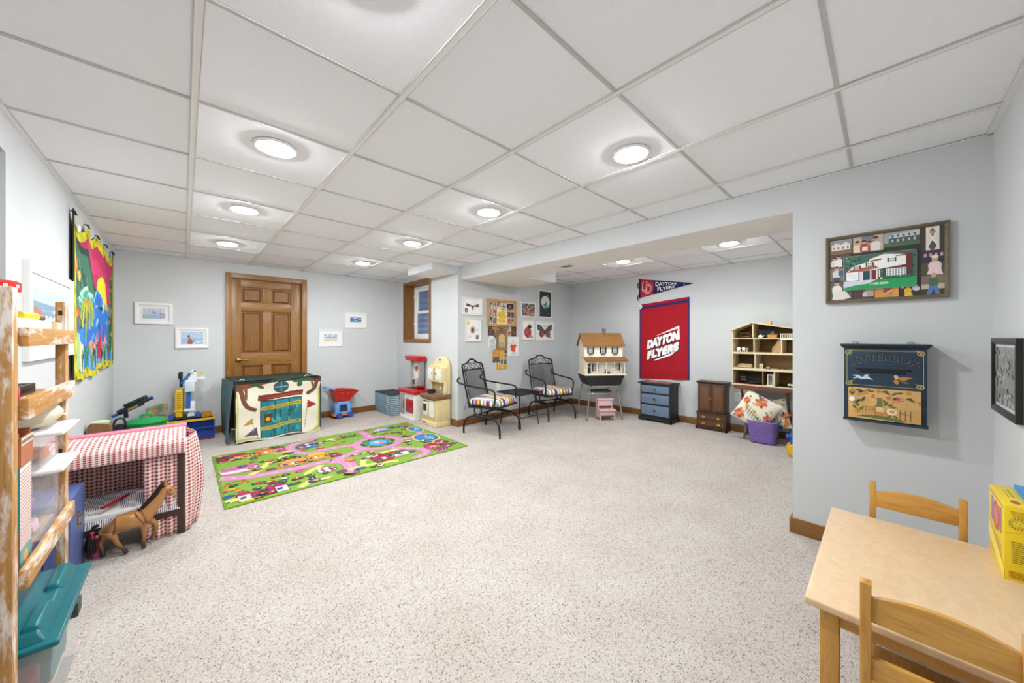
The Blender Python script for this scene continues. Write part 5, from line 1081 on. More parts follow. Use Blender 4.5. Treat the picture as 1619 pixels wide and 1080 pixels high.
m = mini('toy_bunk', 'tiny brown bunk bed in the left attic room', 'toy furniture', .055, Z3+.0095, .1)
for z in (.012, .05): MB().box(0, .11, 0, .05, z, z+.012).build('bunk', mat('#7a5a3a', .7), m)
for x in (0, .104):
    for y in (0, .044): MB().box(x, x+.006, y, y+.006, 0, .085).build('post', mat('#6b4a2c', .7), m)
m = mini('toy_dining_set', 'tiny white dining table with chairs in the second-floor room', 'toy furniture', .03, Z2+.0165); MB().box(0, .12, .02, .08, .04, .046).build('table_top', mat('#f0eee8', .5), m)
for x in (.006, .108):
    for y in (.024, .07): MB().box(x, x+.006, y, y+.006, 0, .04).build('leg', mat('#f0eee8', .5), m)
for x in (.02, .07): MB().box(x, x+.028, 0, .016, .02, .024).box(x, x+.028, 0, .003, .024, .058).box(x, x+.003, 0, .016, 0, .02).box(x+.025, x+.028, 0, .016, 0, .02).build('chair', mat('#f0eee8', .5), m)
m = mini('toy_sofa', 'tiny cream sofa on the first floor of the open dollhouse', 'toy furniture', .06, Z1+.0185); MB().box(0, .13, 0, .05, .008, .028).build('seat', mat('#c9b08a', .8), m, bevel=.004); MB().box(0, .13, .04, .052, .028, .05).build('back', mat('#b89b74', .8), m, bevel=.004)
for x in (-.008, .124): MB().box(x, x+.014, 0, .052, .004, .038).build('arm', mat('#b89b74', .8), m, bevel=.003)
m = mini('toy_stove', 'tiny white stove in the panelled dollhouse room', 'toy furniture', .275, Z1+.0185); MB().box(0, .034, 0, .04, 0, .06).build('body', mat('#d9cdb8', .5), m, bevel=.002); MB().cyl((.017, .02, .06), (.017, .02, .105), .008).build('flue', mat('#3a3a3c', .5), m); MB().box(.005, .029, -.002, 0, .012, .04).build('oven_door', mat('#b8a98e', .5), m)
m = mini('toy_car', 'tiny brass coloured car beside the miniature stove', 'toy', .335, Z1+.0185); MB().box(0, .05, 0, .025, .008, .018).box(.012, .036, .003, .022, .018, .028).build('body', mat('#b8a27a', .4), m, bevel=.003)
for x in (.01, .04): MB().cyl((x, -.002, .008), (x, .027, .008), .008, n=10).build('wheels', BLACK, m)
m = mini('toy_coffee_table', 'tiny black table in the panelled dollhouse room', 'toy furniture', .46, Z1+.0185, .05); MB().box(0, .07, 0, .04, .016, .021).build('top', BLACK, m)
for x in (.004, .06): MB().box(x, x+.005, .004, .036, 0, .016).build('leg', BLACK, m)
m = mini('toy_basket', 'tiny brown basket at the right of the panelled dollhouse room', 'toy', .60, Z1+.0185); MB().tbox(0, .06, 0, .04, 0, -.004, .064, -.004, .044, .03).build('basket', mat('#9a7048', .8), m); MB().tube(spline([(.01, .02, .03), (.02, .02, .055), (.045, .02, .055), (.055, .02, .03)], 4), .003, 6).build('handle', mat('#5d3f26', .8), m)
m = mini('toy_bookcase', 'tiny dark bookcase in the ground-floor dollhouse room', 'toy furniture', .065, .019, .08)
for x in (0, .062): MB().box(x, x+.004, 0, .025, 0, .105).build('side', mat('#1f1a18', .6), m)
for z in (.0, .03, .06, .1): MB().box(.004, .062, 0, .025, z, z+.005).build('shelf', mat('#1f1a18', .6), m)
for z in (.035, .065): MB().box(.008, .058, .003, .022, z, z+.014).build('books', mat('#8a8270', .7), m)
m = mini('toy_bed', 'tiny dark bed on the red floor of the open dollhouse', 'toy furniture', .155, .0185, .05); MB().box(0, .13, 0, .06, .014, .03).build('mattress', mat('#2b2523', .8), m, bevel=.003)
for x in (-.006, .13): MB().box(x, x+.006, 0, .06, 0, .055).build('end_board', mat('#1f1712', .6), m)
m = mini('toy_shower', 'tiny white framed cabinet in the narrow dollhouse room', 'toy furniture', .358, .0165, .01); MB().box(0, .006, 0, .05, 0, .13).box(.05, .056, 0, .05, 0, .13).box(.006, .05, 0, .05, .122, .13).box(.006, .05, 0, .05, 0, .008).build('frame', WHITE, m); MB().box(.006, .05, .044, .048, .008, .122).build('back', mat('#8f8a80', .5), m)
m = mini('toy_vintage_car', 'tiny red and cream toy car parked in the dollhouse garage', 'toy', .545, .0185, .02); MB().box(0, .12, 0, .055, .012, .034).build('body', mat('#e4dcc4', .4), m, bevel=.005); MB().tbox(.03, .1, .004, .051, .034, .042, .09, .01, .045, .064).build('cabin', mat('#7a2522', .4), m, bevel=.003)
for x in (.022, .096): MB().cyl((x, -.003, .011), (x, .058, .011), .011, n=12).build('wheels', BLACK, m)
m = mini('toy_desk', 'tiny desk in the small right room on the second floor', 'toy furniture', .60, Z2+.0165); MB().box(0, .1, 0, .05, 0, .04).build('desk', mat('#b89a68', .6), m, bevel=.002); MB().box(.015, .08, .03, .04, .0405, .08).build('screen', mat('#3a4048', .4), m)

# purple basket with pillows
pb = thing('purple_basket', 'purple woven plastic basket under the tray table', 'basket', (4.935, .967, 0), -PI/2)
PUR = NT('purple_weave'); co = PUR.mapped((1, 1, 1), 'UV'); br = PUR.n('TexBrick'); PUR.l(PUR.mapped((20, 20, 20), 'UV', (0, 0, R(45))), br.inputs[0]); br.inputs['Mortar Size'].default_value = .03; br.inputs['Scale'].default_value = 1.0
for k, h in ((1, '#7f66b0'), (2, '#957cc4'), (3, '#4a3878')): br.inputs[k].default_value = (*lin(h), 1)
PUR.l(br.outputs[0], PUR.b.inputs['Base Color']); PUR.b.inputs['Roughness'].default_value = .45; PUR.bump(br.outputs['Fac'], -.6, .003); PUR = PUR.m
b_ = MB(); bw, bd, tw2, td2, hb = .115, .11, .148, .155, .262; nb = 16
def rr2(w_, d_, q, e=6.):
    c_, s_ = math.cos(q), math.sin(q); m = (abs(c_)**e+abs(s_)**e)**(-1/e); return c_*m*w_, s_*m*d_
b_.grid(lambda u, v: (*rr2(bw+(tw2-bw)*v, bd+(td2-bd)*v, 2*PI*u), .002+hb*v), 48, 8, uvscale=(1.05, hb)).grid(lambda u, v: (*rr2((bw)*v, (bd)*v, 2*PI*u), .004), 48, 2, uvscale=(1, .2))
b_.build('woven_body', PUR, pb, smooth=60, solid=.006)
MB().tube([(*rr2(tw2, td2, 2*PI*k/40), hb) for k in range(40)], .008, 8, True).build('rim', mat('#8068b0', .45), pb, smooth=60)
def pillow_art(seed):
    a = Art(eps=.00005); r = random.Random(seed)
    for u, v, s in ((.0, .11, 1), (-.12, -.12, .9), (.14, -.02, .7), (-.13, .06, .6)):
        for k in range(6): a.ell(u+.04*s*math.cos(k*1.05), v+.04*s*math.sin(k*1.05), .026*s, .02*s, ['#c9604a', '#d98a6a', '#b8483f'][k % 3], 10, k*1.05)
        a.ell(u, v, .018*s, .018*s, '#d9a54a', 10); a.ell(u, v, .008*s, .008*s, '#7a3a2a', 8)
    a.line([(-.1, -.02), (0, -.05), (.12, -.1)], .005, '#6f7a3a', smooth=4)
    for k in range(7):
        for s in (-1, 1): a.line([(-.08+.028*k, -.025-.011*k), (-.1+.028*k+.02, -.025-.011*k+s*.04)], .007, '#7d8a3f')
    for k in range(18): a.ell(r.uniform(-.17, .17), r.uniform(-.17, .17), .018, .008, r.choice(['#6f7a3a', '#8a9a4a', '#2f5a4a', '#c9a03a', '#2f6a8a', '#d9812f']), 9, r.uniform(0, 3))
    for u, v in ((.06, -.15), (.08, -.14), (.07, -.165), (-.05, .17)): a.ell(u, v, .014, .012, '#24587a', 10)
    for k in range(3): a.ell(.13, -.13+.02*k, .04, .012, '#d9862f', 10, .5+.4*k)
    return a
def pillow(lab, loc, rot, seed, s=.2):
    t = thing('pillow', lab, 'pillow', loc, 0, 'floral pillows in the purple basket'); t.rotation_euler = rot
    th = lambda x, y: .052*max(0, (1-abs(x)**2.4))**.6*max(0, (1-abs(y)**2.4))**.6
    pin = lambda x, y: (x*s*(1-.06*(1-abs(y)**2)*abs(x)), y*s*(1-.06*(1-abs(x)**2)*abs(y)))
    c = mat('#e6dcc8', .9, grain=300, var=.03)
    MB().grid(lambda u, v: (pin(2*u-1, 2*v-1)[0], -th(2*u-1, 2*v-1), pin(2*u-1, 2*v-1)[1]), 20, 20).grid(lambda u, v: (pin(2*u-1, 2*v-1)[0], th(2*u-1, 2*v-1), pin(2*u-1, 2*v-1)[1]), 20, 20).build('cushion', c, t, smooth=80)
    a = pillow_art(seed)
    for k in range(len(a.mb.v)):
        x, y, z = a.mb.v[k]; a.mb.v[k] = (x, -th(x/s, z/s)-.0025+y, z)
    a.build('floral_print', t, .9)
pillow('cream floral pillow leaning out of the purple basket, larger in view', (4.865, 1.03, .37), (R(-14), R(28), -PI/2), 1, .19)
pillow('cream floral pillow behind the larger one in the purple basket', (4.99, .905, .33), (R(-8), R(-12), -PI/2), 2, .17)
# toy at the pillar edge
bt2 = thing('ride_on_toy', 'blue toy with yellow wheels and green top peeking from behind the pillar wall', 'toy', (4.62, .56, 0), R(-80))
TB = mat('#1f62b8', .35); MB().lathe([(.10, .03), (.115, .06), (.115, .16), (.10, .22), (.085, .30), (.09, .33)], 20).build('body', TB, bt2, smooth=50)
MB().cyl((-.10, -.03, .20), (-.15, -.03, .20), .022, .026).build('side_knob', TB, bt2, smooth=50)
for s in (-1, 1): MB().lathe([(.03, -.02), (.062, -.018), (.07, 0), (.062, .018), (.03, .02)], 18, (-.075, .06*s-.02, .07), axis='y').build('wheel', mat('#e2b31f', .35), bt2, smooth=50)
MB().lathe([(.05, .33), (.055, .42), (.045, .46)], 16).build('neck', mat('#8a7fb8', .4), bt2, smooth=50); MB().lathe([(.05, .44), (.09, .455), (.095, .48), (.06, .50), (1e-6, .505)], 18).build('cap', mat('#2fa86a', .35), bt2, smooth=50); MB().ball((-.03, 0, .535), (.03, .03, .035)).build('finial', mat('#7a4f9a', .4), bt2, smooth=60)

# child table, chairs and boxes (lower right)
TZ, TX0, TX1, TY0, TY1 = .45, 1.363, 2.17, YR+.012, .165
ct = thing('child_table', 'low maple-topped childs table in the lower right corner', 'table')
MAP = NT('maple_top'); nz = MAP.n('TexNoise', _Scale=5.0, _Detail=6.0, _Distortion=2.5); MAP.l(MAP.mapped((1.5, 3, 3)), nz.inputs['Vector']); wv = MAP.n('TexWave', _Scale=9.0, _Distortion=16.0, _Detail=3.0); MAP.l(MAP.mapped((1, 1, 1)), wv.inputs['Vector'])
mx = MAP.n('Mix', data_type='RGBA'); mx.inputs[0].default_value = .13; MAP.l(MAP.ramp(nz.outputs[0], [(.3, '#cdae87'), (.6, '#d6b995'), (.8, '#dabf9d')]), mx.inputs[6]); MAP.l(MAP.ramp(wv.outputs[0], [(.2, '#c7a47a'), (.6, '#d7ba96')]), mx.inputs[7]); MAP.l(mx.outputs[2], MAP.b.inputs['Base Color']); MAP.b.inputs['Roughness'].default_value = .32; MAP = MAP.m
PINE = wood('#a8742c', '#c8964a', 'z', rough=.35, streak=18); PINEX = wood('#a8742c', '#c8964a', 'x', rough=.35, streak=18); PINEY = wood('#b07c32', '#cf9f55', 'y', rough=.35, streak=18)
MB().box(TX0, TX1, TY0, TY1, TZ-.022, TZ).build('table_top', MAP, ct, bevel=.006, seg=3)
for x in (TX0+.05, TX1-.095):
    for y in (TY0+.03, TY1-.075): MB().box(x, x+.045, y, y+.045, 0, TZ-.022).build('leg', PINE, ct, bevel=.005)
MB().box(TX0+.06, TX0+.078, TY0+.075, TY1-.075, TZ-.085, TZ-.022).build('apron', PINEY, ct); MB().box(TX1-.078, TX1-.06, TY0+.075, TY1-.075, TZ-.085, TZ-.022).build('apron', PINEY, ct)
for y in (TY0+.04, TY1-.058): MB().box(TX0+.095, TX1-.095, y, y+.018, TZ-.085, TZ-.022).build('apron', PINEX, ct)
def kchair(lab, x, y, rz):
    t = thing('child_chair', lab, 'chair', (x, y, 0), rz, 'pine childs chairs'); w_ = .125
    for s in (-1, 1):
        MB().obox((w_*s, .0, .295), (.022, .030, .59), (R(-1.5), 0, 0)).build('back_post', PINE, t, bevel=.004)
        MB().box(w_*s-.012, w_*s+.012, -.245, -.22, 0, .25).build('leg', PINE, t, bevel=.004)
        MB().box(w_*s-.007, w_*s+.007, -.22, -.012, .11, .135).build('side_rail', PINEY, t, bevel=.003)
    for z0, hh, cv in ((.485, .062, .022), (.335, .055, .004)):
        mb = MB(); n = 16
        top = [(-w_+.01+(2*w_-.02)*k/n, z0+hh+cv*(1-(2*k/n-1)**2)) for k in range(n+1)]; poly = [(-w_+.01, z0), (w_-.01, z0)]+top[::-1]
        mb.prism(poly, -.008, .008); mb.build('back_slat', PINEX, t, bevel=.002)
    MB().box(-w_-.01, w_+.01, -.26, .0, .25, .268).build('seat', PINEY, t, bevel=.004)
    MB().box(-w_+.012, w_-.012, -.238, -.226, .2, .25).box(-w_+.012, w_-.012, -.006, .006, .2, .25).build('seat_rail', PINEX, t)
kchair('pine childs chair at the near side of the low table', 1.315, -.093, PI/2)
kchair('pine childs chair at the far side of the low table by the pillar wall', 2.225, -.093, -PI/2)
yb = thing('yellow_box', 'yellow printed toy box standing on the childs table', 'box', (1.93, -.272, TZ), 0)
MB().box(0, .235, -.05, 0, 0, .24).build('carton', mat('#e8c81f', .35, var=.03), yb, bevel=.001)
# left long face looks +y ; near end face looks -x
a = Art(); a.ell(.115, .165, .05, .05, '#c9523f', 22); a.ell(.115, .165, .034, .034, '#d9786a', 18); a.rect(.04, .13, .03, .085, '#8f7fa8'); a.rect(.165, .13, .03, .085, '#8f7fa8')
for k in range(6): a.rect(.03, .03+.012*k, .17, .004, '#b99a3a')
a.poly([(.0, .12), (.235, .035), (.235, .0), (0, .06)], '#f0da5a'); a.rect(.02, .225, .195, .006, '#b8923a'); a.build('side_print', yb, .35, loc=(.235, .0004, 0), rot=(0, 0, PI))
a = Art()
for k in range(16): t_ = 2*PI*k/16; a.line([(.026+.014*math.cos(t_), .185+.014*math.sin(t_)), (.026+.019*math.cos(t_), .185+.019*math.sin(t_))], .0022, '#8a6a14')
a.ell(.026, .185, .0125, .0125, '#8a6a14', 18); a.ell(.026, .185, .0112, .0112, '#ecd02e', 18); a.ell(.022, .188, .0015, .002, '#6a5010', 8); a.ell(.030, .188, .0015, .002, '#6a5010', 8); a.line([(.02, .181), (.026, .178), (.032, .181)], .0012, '#6a5010', smooth=3)
for k in range(4): a.rect(.01+.002*k, .222-.006*k, .036-.003*k, .002, '#a87a1a')
for k in range(11): a.rect(.013, .125-.0065*k, .02+.012*((k*7) % 5)/5, .0022, '#8a6f18')
for k in range(4): a.rect(.008, .028-.006*k, .036, .0025, '#9a5a1a')
a.line([(0, .15), (.05, .165)], .0012, '#c2a51a'); a.build('end_print', yb, .35, loc=(-.0004, 0, 0), rot=(0, 0, -PI/2))
a = Art(True); a.ell(.05, -.028, .02, .010, '#a83f2a', 16); a.rect(.1, -.035, .1, .004, '#a8861a'); a.rect(.1, -.025, .09, .003, '#a8861a'); a.build('top_print', yb, .35, loc=(0, 0, .2404))
bb = thing('blue_box', 'bright blue box standing behind the yellow box on the childs table', 'box', (1.96, -.324, TZ)); MB().box(0, .2, -.024, 0, 0, .255).build('carton', mat('#2f86c4', .4), bb, bevel=.001); MB().box(.0, .2, -.0245, .0003, .225, .24).build('band', mat('#e6eef2', .4), bb)
# clip

# ================================================================ left side and back wall
# fabric playhouse draped over a card table
pt = thing('play_tent', 'fabric playhouse with teal door print draped over a card table before the oak door', 'play tent', (.43, 5.11, 0), R(4.5))
TW_, TD_, TH_ = .89, .715, .715
def tf(x, z): return -.012-.008*math.sin(x*11+z*5)-.006*math.sin(z*17+x*3)
def bot(x): return .012+.012*math.sin(x*14)
CLO = mat('#ddd8c4', .9, grain=120, var=.05)
a = Raster('#dfdac6'); W_, H_ = TW_, TH_
U = lambda p: [(x*W_, z*H_) for x, z in p]
a.poly(U([(.012, .02), (.03, .02), (.03, .8), (.012, .8)]), '#c9c77a'); a.poly(U([(.97, .02), (.988, .02), (.988, .8), (.97, .8)]), '#bdb95f'); a.poly(U([(.02, .012), (.3, .012), (.3, .04), (.02, .06)]), '#c4c27a'); a.poly(U([(.8, .012), (.98, .012), (.98, .12), (.9, .04)]), '#b3b24f')
# roof band and foliage
a.poly(U([(.0, .84), (.2, .90), (.42, .965), (.42, 1.0), (0, 1.0)]), '#8d3a2a'); a.poly(U([(.58, .965), (.8, .94), (1, .90), (1, 1), (.58, 1)]), '#7a3226'); a.poly(U([(0, .955), (1, .965), (1, 1), (0, 1)]), '#1d2a25')
a.poly(U([(.38, .955), (.5, .985), (.62, .96), (.62, 1), (.38, 1)]), '#39463c')
for x, z, p, q, ro in ((.2, .93, .055, .022, .3), (.26, .90, .05, .02, -.5), (.7, .95, .06, .02, .1), (.77, .96, .07, .022, .1), (.73, .89, .04, .032, .9), (.84, .965, .06, .018, 0)): a.ell(x*W_, z*H_, p*W_, q*H_*1.4, '#335a3a', 14, ro)
# round window
a.ell(.5*W_, .87*H_, .092*W_, .1*H_, '#1f3038', 28); a.ell(.5*W_, .87*H_, .08*W_, .087*H_, '#2c5560', 28); a.line(U([(.5, .785), (.5, .955)]), .012, '#7fa5a4'); a.line(U([(.42, .87), (.58, .87)]), .012, '#7fa5a4')
# door
a.poly(U([(.26, .03), (.755, .015), (.755, .66), (.26, .66)]), '#24343a'); 
for k in range(3): a.poly(U([(.275+.162*k, .03), (.425+.162*k, .03), (.425+.162*k, .645), (.275+.162*k, .645)]), ['#24737c', '#2d8188', '#2a7880'][k])
rt_ = random.Random(2)
for k in range(40): x, z = rt_.uniform(.29, .72), rt_.uniform(.06, .6); a.blob(x*W_, z*H_, .012, .03, rt_.choice(['#3f959b', '#1f6670', '#55a3a2', '#1a5660']), 8, .4, rt_)
a.poly(U([(.235, .655), (.24, .75), (.5, .765), (.775, .785), (.77, .69), (.5, .68)]), '#6f2a22'); a.poly(U([(.25, .70), (.5, .73), (.765, .745), (.765, .72), (.5, .695)]), '#93412f')
for z in (.49, .155): a.poly(U([(.265, z), (.5, z+.02), (.745, z+.045), (.745, z+.105), (.5, z+.082), (.265, z+.055)]), '#b3a036'); a.line(U([(.28, z+.03), (.5, z+.052), (.735, z+.078)]), .012, '#8a7a26'); a.ell(.7*W_, (z+.07)*H_, .01, .01, '#4f4519', 10)
a.poly(U([(.31, .27), (.39, .275), (.39, .43), (.31, .425)]), '#5b3522'); a.ell(.352*W_, .34*H_, .03, .03, '#4f3a14', 18); a.ell(.352*W_, .34*H_, .024, .024, '#d0a72c', 18)
# trunks, flags
a.line(U([(.03, .95), (.06, .82), (.085, .66), (.13, .56), (.22, .50)]), .045, '#6b4630', smooth=5); a.line(U([(.1, .95), (.11, .8), (.1, .68)]), .03, '#7a5238', smooth=5)
a.line(U([(.95, .93), (.93, .82), (.9, .76), (.82, .70)]), .045, '#6b4630', smooth=5); a.line(U([(.88, .95), (.9, .85), (.92, .8)]), .025, '#7a5238', smooth=4)
a.poly(U([(.07, .26), (.17, .37), (.185, .27)]), '#b38a2c'); a.poly(U([(.08, .08), (.22, .22), (.235, .08)]), '#554a5f'); a.line(U([(.235, .02), (.22, .22)]), .006, '#6a6a66'); a.line(U([(.185, .14), (.18, .37)]), .006, '#8a8678')
a.poly(U([(.825, .44), (.835, .585), (.955, .49)]), '#8f2823'); a.line(U([(.79, .1), (.83, .58)]), .006, '#6a5a50')
MB().grid(lambda u, v: (u*TW_, tf(u*TW_, v*TH_), bot(u*TW_)*(1-v)+v*TH_), 200, 160, cf=lambda u, v: a.at(u*W_, v*H_)).build('front_panel', vmat(.9, 0, 120), pt, smooth=80)
MB().grid(lambda u, v: (u*TW_, v*TD_, TH_+.004-.012*math.sin(PI*u)*math.sin(PI*v)+.004*math.sin(u*9+v*7)), 24, 20).build('top_panel', mat('#26332d', .9, grain=120, var=.25), pt, smooth=80)
MB().grid(lambda u, v: (-.014*math.sin(u*6+v*3)-.05*(1-v)*(1-u)-.012, u*TD_, .012+v*(TH_-.01)), 24, 20).build('side_panel', mat('#5f7f86', .9, grain=120, var=.25), pt, smooth=80)
MB().grid(lambda u, v: (TW_+.006+.01*math.sin(u*7+v*3), u*TD_, .06+v*(TH_-.06)), 24, 20).build('side_panel', mat('#2c2f33', .9, grain=120, var=.2), pt, smooth=80)
for x in (.04, TW_-.04):
    for y in (.05, TD_-.05): MB().tube([(x, y, 0), (x, y, TH_-.03)], .014, 10).build('table_leg', mat('#1d1d1f', .4), pt)
MB().box(.02, TW_-.02, .02, TD_-.02, TH_-.045, TH_-.02).build('table_top', mat('#2a2622', .6), pt)
MB().tube([(.0, -.012, .02), (.0, -.012, TH_)], .008, 6).tube([(TW_, -.012, .04), (TW_, -.012, TH_)], .008, 6).build('edge_piping', mat('#33403f', .9), pt)
for x in (.07, TW_-.14): MB().tube([(x+.02*math.cos(q), .06+.006*math.sin(q), TH_+.01+.014*math.sin(q)) for q in [2*PI*k/12 for k in range(12)]], .004, 5, True).build('tie_loop', mat('#cfcabb', .9), pt)
# toy shopping cart
sc_ = thing('toy_cart', 'toy shopping cart with red basket and blue base beside the play tent', 'toy cart', (1.765, 5.775, 0))
RED = mat('#b32318', .35); LBL = mat('#6fa3dc', .35); DBL = mat('#1f56a8', .35); ORG = mat('#d8701f', .4)
MB().tbox(-.14, .13, -.10, .10, .035, -.12, .12, -.095, .095, .075).build('base', ORG, sc_, bevel=.012)
for sy in (-1, 1):
    mb = MB(); pts = [(-.125, .075), (-.085, .25), (.085, .25), (.125, .075)]; inn = [(-.06, .10), (-.042, .205), (.045, .205), (.065, .10)]
    V = [(p[0], .098*sy, p[1]) for p in pts+inn]+[(p[0], .08*sy, p[1]) for p in pts+inn]
    mb.add(V, [(0,1,5,4), (1,2,6,5), (2,3,7,6), (3,0,4,7), (8,9,13,12), (9,10,14,13), (10,11,15,14), (11,8,12,15), (0,8,9,1), (1,9,10,2), (2,10,11,3), (3,11,8,0), (4,12,13,5), (5,13,14,6), (6,14,15,7), (7,15,12,4)]).build('side_arch', LBL, sc_, bevel=.004)
    for x in (-.06, .095):
        w_ = MB().lathe([(.02, -.014), (.038, -.016), (.044, -.008), (.044, .008), (.038, .016), (.02, .014)], 20, (x, .115*sy, .044), axis='y').build('wheel', DBL, sc_, smooth=40); MB().lathe([(.011, .016*sy), (.011, .021*sy), (1e-6, .022*sy)], 12, (x, .115*sy, .044), axis='y').build('hub', mat('#a83a6a', .4), w_)
MB().box(-.085, .085, -.08, .08, .235, .25).box(-.11, -.09, -.08, .08, .08, .24).box(.09, .11, -.08, .08, .08, .24).build('deck', LBL, sc_, bevel=.004); MB().box(-.07, .07, -.078, .078, .09, .205).build('inner_panel', mat('#1f3560', .5), sc_)
# basket with openings
bk_ = MB(); b0, b1 = (-.10, .085, -.085, .085), (-.135, .215, -.118, .118); z0, z1 = .255, .43
def bp(f, s, t): # face corners interpolate
    x0 = b0[0]+(b1[0]-b0[0])*t; x1 = b0[1]+(b1[1]-b0[1])*t; y0 = b0[2]+(b1[2]-b0[2])*t; y1 = b0[3]+(b1[3]-b0[3])*t; z = z0+(z1-z0)*t-.03*t*max(0, ((x0+(x1-x0)*s) if f in (0, 2) else (x1 if f == 1 else x0)))/.2
    return {0: (x0+(x1-x0)*s, y0, z), 1: (x1, y0+(y1-y0)*s, z), 2: (x0+(x1-x0)*s, y1, z), 3: (x0, y0+(y1-y0)*s, z)}[f]
for f in range(4):
    n = 9 if f in (0, 2) else 7
    for i in range(n):
        for j in range(7):
            if i % 2 == 1 and j in (3, 5): continue
            bk_.add([bp(f, i/n, j/7), bp(f, (i+1)/n, j/7), bp(f, (i+1)/n, (j+1)/7), bp(f, i/n, (j+1)/7)], [(0, 1, 2, 3)])
bk_.box(b0[0], b0[1], b0[2], b0[3], z0-.004, z0).build('basket', RED, sc_, solid=.006)
MB().tube([bp(0, 0, 1), bp(0, .5, 1), bp(0, 1, 1), bp(1, .5, 1), bp(2, 1, 1), bp(2, .5, 1), bp(2, 0, 1), bp(3, .5, 1)], .010, 8, True).build('rim', RED, sc_, smooth=60)
MB().tube(spline([(-.1, -.10, .40), (-.14, -.10, .455), (-.2, -.10, .475), (-.235, -.09, .48), (-.235, .09, .48), (-.2, .10, .475), (-.14, .10, .455), (-.1, .10, .40)], 5), .012, 10).build('handle', LBL, sc_, smooth=60)
# storage cubes
CU = mat('#7d97a3', .9, grain=200); CUT = mat('#31383d', .9, grain=200); CUS = stripes('#4f6c7c', '#a9b9c2', 34, .48, 1)
for nm, lab, y0, y1, m_ in (('storage_cube', 'plain blue fabric storage cube against the back wall', 5.60, 5.905, CU), ('storage_cube', 'striped blue fabric storage cube in front of the plain one', 5.283, 5.592, CUS)):
    t = thing(nm, lab, 'storage cube', (2.335, y0, 0), 0, 'fabric storage cubes'); d_ = y1-y0
    MB().box(0, .33, 0, d_, .002, .318).build('body', m_, t, bevel=.008); MB().box(-.003, .333, -.003, d_+.003, .318, .33).build('lid', CUT, t, bevel=.005); MB().box(.13, .21, -.004, 0, .262, .285).build('handle', mat('#22282c', .9), t, bevel=.001)
# red and white play kitchen
rk = thing('play_kitchen', 'red and white play kitchen with a red hood by the window wall', 'toy kitchen', (2.712, 5.255, 0), -PI/2)
WP = mat('#e9e7e1', .4); GP = mat('#9c9c9a', .4); W_ = .51
MB().box(0, W_, -.25, 0, .0, .385).build('cabinet', WP, rk, bevel=.012)
MB().box(.02, W_-.02, -.262, -.25, .0, .03).build('plinth', WP, rk, bevel=.004)
MB().box(.03, .19, -.258, -.25, .06, .36).build('fridge_door', GP, rk, bevel=.004); MB().tube([(.18, -.262, .14), (.18, -.275, .18), (.18, -.275, .25), (.18, -.262, .29)], .006, 6).build('handle', mat('#6d6d6b', .4), rk)
ov = MB().box(.23, .46, -.26, -.25, .10, .30).build('oven_door', mat('#a51f1c', .3, coat=.3), rk, bevel=.006); MB().box(.245, .445, -.266, -.26, .265, .29).build('oven_handle', mat('#c22823', .3), ov, bevel=.003)
MB().box(.22, .47, -.256, -.25, .315, .365).build('control_panel', mat('#dcd9d2', .4), rk, bevel=.002)
MB().box(-.02, W_+.02, -.275, 0, .385, .44).build('counter', mat('#c01f1c', .35), rk, bevel=.014, seg=3)
for x in (.12, .25): MB().lathe([(.045, .44), (.045, .445), (.035, .447), (1e-6, .447)], 20, (x, -.13, 0)).build('burner', mat('#3b3a3b', .5), rk, smooth=40)
for x in (.05, .30): MB().box(x, x+.055, -.09, -.01, .44, .87).build('column', GP, rk, bevel=.008)
MB().box(.105, .30, -.06, -.005, .44, .87).build('back_panel', WP, rk, bevel=.004); MB().lathe([(.045, -.06), (.045, -.066), (.03, -.068), (1e-6, -.068)], 20, (.2, 0, .745), axis='y').build('clock', mat('#b05048', .4), rk, smooth=40)
MB().box(.14, .26, -.11, -.06, .47, .60).build('coffee_maker', mat('#b9b7b4', .35), rk, bevel=.008); MB().box(.16, .24, -.113, -.108, .50, .575).build('coffee_bay', mat('#4a4a4c', .5), rk)
MB().tbox(.0, .39, -.15, 0, .865, -.01, .40, -.165, 0, .94).build('hood', mat('#c01f1c', .35), rk, bevel=.012, seg=3)
bw_ = thing('toy_pan', 'dark red toy pan on the counter of the red play kitchen', 'toy pan', (2.60, 4.83, .4405)); MB().lathe([(.055, 0), (.07, .045), (.074, .048), (.066, .044), (.052, .006), (1e-6, .006)], 22).build('bowl', mat('#7a1418', .35), bw_, smooth=40); MB().tube([(-.07, 0, .042), (-.12, .02, .046)], .007, 8).build('handle', mat('#2b1416', .4), bw_)
# cream and brown play kitchen
tk = thing('play_kitchen', 'cream play kitchen with brown counter and arched back at the wall corner', 'toy kitchen', (2.712, 4.56, 0), -PI/2)
TC = mat('#e2cf9c', .45); TC2 = mat('#d6c08a', .45); BRC = mat('#7a5c3e', .45, var=.12); W_ = .375
MB().box(0, W_, -.235, 0, 0, .375).build('cabinet', TC, tk, bevel=.016, seg=3); MB().box(-.004, W_+.004, -.245, 0, 0, .07).build('plinth', TC, tk, bevel=.012, seg=3)
for k in range(9): MB().box(W_, W_+.004, -.215+.023*k, -.20+.023*k, .075, .365).build('side_rib', TC, tk, bevel=.002)
for k in range(3): MB().box(.05+.035*k, .07+.035*k, -.248, -.245, .025, .045).build('knob', mat('#7a2c24', .5), tk, bevel=.002)
d1 = MB().box(.02, .18, -.243, -.235, .10, .365).build('oven_front', TC2, tk, bevel=.006); MB().box(.04, .16, -.247, -.243, .14, .355).build('oven_door', WP, d1, bevel=.004); MB().box(.055, .145, -.25, -.247, .20, .30).build('oven_window', mat('#2f2c38', .3), d1, bevel=.002); MB().box(.05, .15, -.252, -.247, .335, .345).build('oven_handle', mat('#33302f', .5), d1)
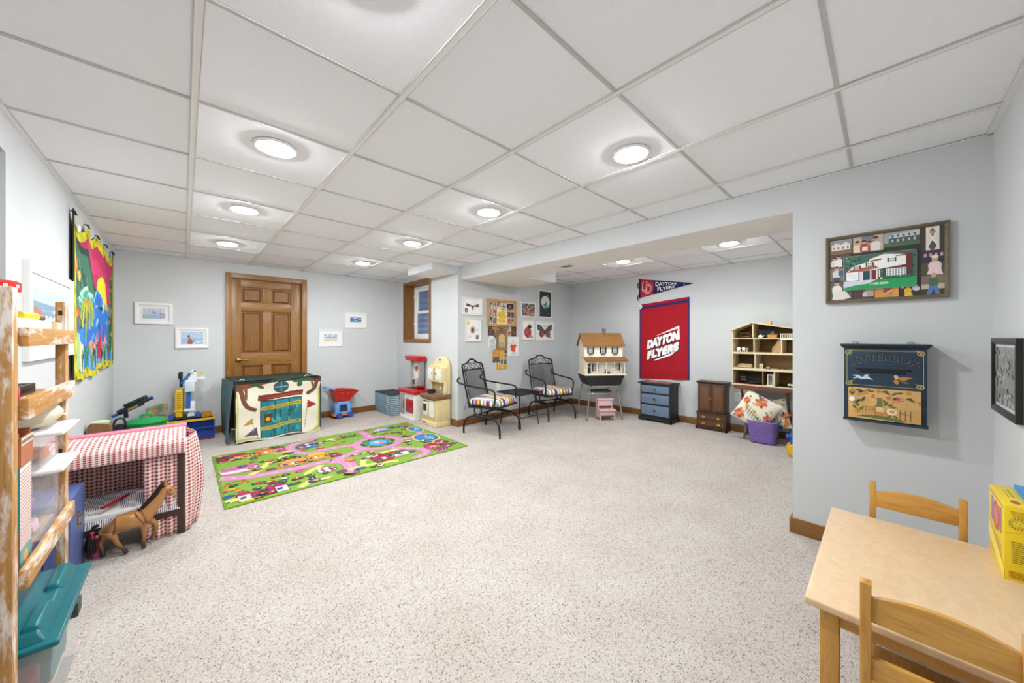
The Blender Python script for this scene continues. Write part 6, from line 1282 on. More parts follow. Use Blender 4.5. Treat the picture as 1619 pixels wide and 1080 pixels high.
d2 = MB().box(.195, .365, -.243, -.235, .10, .365).build('cupboard_door', TC2, tk, bevel=.006); MB().prism([(.215, .15), (.235, .135), (.32, .135), (.34, .15), (.34, .335), (.32, .35), (.235, .35), (.215, .335)], -.246, -.243).build('white_panel', WP, d2)
MB().box(-.02, W_+.015, -.265, 0, .375, .435).build('counter', BRC, tk, bevel=.018, seg=3)
MB().lathe([(.06, .436), (.07, .44), (.065, .443), (.04, .438), (1e-6, .438)], 20, (.25, -.13, 0)).build('sink', mat('#8a8078', .4), tk, smooth=40); MB().tube(spline([(.27, -.05, .435), (.27, -.05, .51), (.27, -.08, .53), (.27, -.11, .50)], 5), .012, 8).build('tap', mat('#c9c7c2', .35), tk, smooth=60)
n = 14; arch_ = [(W_/2+(W_/2)*math.cos(PI-PI*k/n), .80+.16*math.sin(PI*k/n)) for k in range(n+1)]
MB().prism([(0, .435)]+arch_+[(W_, .435)], -.05, 0).build('back_panel', TC, tk, bevel=.006)
MB().prism([(.01, .60), (.01, .80)]+[(W_/2+(W_/2-.01)*math.cos(PI-PI*k/n), .80+.05*math.sin(PI*k/n)) for k in range(1, n)]+[(W_-.01, .80), (W_-.01, .60)], -.145, -.05).build('upper_cabinet', TC, tk, bevel=.012, seg=3)
MB().box(.155, .205, -.147, -.14, .625, .80).build('open_niche', mat('#b89a58', .6), tk)
for x0, x1 in ((.02, .15), (.21, .355)): d_ = MB().box(x0, x1, -.152, -.145, .635, .79).build('upper_door', WP, tk, bevel=.006); MB().lathe([(.012, -.152), (.012, -.157), (1e-6, -.158)], 12, (x1-.02 if x0 < .1 else x0+.02, 0, .72), axis='y').build('latch', mat('#55504c', .4), d_)
for x in (0, W_-.03): MB().box(x, x+.03, -.10, -.05, .435, .61).build('side_post', TC, tk, bevel=.006)
MB().box(W_/2-.04, W_/2+.04, -.056, -.05, .885, .935).build('name_plate', mat('#d5d8dc', .4), tk, bevel=.003)
a = Art(); a.ell(W_/2-.012, .91, .018, .013, '#2b3a6a', 14); a.rect(W_/2+.004, .9, .026, .018, '#3f4a74'); a.build('plate_print', tk, .4, loc=(0, -.0565, 0))
tp = thing('toy_pot', 'dark toy pot on the brown counter of the cream kitchen', 'toy pot', (2.56, 4.44, .4355)); MB().lathe([(.05, 0), (.055, .05), (.058, .052), (.05, .048), (.046, .005), (1e-6, .005)], 20).build('pot', mat('#2c2725', .4), tp, smooth=40); MB().tube([(0, -.055, .045), (-.02, -.11, .055)], .007, 8).build('handle', mat('#1c1918', .4), tp)

# yellow and blue crate with the toy tower
cr_ = thing('toy_crate', 'blue lattice crate with yellow rim and red base by the back wall', 'crate', (-.13, 5.64, 0)); W_, D_, H_ = .40, .25, .262
BLC = mat('#1d3f8f', .4); YEL = mat('#e0b51c', .4)
MB().box(-.004, W_+.004, -.004, D_+.004, 0, .018).build('base', mat('#a3222c', .4), cr_, bevel=.003); MB().box(.004, W_-.004, .004, D_-.004, .018, .022).build('bottom', BLC, cr_)
def lat(p0, p1, nm):
    mb = MB(); L = math.dist(p0, p1); n = int(L/.02)
    for k in range(-6, n+1):
        for s in (1, -1):
            t0, t1 = (k*.02, k*.02+.12) if s > 0 else (k*.02+.12, k*.02)
            P = lambda t: (p0[0]+(p1[0]-p0[0])*min(max(t/L, 0), 1), p0[1]+(p1[1]-p0[1])*min(max(t/L, 0), 1))
            def cl(t, z, u, q):
                return t, z
            ts = [t0+(t1-t0)*j/6 for j in range(7)]; zs = [.10+.12*j/6 for j in range(7)]
            pts = [(P(t)[0], P(t)[1], z) for t, z in zip(ts, zs) if 0 <= t <= L]
            if len(pts) > 1: mb.tube(pts, .0028, 4, caps=False)
    mb.build(nm, BLC, cr_, kind='stuff')
lat((0, 0), (W_, 0), 'lattice'); lat((W_, 0), (W_, D_), 'lattice'); lat((0, 0), (0, D_), 'lattice')
MB().box(0, W_, -.003, .003, .018, .10).box(W_-.003, W_+.003, 0, D_, .018, .10).box(-.003, .003, 0, D_, .018, .10).box(0, W_, D_-.003, D_+.003, .018, .24).box(0, W_, -.004, .004, .14, .16).build('side_panel', BLC, cr_)
for x in (0, W_):
    for y in (0, D_): MB().box(x-.008, x+.008, y-.008, y+.008, .018, .235).build('corner_post', BLC, cr_)
MB().box(-.012, W_+.012, -.012, .008, .235, H_).box(-.012, W_+.012, D_-.008, D_+.012, .235, H_).box(-.012, .008, .008, D_-.008, .235, H_).box(W_-.008, W_+.012, .008, D_-.008, .235, H_).build('rim', YEL, cr_, bevel=.003)
for k, (x, y, c_) in enumerate(((.06, .1, '#2f7a4f'), (.14, .12, '#c9c9c4'), (.22, .1, '#3f8a5a'), (.3, .13, '#8fae3a'))):
    o = thing('toy_block', ['green toy block at the left end inside the blue crate', 'pale toy block second from the left inside the blue crate', 'green toy block in the middle of the blue crate', 'lime toy block at the right end inside the blue crate'][k], 'toy block', (-.13+x, 5.64+y, .023), .3*k, 'toy blocks inside the crate'); MB().box(-.035, .035, -.03, .03, 0, .05).build('block', mat(c_, .5), o, bevel=.004)
    for j in (-1, 1): MB().cyl((.016*j, 0, .05), (.016*j, 0, .056), .009, n=10).build('stud', mat(c_, .5), o)
tb = thing('toy_box', 'small orange open box at the right end of the crate rim', 'box', (.205, 5.775, .262)); MB().box(-.045, .05, -.06, .06, 0, .008).box(-.045, -.039, -.06, .06, .008, .05).box(.044, .05, -.06, .06, .008, .05).box(-.039, .044, -.06, -.054, .008, .05).box(-.039, .044, .054, .06, .008, .05).build('box', mat('#c98a24', .5), tb, bevel=.002); MB().box(-.035, .04, -.05, .05, .012, .035).build('contents', mat('#7a4a2a', .8), tb, bevel=.01)
tw_ = thing('toy_tower', 'tall yellow, white and blue plastic construction toy standing on the crate', 'toy', (.03, 5.775, .2625))
GW = mat('#dfe4ea', .4); MB().box(-.15, .125, -.08, .08, 0, .022).build('base_board', mat('#22262c', .5), tw_, bevel=.004)
for x in (-.135, .10): MB().cyl((x, -.09, .034), (x, .05, .034), .026, n=14).build('roller', mat('#1f56b0', .4), tw_, smooth=40)
MB().box(-.10, -.035, -.05, .03, .022, .35).build('yellow_column', YEL, tw_, bevel=.012, seg=3)
for k in range(9): MB().box(-.104, -.031, -.055, -.03, .12+.022*k, .133+.022*k).build('rung', YEL, tw_, bevel=.002); MB().box(-.085, -.05, -.0515, -.0495, .135+.022*k, .141+.022*k).build('slot', mat('#6f5a10', .6), tw_)
MB().box(-.112, -.026, -.06, .04, .09, .112).build('yellow_collar', YEL, tw_, bevel=.006); MB().box(-.032, -.024, -.06, -.05, .02, .37).build('dark_rod', BLACK, tw_)
MB().box(-.005, .035, -.03, .02, .10, .32).build('blue_column', mat('#2360b4', .4), tw_, bevel=.006); MB().box(-.025, .075, -.06, .03, .085, .115).box(.03, .07, -.05, .02, .115, .20).build('white_bracket', GW, tw_, bevel=.005); MB().tbox(.0, .07, -.04, .02, .022, .015, .055, -.03, .01, .085).build('white_foot', GW, tw_, bevel=.004)
MB().box(-.02, .065, -.07, .02, .32, .46).build('white_head', GW, tw_, bevel=.008); MB().box(-.01, .055, -.073, -.069, .34, .44).build('head_plate', mat('#c9d2dc', .4), tw_, bevel=.002)
MB().box(.01, .06, -.06, .02, .46, .52).box(.055, .085, -.05, .02, .43, .575).box(.03, .085, -.05, .02, .55, .58).build('white_turret', GW, tw_, bevel=.005); MB().box(.085, .165, -.05, .01, .46, .485).box(.125, .145, -.045, .005, .485, .50).build('white_arm', GW, tw_, bevel=.003); MB().box(.115, .14, -.045, .0, .5, .545).build('yellow_block', YEL, tw_, bevel=.004)
MB().box(-.065, -.035, -.05, 0, .38, .56).box(-.075, -.06, -.05, 0, .48, .55).build('black_post', BLACK, tw_, bevel=.004); MB().obox((-.015, -.045, .47), (.03, .02, .12), (0, R(35), 0)).build('blue_strut', mat('#2360b4', .4), tw_, bevel=.003); MB().cyl((.02, -.05, .50), (.02, -.05, .54), .014, n=10).build('grey_knob', mat('#5f6a74', .4), tw_)
# green tub with lid
gt = thing('green_tub', 'green plastic tub with a lid beside the blue crate', 'tub', (-.29, 5.50, 0)); GRP = mat('#1f9a4f', .35)
MB().lathe([(.12, .0), (.125, .004), (.148, .30), (.155, .305), (.155, .315)], 36, sx=1, sy=.85).build('body', GRP, gt, smooth=40)
for k in range(20): q = 2*PI*k/20; MB().obox((.141*math.cos(q), .12*math.sin(q), .16), (.008, .02, .24), (0, R(4.5), q)).build('rib', GRP, gt)
MB().lathe([(.165, .312), (.17, .318), (.168, .332), (.15, .345), (.10, .362), (.04, .368), (1e-6, .369)], 36, sx=1, sy=.85).build('lid', GRP, gt, smooth=40); MB().tube(spline([(-.045, 0, .366), (-.03, 0, .395), (.03, 0, .395), (.045, 0, .366)], 5), .011, 8).build('lid_handle', GRP, gt, smooth=60)
tg = thing('toy_blaster', 'black and blue toy blaster lying on the green tub lid', 'toy', (-.375, 5.565, .443), R(8)); TBK = mat('#1a1c22', .45); TBB = mat('#1f4f9a', .4)
tg.rotation_euler = (R(10), R(-26), R(8)); tg.scale = (.85, .85, .85)
MB().box(-.14, .10, -.03, .03, .03, .085).build('body', TBK, tg, bevel=.01); MB().cyl((.09, 0, .065), (.19, 0, .065), .024, .02, n=12).build('barrel', TBK, tg, smooth=40); MB().cyl((.185, 0, .065), (.205, 0, .065), .024, n=12).build('muzzle', TBB, tg, smooth=40); MB().box(-.06, .06, -.018, .018, .085, .125).cyl((.05, 0, .11), (.15, 0, .11), .02, n=12).build('upper_barrel', TBK, tg, bevel=.004); MB().cyl((.15, 0, .11), (.168, 0, .11), .022, n=12).build('muzzle', TBB, tg, smooth=40)
MB().obox((-.09, 0, .0), (.04, .03, .08), (0, R(20), 0)).build('grip', TBK, tg, bevel=.006); MB().box(-.2, -.14, -.02, .02, .03, .06).build('stock', TBB, tg, bevel=.008); MB().box(-.05, .05, -.033, -.03, .045, .07).build('side_plate', mat('#8a7f3a', .5), tg)
mp = thing('folded_map', 'green and tan folded paper map standing behind the green tub', 'map', (-.31, 5.80, .2905), 0)
for k in range(4):
    mb = MB(); mb.add([(k*.045, .012*(k % 2), .02+.012*k), ((k+1)*.045, .012*((k+1) % 2), .02+.012*(k+1)), ((k+1)*.045, .012*((k+1) % 2), .13+.014*(k+1)), (k*.045, .012*(k % 2), .13+.014*k)], [(0, 1, 2, 3)]); mb.build('fold', mat(['#8a9a6a', '#a8906a', '#6f8f6a', '#b39a74'][k], .8, var=.45), mp, solid=.002)
cb = thing('cardboard_carton', 'plain brown cardboard carton against the back wall behind the green tub', 'box', (-.2, 5.71, 0)); MB().box(-.12, .055, 0, .2, 0, .31).build('carton', mat('#9a7a4f', .85, var=.1), cb, bevel=.003); MB().box(-.05, -.02, -.001, .2005, .25, .311).build('tape', mat('#b39a6a', .4), cb)
gb = thing('gym_bag', 'bulging black bag left of the green tub', 'bag', (-.455, 5.2, 0)); MB().ball((0, 0, .19), (.095, .1, .19), 18, 12).build('body', mat('#1b1b1f', .8, grain=60, var=.3), gb, smooth=70); MB().tube(spline([(-.04, -.06, .34), (-.02, -.07, .43), (.03, -.06, .43), (.05, -.05, .34)], 5), .009, 6).build('strap', mat('#22242a', .9), gb, smooth=60); MB().box(-.05, .05, -.103, -.09, .2, .26).build('pocket', mat('#2a2b30', .8), gb, bevel=.006)
wc = thing('toy_barn', 'brown wooden toy stand with curled top near the left wall', 'toy', (-.49, 4.38, 0)); BW = wood('#5a3c22', '#835a34', 'z', rough=.6)
MB().prism([(-.06, 0), (.06, 0), (.06, .515), (.045, .53), (.02, .535), (-.035, .548), (-.05, .54), (-.06, .52)], -.06, -.048).build('front_board', BW, wc); MB().box(-.06, .06, -.048, .072, .5, .512).build('top_board', BW, wc); MB().box(-.06, .06, .06, .072, 0, .5).build('back_board', BW, wc); MB().box(-.06, -.05, -.048, .06, 0, .5).box(.05, .06, -.048, .06, 0, .5).build('side_board', BW, wc)
gl_ = thing('toy_bowl', 'pale green bowl lid resting on the brown toy stand', 'bowl', (-.488, 4.395, .5125)); MB().lathe([(.04, 0), (.052, .02), (.054, .034), (.03, .042), (1e-6, .044)], 20).build('bowl', mat('#b9d6a0', .5), gl_, smooth=40)

# doll canopy bed
bd = thing('doll_canopy_bed', 'doll bed with red gingham canopy and curtains at the left wall', 'doll bed', (-.555, 3.045, 0)); GIN = gingham('#f0e2dc', '#9a1418', 46); GINS = gingham('#f0e2dc', '#9a1418', 46)
DKB = wood('#2a1811', '#432a1d', 'z', rough=.5); L_, D_ = .55, .35
for x in (.005, L_-.005):
    for y in (.0, D_-.02): MB().box(x-.017, x+.017, y, y+.02, 0, .575).build('bed_post', DKB, bd, bevel=.002)
for b_ in ((.02, L_-.02, .0, .015, .12, .17), (.02, L_-.02, D_-.015, D_, .12, .17)): MB().box(*b_).build('side_rail', DKB, bd)
for b_ in ((-.005, .012, .02, D_-.02, .12, .3), (L_-.012, L_+.005, .02, D_-.02, .12, .26)): MB().box(*b_).build('end_board', DKB, bd)
MB().box(.015, L_-.015, .017, D_-.017, .165, .225).build('mattress', mat('#e6e2dc', .9), bd, bevel=.015, seg=3)
NVS = stripes('#e4e0de', '#3a3f63', 110, .62, 0)
MB().grid(lambda u, v: (.012+u*(L_-.024), -.004+v*(D_-.01), .232+.018*math.sin(u*9+v*4)*math.sin(PI*v)+.03*math.sin(PI*v)*u*0+(.02 if .35 < v else 0)-.07*max(0, .12-v)/.12), 30, 20, uvscale=(.55, .35)).build('sheet', NVS, bd, smooth=80)
MB().obox((.27, .10, .262), (.02, .2, .01), (0, 0, R(-30))).build('ribbon', mat('#a3141f', .6), bd, bevel=.004)
MB().ball((.44, .26, .265), (.07, .06, .035)).build('doll_pillow', mat('#e9d9dc', .9), bd, smooth=80)
prof = [(-.025, .512), (-.028, .545), (-.026, .578), (-.008, .594), (.07, .608), (.15, .618), (.23, .622), (.30, .618)]
def can(u, v):
    k = v*(len(prof)-1); i = min(int(k), len(prof)-2); t_ = k-i; y = prof[i][0]*(1-t_)+prof[i+1][0]*t_; z = prof[i][1]*(1-t_)+prof[i+1][1]*t_
    return (-.005+u*(L_+.02), y-.004*math.sin(u*40)*(1-v), z+.004*math.sin(u*40)*(v > .3)*(1-v))
MB().grid(can, 80, 28, uvscale=(.575, .45)).build('canopy', GIN, bd, smooth=80, solid=.003)
MB().add([(L_+.015, -.027, .515), (L_+.015, .375, .515), (L_+.015, .375, .60), (L_+.015, .30, .618), (L_+.015, .16, .624), (L_+.015, .01, .603), (L_+.015, -.024, .575)], [tuple(range(7))]).build('canopy_end', GIN, bd, solid=.003)
MB().box(-.005, L_+.02, .29, .375, .612, .630).box(L_+.012, L_+.022, .28, .38, .55, .63).build('pink_trim', mat('#d9788f', .85), bd, bevel=.006)
def curtain(nm, p0, p1, z0, z1, folds, amp, n=40, flare=0):
    L = math.dist(p0, p1); dx, dy = (p1[0]-p0[0])/L, (p1[1]-p0[1])/L
    def f(u, v):
        o = amp*math.sin(u*folds*2*PI)*(.35+.65*(1-v))+flare*math.sin(PI*min(1, u*1.12))*(.3+.7*math.sin(PI*(.12+.76*v))); return (p0[0]+dx*L*u+dy*o, p0[1]+dy*L*u-dx*o, z0+(z1-z0)*v)
    MB().grid(f, n, 16, uvscale=(L*1.15, z1-z0)).build(nm, GINS, bd, smooth=80, solid=.002)
curtain('back_curtain', (.0, D_-.03), (.40, D_-.03), .19, .60, 9, .012, 90)
curtain('front_curtain', (.385, .012), (.53, .012), .004, .56, 3, .012, 40)
curtain('side_curtain', (L_+.014, .01), (L_+.03, D_-.02), .012, .60, 3, .012, 50, .075)
rb = thing('story_book', 'thin white and pink picture book propped behind the gingham bed', 'book', (-.105, 3.55, 0)); MB().obox((0, 0, .24), (.16, .012, .48), (R(-6), 0, 0)).build('cover', mat('#e9e6e4', .6), rb, bevel=.001); MB().obox((0, -.008, .26), (.161, .004, .08), (R(-6), 0, 0)).build('band', mat('#c98a94', .6), rb)
# toy horse
hs = thing('toy_horse', 'glossy tan toy horse with black mane standing before the gingham bed', 'toy horse', (-.228, 2.985, 0), R(0))
def skin(name, verts, edges, m, parent, lv=2):
    me = bpy.data.meshes.new(name); me.from_pydata([v[:3] for v in verts], edges, []); o = bpy.data.objects.new(name, me); col.objects.link(o); o.parent = parent
    sk = o.modifiers.new('skin', 'SKIN'); sk.use_smooth_shade = True
    if not me.skin_vertices: me.skin_vertices.new()
    for i, v in enumerate(verts):
        d = me.skin_vertices[0].data[i]; r = v[3] if isinstance(v[3], tuple) else (v[3], v[3]); d.radius = r; d.use_root = (i == 0)
    ss = o.modifiers.new('smooth', 'SUBSURF'); ss.levels = lv; ss.render_levels = lv; me.materials.append(m); return o
HM = NT('horse_coat'); sp = HM.n('SeparateXYZ'); HM.l(HM.mapped(), sp.inputs[0]); HM.l(HM.ramp(sp.outputs[2], [(.0, '#2b1710'), (.035, '#43261a'), (.085, '#9a6a3a'), (.2, '#b07a44')]), HM.b.inputs['Base Color']); HM.b.inputs['Roughness'].default_value = .22; HM.b.inputs['Coat Weight'].default_value = .5; HM = HM.m
hv = [(0, 0, .18, .048), (-.045, 0, .183, .048), (-.082, 0, .186, .041), (.04, 0, .184, .048), (.07, 0, .198, .045), (.095, 0, .237, .037), (.122, 0, .275, .029), (.142, 0, .312, .024), (.155, 0, .328, .024), (.168, 0, .308, .023), (.180, 0, .285, .0175), (.186, 0, .275, .0165),
      (-.088, .017, .155, .029), (-.094, .021, .115, .0165), (-.108, .022, .082, .0115), (-.098, .022, .035, .0098), (-.098, .022, .006, .0125),
      (-.075, -.017, .152, .029), (-.05, -.021, .112, .0165), (-.045, -.022, .085, .0115), (-.015, -.022, .032, .0098), (-.004, -.022, .006, .0125),
      (.062, -.016, .15, .023), (.062, -.019, .105, .0135), (.062, -.02, .065, .0108), (.060, -.02, .03, .0098), (.063, -.02, .006, .0125),
      (.078, .016, .152, .023), (.105, .019, .125, .0135), (.112, .02, .085, .0108), (.095, .02, .048, .0098), (.082, .02, .03, .0125)]
he = [(0, 1), (1, 2), (0, 3), (3, 4), (4, 5), (5, 6), (6, 7), (7, 8), (8, 9), (9, 10), (10, 11), (2, 12), (12, 13), (13, 14), (14, 15), (15, 16), (2, 17), (17, 18), (18, 19), (19, 20), (20, 21), (3, 22), (22, 23), (23, 24), (24, 25), (25, 26), (4, 27), (27, 28), (28, 29), (29, 30), (30, 31)]
skin('body', hv, he, HM, hs)
for s in (-1, 1): MB().tube([(.148, .012*s, .342), (.150, .016*s, .360), (.153, .015*s, .376)], [.008, .007, .001], 6).build('ear', HM, hs, smooth=60); MB().ball((.171, .021*s, .314), (.0045, .0035, .0045), 8, 6).build('eye', mat('#0c0a0a', .1), hs, smooth=60)
HB = mat('#120f0f', .5, grain=120)
mb = MB()
for k in range(14):
    f = k/13; x0 = .155-.10*f**1.1; z0 = .358-.135*f
    mb.tube(spline([(x0, 0, z0), (x0-.016, -.012, z0+.004), (x0-.03, -.02, z0-.02), (x0-.036-.02*f, -.022, z0-.05)], 4), [.008]*8+[.006]*4+[.002], 6)
mb.build('mane', HB, hs, smooth=70, kind='stuff')
mb = MB()
for k in range(9): q = k*.7; mb.tube(spline([(-.112, 0, .195), (-.13, .004*math.cos(q), .185), (-.14+.012*math.cos(q), .014*math.sin(q), .12), (-.136+.016*math.cos(q), .016*math.sin(q), .05)], 5), [.008]*10+[.007]*4+[.003]*2, 6)
mb.build('tail', HB, hs, smooth=70, kind='stuff'); MB().ball((-.133, -.012, .165), (.01, .006, .008), 8, 6).tube([(-.133, -.016, .165), (-.128, -.02, .135)], .004, 5).build('tail_ribbon', mat('#b3304a', .6), hs, smooth=60)
# blue doll trunk
bt_ = thing('doll_suitcase', 'slate blue upright doll suitcase with brass latch behind the wooden rack', 'suitcase', (-.56, 2.70, 0)); TRB = mat('#4f5f92', .4, var=.06)
MB().box(0, .083, 0, .335, 0, .44).build('half', TRB, bt_, bevel=.003); MB().box(.086, .166, 0, .335, 0, .44).build('half', TRB, bt_, bevel=.003)
for z in (.004, .414): MB().box(.145, .169, .312, .338, z, z+.024).build('corner_cap', BRASS, bt_, bevel=.002)
MB().box(.166, .170, .15, .18, .27, .33).cyl((.17, .165, .275), (.178, .165, .275), .01, n=10).cyl((.17, .165, .32), (.178, .165, .32), .008, n=10).build('latch', BRASS, bt_)
pk = thing('pink_toy', 'small pink and orange round toy beside the doll suitcase', 'toy', (-.352, 3.052, 0)); MB().lathe([(.02, 0), (.026, .02), (.022, .05), (.028, .075), (.018, .10), (1e-6, .105)], 16).build('body', mat('#d45a86', .4), pk, smooth=50); MB().lathe([(.0285, .07), (.030, .076), (.0285, .082)], 16).build('band', mat('#e39a3a', .4), pk, smooth=50)

# whitewashed wooden rack at the near left
rk_ = thing('wooden_rack', 'tall distressed whitewashed wooden shelf rack at the near left edge', 'shelf rack'); DW = lambda ax: wood('#9a6a30', '#c18f52', ax, rough=.7, wear='#e3d9cf')
WZ, WY = DW('z'), DW('y'); XF, XB_ = -.335, -.66; Y0, Y1 = 1.625, 2.262
for x in (XF-.026, XB_):
    for y in (Y0, Y1-.045): MB().box(x, x+.026, y, y+.045, 0, 1.372).build('post', WZ, rk_, bevel=.003)
for z0, z1 in ((1.208, 1.262), (1.0, 1.06), (.52, .575)):
    MB().box(XF-.001, XF+.017, Y0+.05, Y1-.002, z0, z1).build('rail', WY, rk_, bevel=.003); MB().box(XB_+.027, XB_+.042, Y0+.0, Y1, z0-.01, z1-.02).build('rail', wood('#4a3520', '#6b5236', 'y', rough=.8, wear='#9a8a78'), rk_, bevel=.003)
    for k in range(5): x = XB_+.045+.052*k; MB().box(x, x+.046, Y0+.05, Y1-.05, z1-.035, z1-.022).build('shelf_slat', DW('y'), rk_, bevel=.002)
    for y in (Y0, Y1-.03): MB().box(XB_+.026, XF-.026, y, y+.018, z0, z1-.036).build('end_rail', DW('x'), rk_, bevel=.002)
for z in (.78, 1.32): MB().box(XF-.018, XF-.008, Y1-.0465, Y1-.045, z, z+.018).build('screw_recess', mat('#2b2520', .8), rk_)
S1, S2, S3 = 1.262-.022, 1.06-.022, .575-.022
jr = thing('plastic_jar', 'clear plastic jar with red polka dot lid on top of the rack', 'jar', (-.475, 2.08, S1+.0005)); jr.scale = (1.15, 1.15, 1.15); CLR = mat('#f4f2f0', .12, var=0, alpha=.16, name='clear_plastic')
MB().lathe([(.052, 0), (.057, .006), (.06, .07), (.058, .12), (.05, .135)], 28).build('jar', CLR, jr, smooth=40); MB().lathe([(.045, .006), (.052, .05), (.05, .1), (1e-6, .105)], 20).build('contents', mat('#d9a98a', .8, var=.3), jr, smooth=50); MB().lathe([(.055, .132), (.056, .136), (.056, .158), (.05, .163), (1e-6, .164)], 28).build('lid', mat('#d32a20', .4), jr, smooth=40)
ld = jr.children[-1]
for k in range(12): q = 2*PI*k/12; MB().lathe([(.007, .1638), (.007, .1648), (1e-6, .1649)], 10, (.036*math.cos(q), .036*math.sin(q), 0)).build('dot', WHITE, ld); MB().obox((.0562*math.cos(q+.2), .0562*math.sin(q+.2), .147), (.001, .009, .009), (0, 0, q+.2)).build('dot', WHITE, ld)
wb = thing('white_carton', 'low white carton lying on the top shelf of the rack', 'box', (-.43, 2.0, S1+.0005)); MB().box(.035, .088, -.30, .20, 0, .05).build('carton', mat('#eceae6', .6), wb, bevel=.003); MB().box(.034, .0885, .06, .13, .02, .0505).build('torn_edge', mat('#b39a74', .8, var=.4), wb)
yt = thing('yellow_brush', 'yellow handled tool lying on the white carton', 'tool', (-.372, 1.93, S1+.0515)); MB().tube([(0, -.06, .012), (.005, .02, .013), (.005, .08, .012)], [.012, .014, .012], 10, flat=.8).build('handle', mat('#e2c11f', .35), yt, smooth=60); MB().tube([(.005, .08, .012), (.006, .15, .010)], .008, 8).build('shaft', mat('#6b5236', .7), yt, smooth=60)
bs = thing('black_case', 'narrow black case lying on the middle shelf of the rack', 'case', (-.41, 1.95, S2+.0005)); MB().box(-.03, .03, -.1, .13, 0, .035).build('body', mat('#161413', .35), bs, bevel=.004); MB().box(-.031, .031, -.125, -.10, 0, .045).build('yellow_end', mat('#d9a51f', .4), bs, bevel=.003); MB().box(-.02, .02, .06, .1, .035, .037).build('clasp', mat('#3a3836', .4), bs)
rd_ = thing('red_bottle', 'small red bottle beside the near post on the middle shelf', 'bottle', (-.36, 1.745, S2+.0005)); MB().lathe([(.012, 0), (.014, .004), (.014, .045), (.008, .052), (.008, .064), (1e-6, .065)], 14).build('bottle', mat('#c9424a', .4), rd_, smooth=40); MB().lathe([(.0095, .054), (.0095, .068), (1e-6, .069)], 12).build('cap', mat('#b02a34', .4), rd_)
ht = thing('cloth_bag', 'crumpled cream cloth bag resting on the clear bins', 'cloth bag', (-.405, 2.04, .9165)); rh = random.Random(6)
mb = MB(); mb.ball((0, 0, .045), (.09, .1, .05), 22, 14)
for k in range(len(mb.v)): x, y, z = mb.v[k]; n_ = .010*math.sin(x*70+y*40)+.010*math.sin(y*63-z*70)+.006*math.sin(x*120+z*90); mb.v[k] = (x*(1+n_*6), y*(1+n_*6), max(.001, z*(1+n_*8)))
mb.build('cloth', mat('#cfc4ac', .95, grain=160), ht, smooth=80); MB().grid(lambda u, v: (-.02+.1*u, .04+.1*v, .024+.018*math.sin(u*7+v*4)*(1-v)), 12, 12).build('flap', mat('#e0d8c6', .95, grain=160), ht, smooth=80, solid=.003)
LIDM = mat('#f2f1f0', .25, var=0, alpha=.8, name='frosted_plastic')
def bin_(lab, z, hh, cont):
    t = thing('clear_bin', lab, 'storage bin', (-.46, 2.06, z), 0, 'clear plastic bins on the rack'); mb = MB()
    for args in ((-.112, .112, -.115, -.1125), (-.112, .112, .1125, .115), (-.1145, -.112, -.115, .115), (.112, .1145, -.115, .115)): mb.box(*args, .003, hh)
    mb.box(-.1145, .1145, -.115, .115, 0, .003); mb.build('tub', CLR, t)
    MB().box(-.128, .165, -.132, .132, hh, hh+.012).build('lid', LIDM, t, bevel=.005, seg=3); MB().box(-.09, .12, -.09, .09, hh+.012, hh+.014).build('lid_panel', LIDM, t)
    rdm = random.Random(int(z*100))
    for k, c_ in enumerate(cont): MB().obox((rdm.uniform(-.03, .07), -.075+.05*(k % 4), .025+.05*(k//4)), (.075, .046, .04), (rdm.uniform(-.3, .3), rdm.uniform(-.3, .3), rdm.uniform(-.5, .5))).build('content', mat(c_, .6, var=.2), t, bevel=.008)
bin_('clear plastic bin with pink things, lower of the two on the rack', S3+.0005, .222, ['#d98ab0', '#e6c9d6', '#8f8a92', '#c970a0', '#e9dfe4', '#b06a94', '#d9d4da', '#d98ab0', '#cfa9c4', '#9a94a4', '#e3b9cf', '#c27aa6'])
bin_('clear plastic bin with orange and blue things, upper of the two', S3+.238, .110, ['#e08a2a', '#3f86b8', '#d97a3a', '#e0a04a', '#5a9ac4', '#d98a6a', '#e6d6c9', '#c96a3a'])
tl = thing('toy_carton', 'teal and striped product carton standing at the near end of the rack', 'box', (-.46, 1.72, S3+.0005)); MB().box(0, .118, 0, .105, 0, .30).build('carton', mat('#e8e4e2', .5), tl, bevel=.001)
a = Art(); a.rect(.0, .115, .118, .185, '#1f8a8c'); a.rect(0, 0, .118, .115, '#8a6f5a'); a.text('et', .066, .232, .034, .026, '#f0f4f2', .02); a.rect(.06, .1, .05, .11, '#dcd8d2'); a.ell(.04, .06, .035, .02, '#4b4440'); a.build('front_print', tl, .4, loc=(0, -.0004, 0))
a = Art()
for k in range(22): a.poly([(.0, .06+.0105*k), (.105, .066+.0105*k), (.105, .0705+.0105*k), (0, .0645+.0105*k)], '#c98f88')
a.rect(0, 0, .105, .06, '#4f9a98'); a.ell(.05, .03, .02, .02, '#e0a05a'); a.build('side_print', tl, .4, loc=(.1184, 0, 0), rot=(0, 0, PI/2))
cp = thing('copper_box', 'copper-orange open box with a dotted strip stacked over the cartons', 'box', (-.46, 1.72, S3+.3015)); MB().box(0, .12, 0, .11, 0, .004).box(0, .004, 0, .11, .004, .1).box(.116, .12, 0, .11, .004, .085).box(.004, .116, 0, .004, .004, .1).box(.004, .116, .106, .11, .004, .1).build('box', mat('#b06a48', .5), cp); MB().box(.1202, .1212, 0, .11, .063, .085).build('strip', mat('#e6cdb4', .6), cp)
for k in range(9): MB().box(.1212, .1217, .006+.012*k, .012+.012*k, .069, .079).build('dot', mat('#4a3a34', .6), cp)
MB().box(.008, .112, .01, .1, .0045, .055).build('paper', mat('#e3dfd8', .7), cp, bevel=.004)
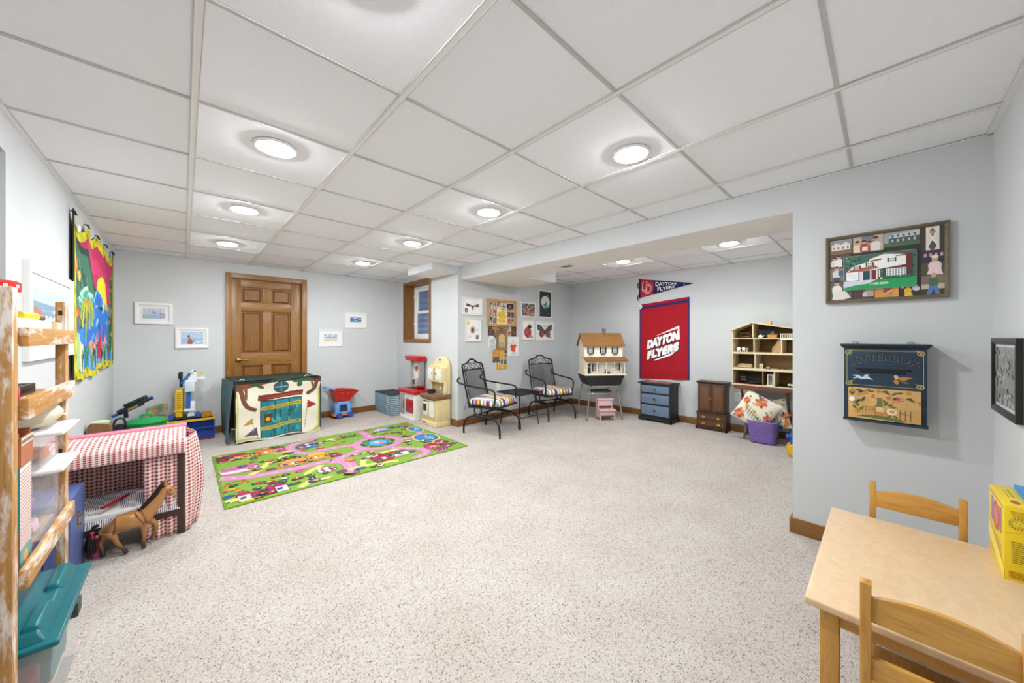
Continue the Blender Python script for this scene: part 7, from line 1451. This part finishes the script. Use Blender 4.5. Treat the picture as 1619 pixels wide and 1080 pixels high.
# teal-lidded tote on the floor under the rack
to = thing('storage_tote', 'clear storage tote with teal lid on the floor under the rack', 'storage tote', (-.48, 1.955, 0)); TEAL = mat('#0b626b', .3, var=.05); hx, hy, hz_ = .212, .255, .325
mb = MB()
for s in (-1, 1):
    mb.add([(s*(hx-.035), -hy+.035, .004), (s*(hx-.035), hy-.035, .004), (s*(hx-.012), hy-.012, hz_), (s*(hx-.012), -hy+.012, hz_)], [(0, 1, 2, 3)]); mb.add([(-hx+.035, s*(hy-.035), .004), (hx-.035, s*(hy-.035), .004), (hx-.012, s*(hy-.012), hz_), (-hx+.012, s*(hy-.012), hz_)], [(0, 1, 2, 3)])
mb.box(-hx+.035, hx-.035, -hy+.035, hy-.035, .002, .004).build('tub', CLR, to, solid=.003)
MB().box(-hx, hx, -hy, hy, hz_-.012, hz_+.006).build('lid_rim', TEAL, to, bevel=.006, seg=3)
MB().tbox(-hx+.02, hx-.025, -hy+.02, hy-.02, hz_+.004, -hx+.035, hx-.045, -hy+.04, hy-.04, hz_+.034).build('lid', TEAL, to, bevel=.008, seg=3)
for y0, y1 in ((-hy+.045, -.055), (.03, hy-.045)): MB().tbox(hx-.085, hx-.035, y0, y1, hz_+.02, hx-.078, hx-.048, y0+.008, y1-.008, hz_+.048).build('lid_ridge', TEAL, to, bevel=.008, seg=3)
for y in (-.1, .1): MB().box(-.12, .06, y-.003, y+.003, hz_+.034, hz_+.037).build('lid_rib', TEAL, to, bevel=.001)
MB().box(hx-.016, hx+.004, -.03, .03, hz_-.06, hz_-.012).build('latch', mat('#2f3a3c', .5), to, bevel=.003)
for k, (c_, s_) in enumerate((('#3a6fb0', (.15, .2, .08)), ('#8a3a4a', (.12, .18, .06)), ('#d9c23a', (.14, .1, .07)), ('#6f4a6a', (.16, .14, .08)), ('#c9a27a', (.1, .12, .09)), ('#e0d8cc', (.14, .2, .05)))): MB().obox((-.06+.1*(k % 2), -.12+.12*(k//2), .06+.07*(k % 3)), s_, (.1*k, .15, .3*k)).build('content', mat(c_, .7, var=.2), to, bevel=.01)
for c_, b_ in (('#2f5f9a', (-.15, .0, -.19, -.06, .12, .24)), ('#7a3a45', (0, .15, -.19, -.09, .05, .2)), ('#d0ba36', (.04, .155, -.185, .02, .005, .05)), ('#3a7f86', (.02, .165, -.04, .16, .08, .26)), ('#c9c2b4', (-.14, .15, .05, .19, .005, .07))): MB().box(*b_).build('content', mat(c_, .7, var=.25), to, bevel=.015)
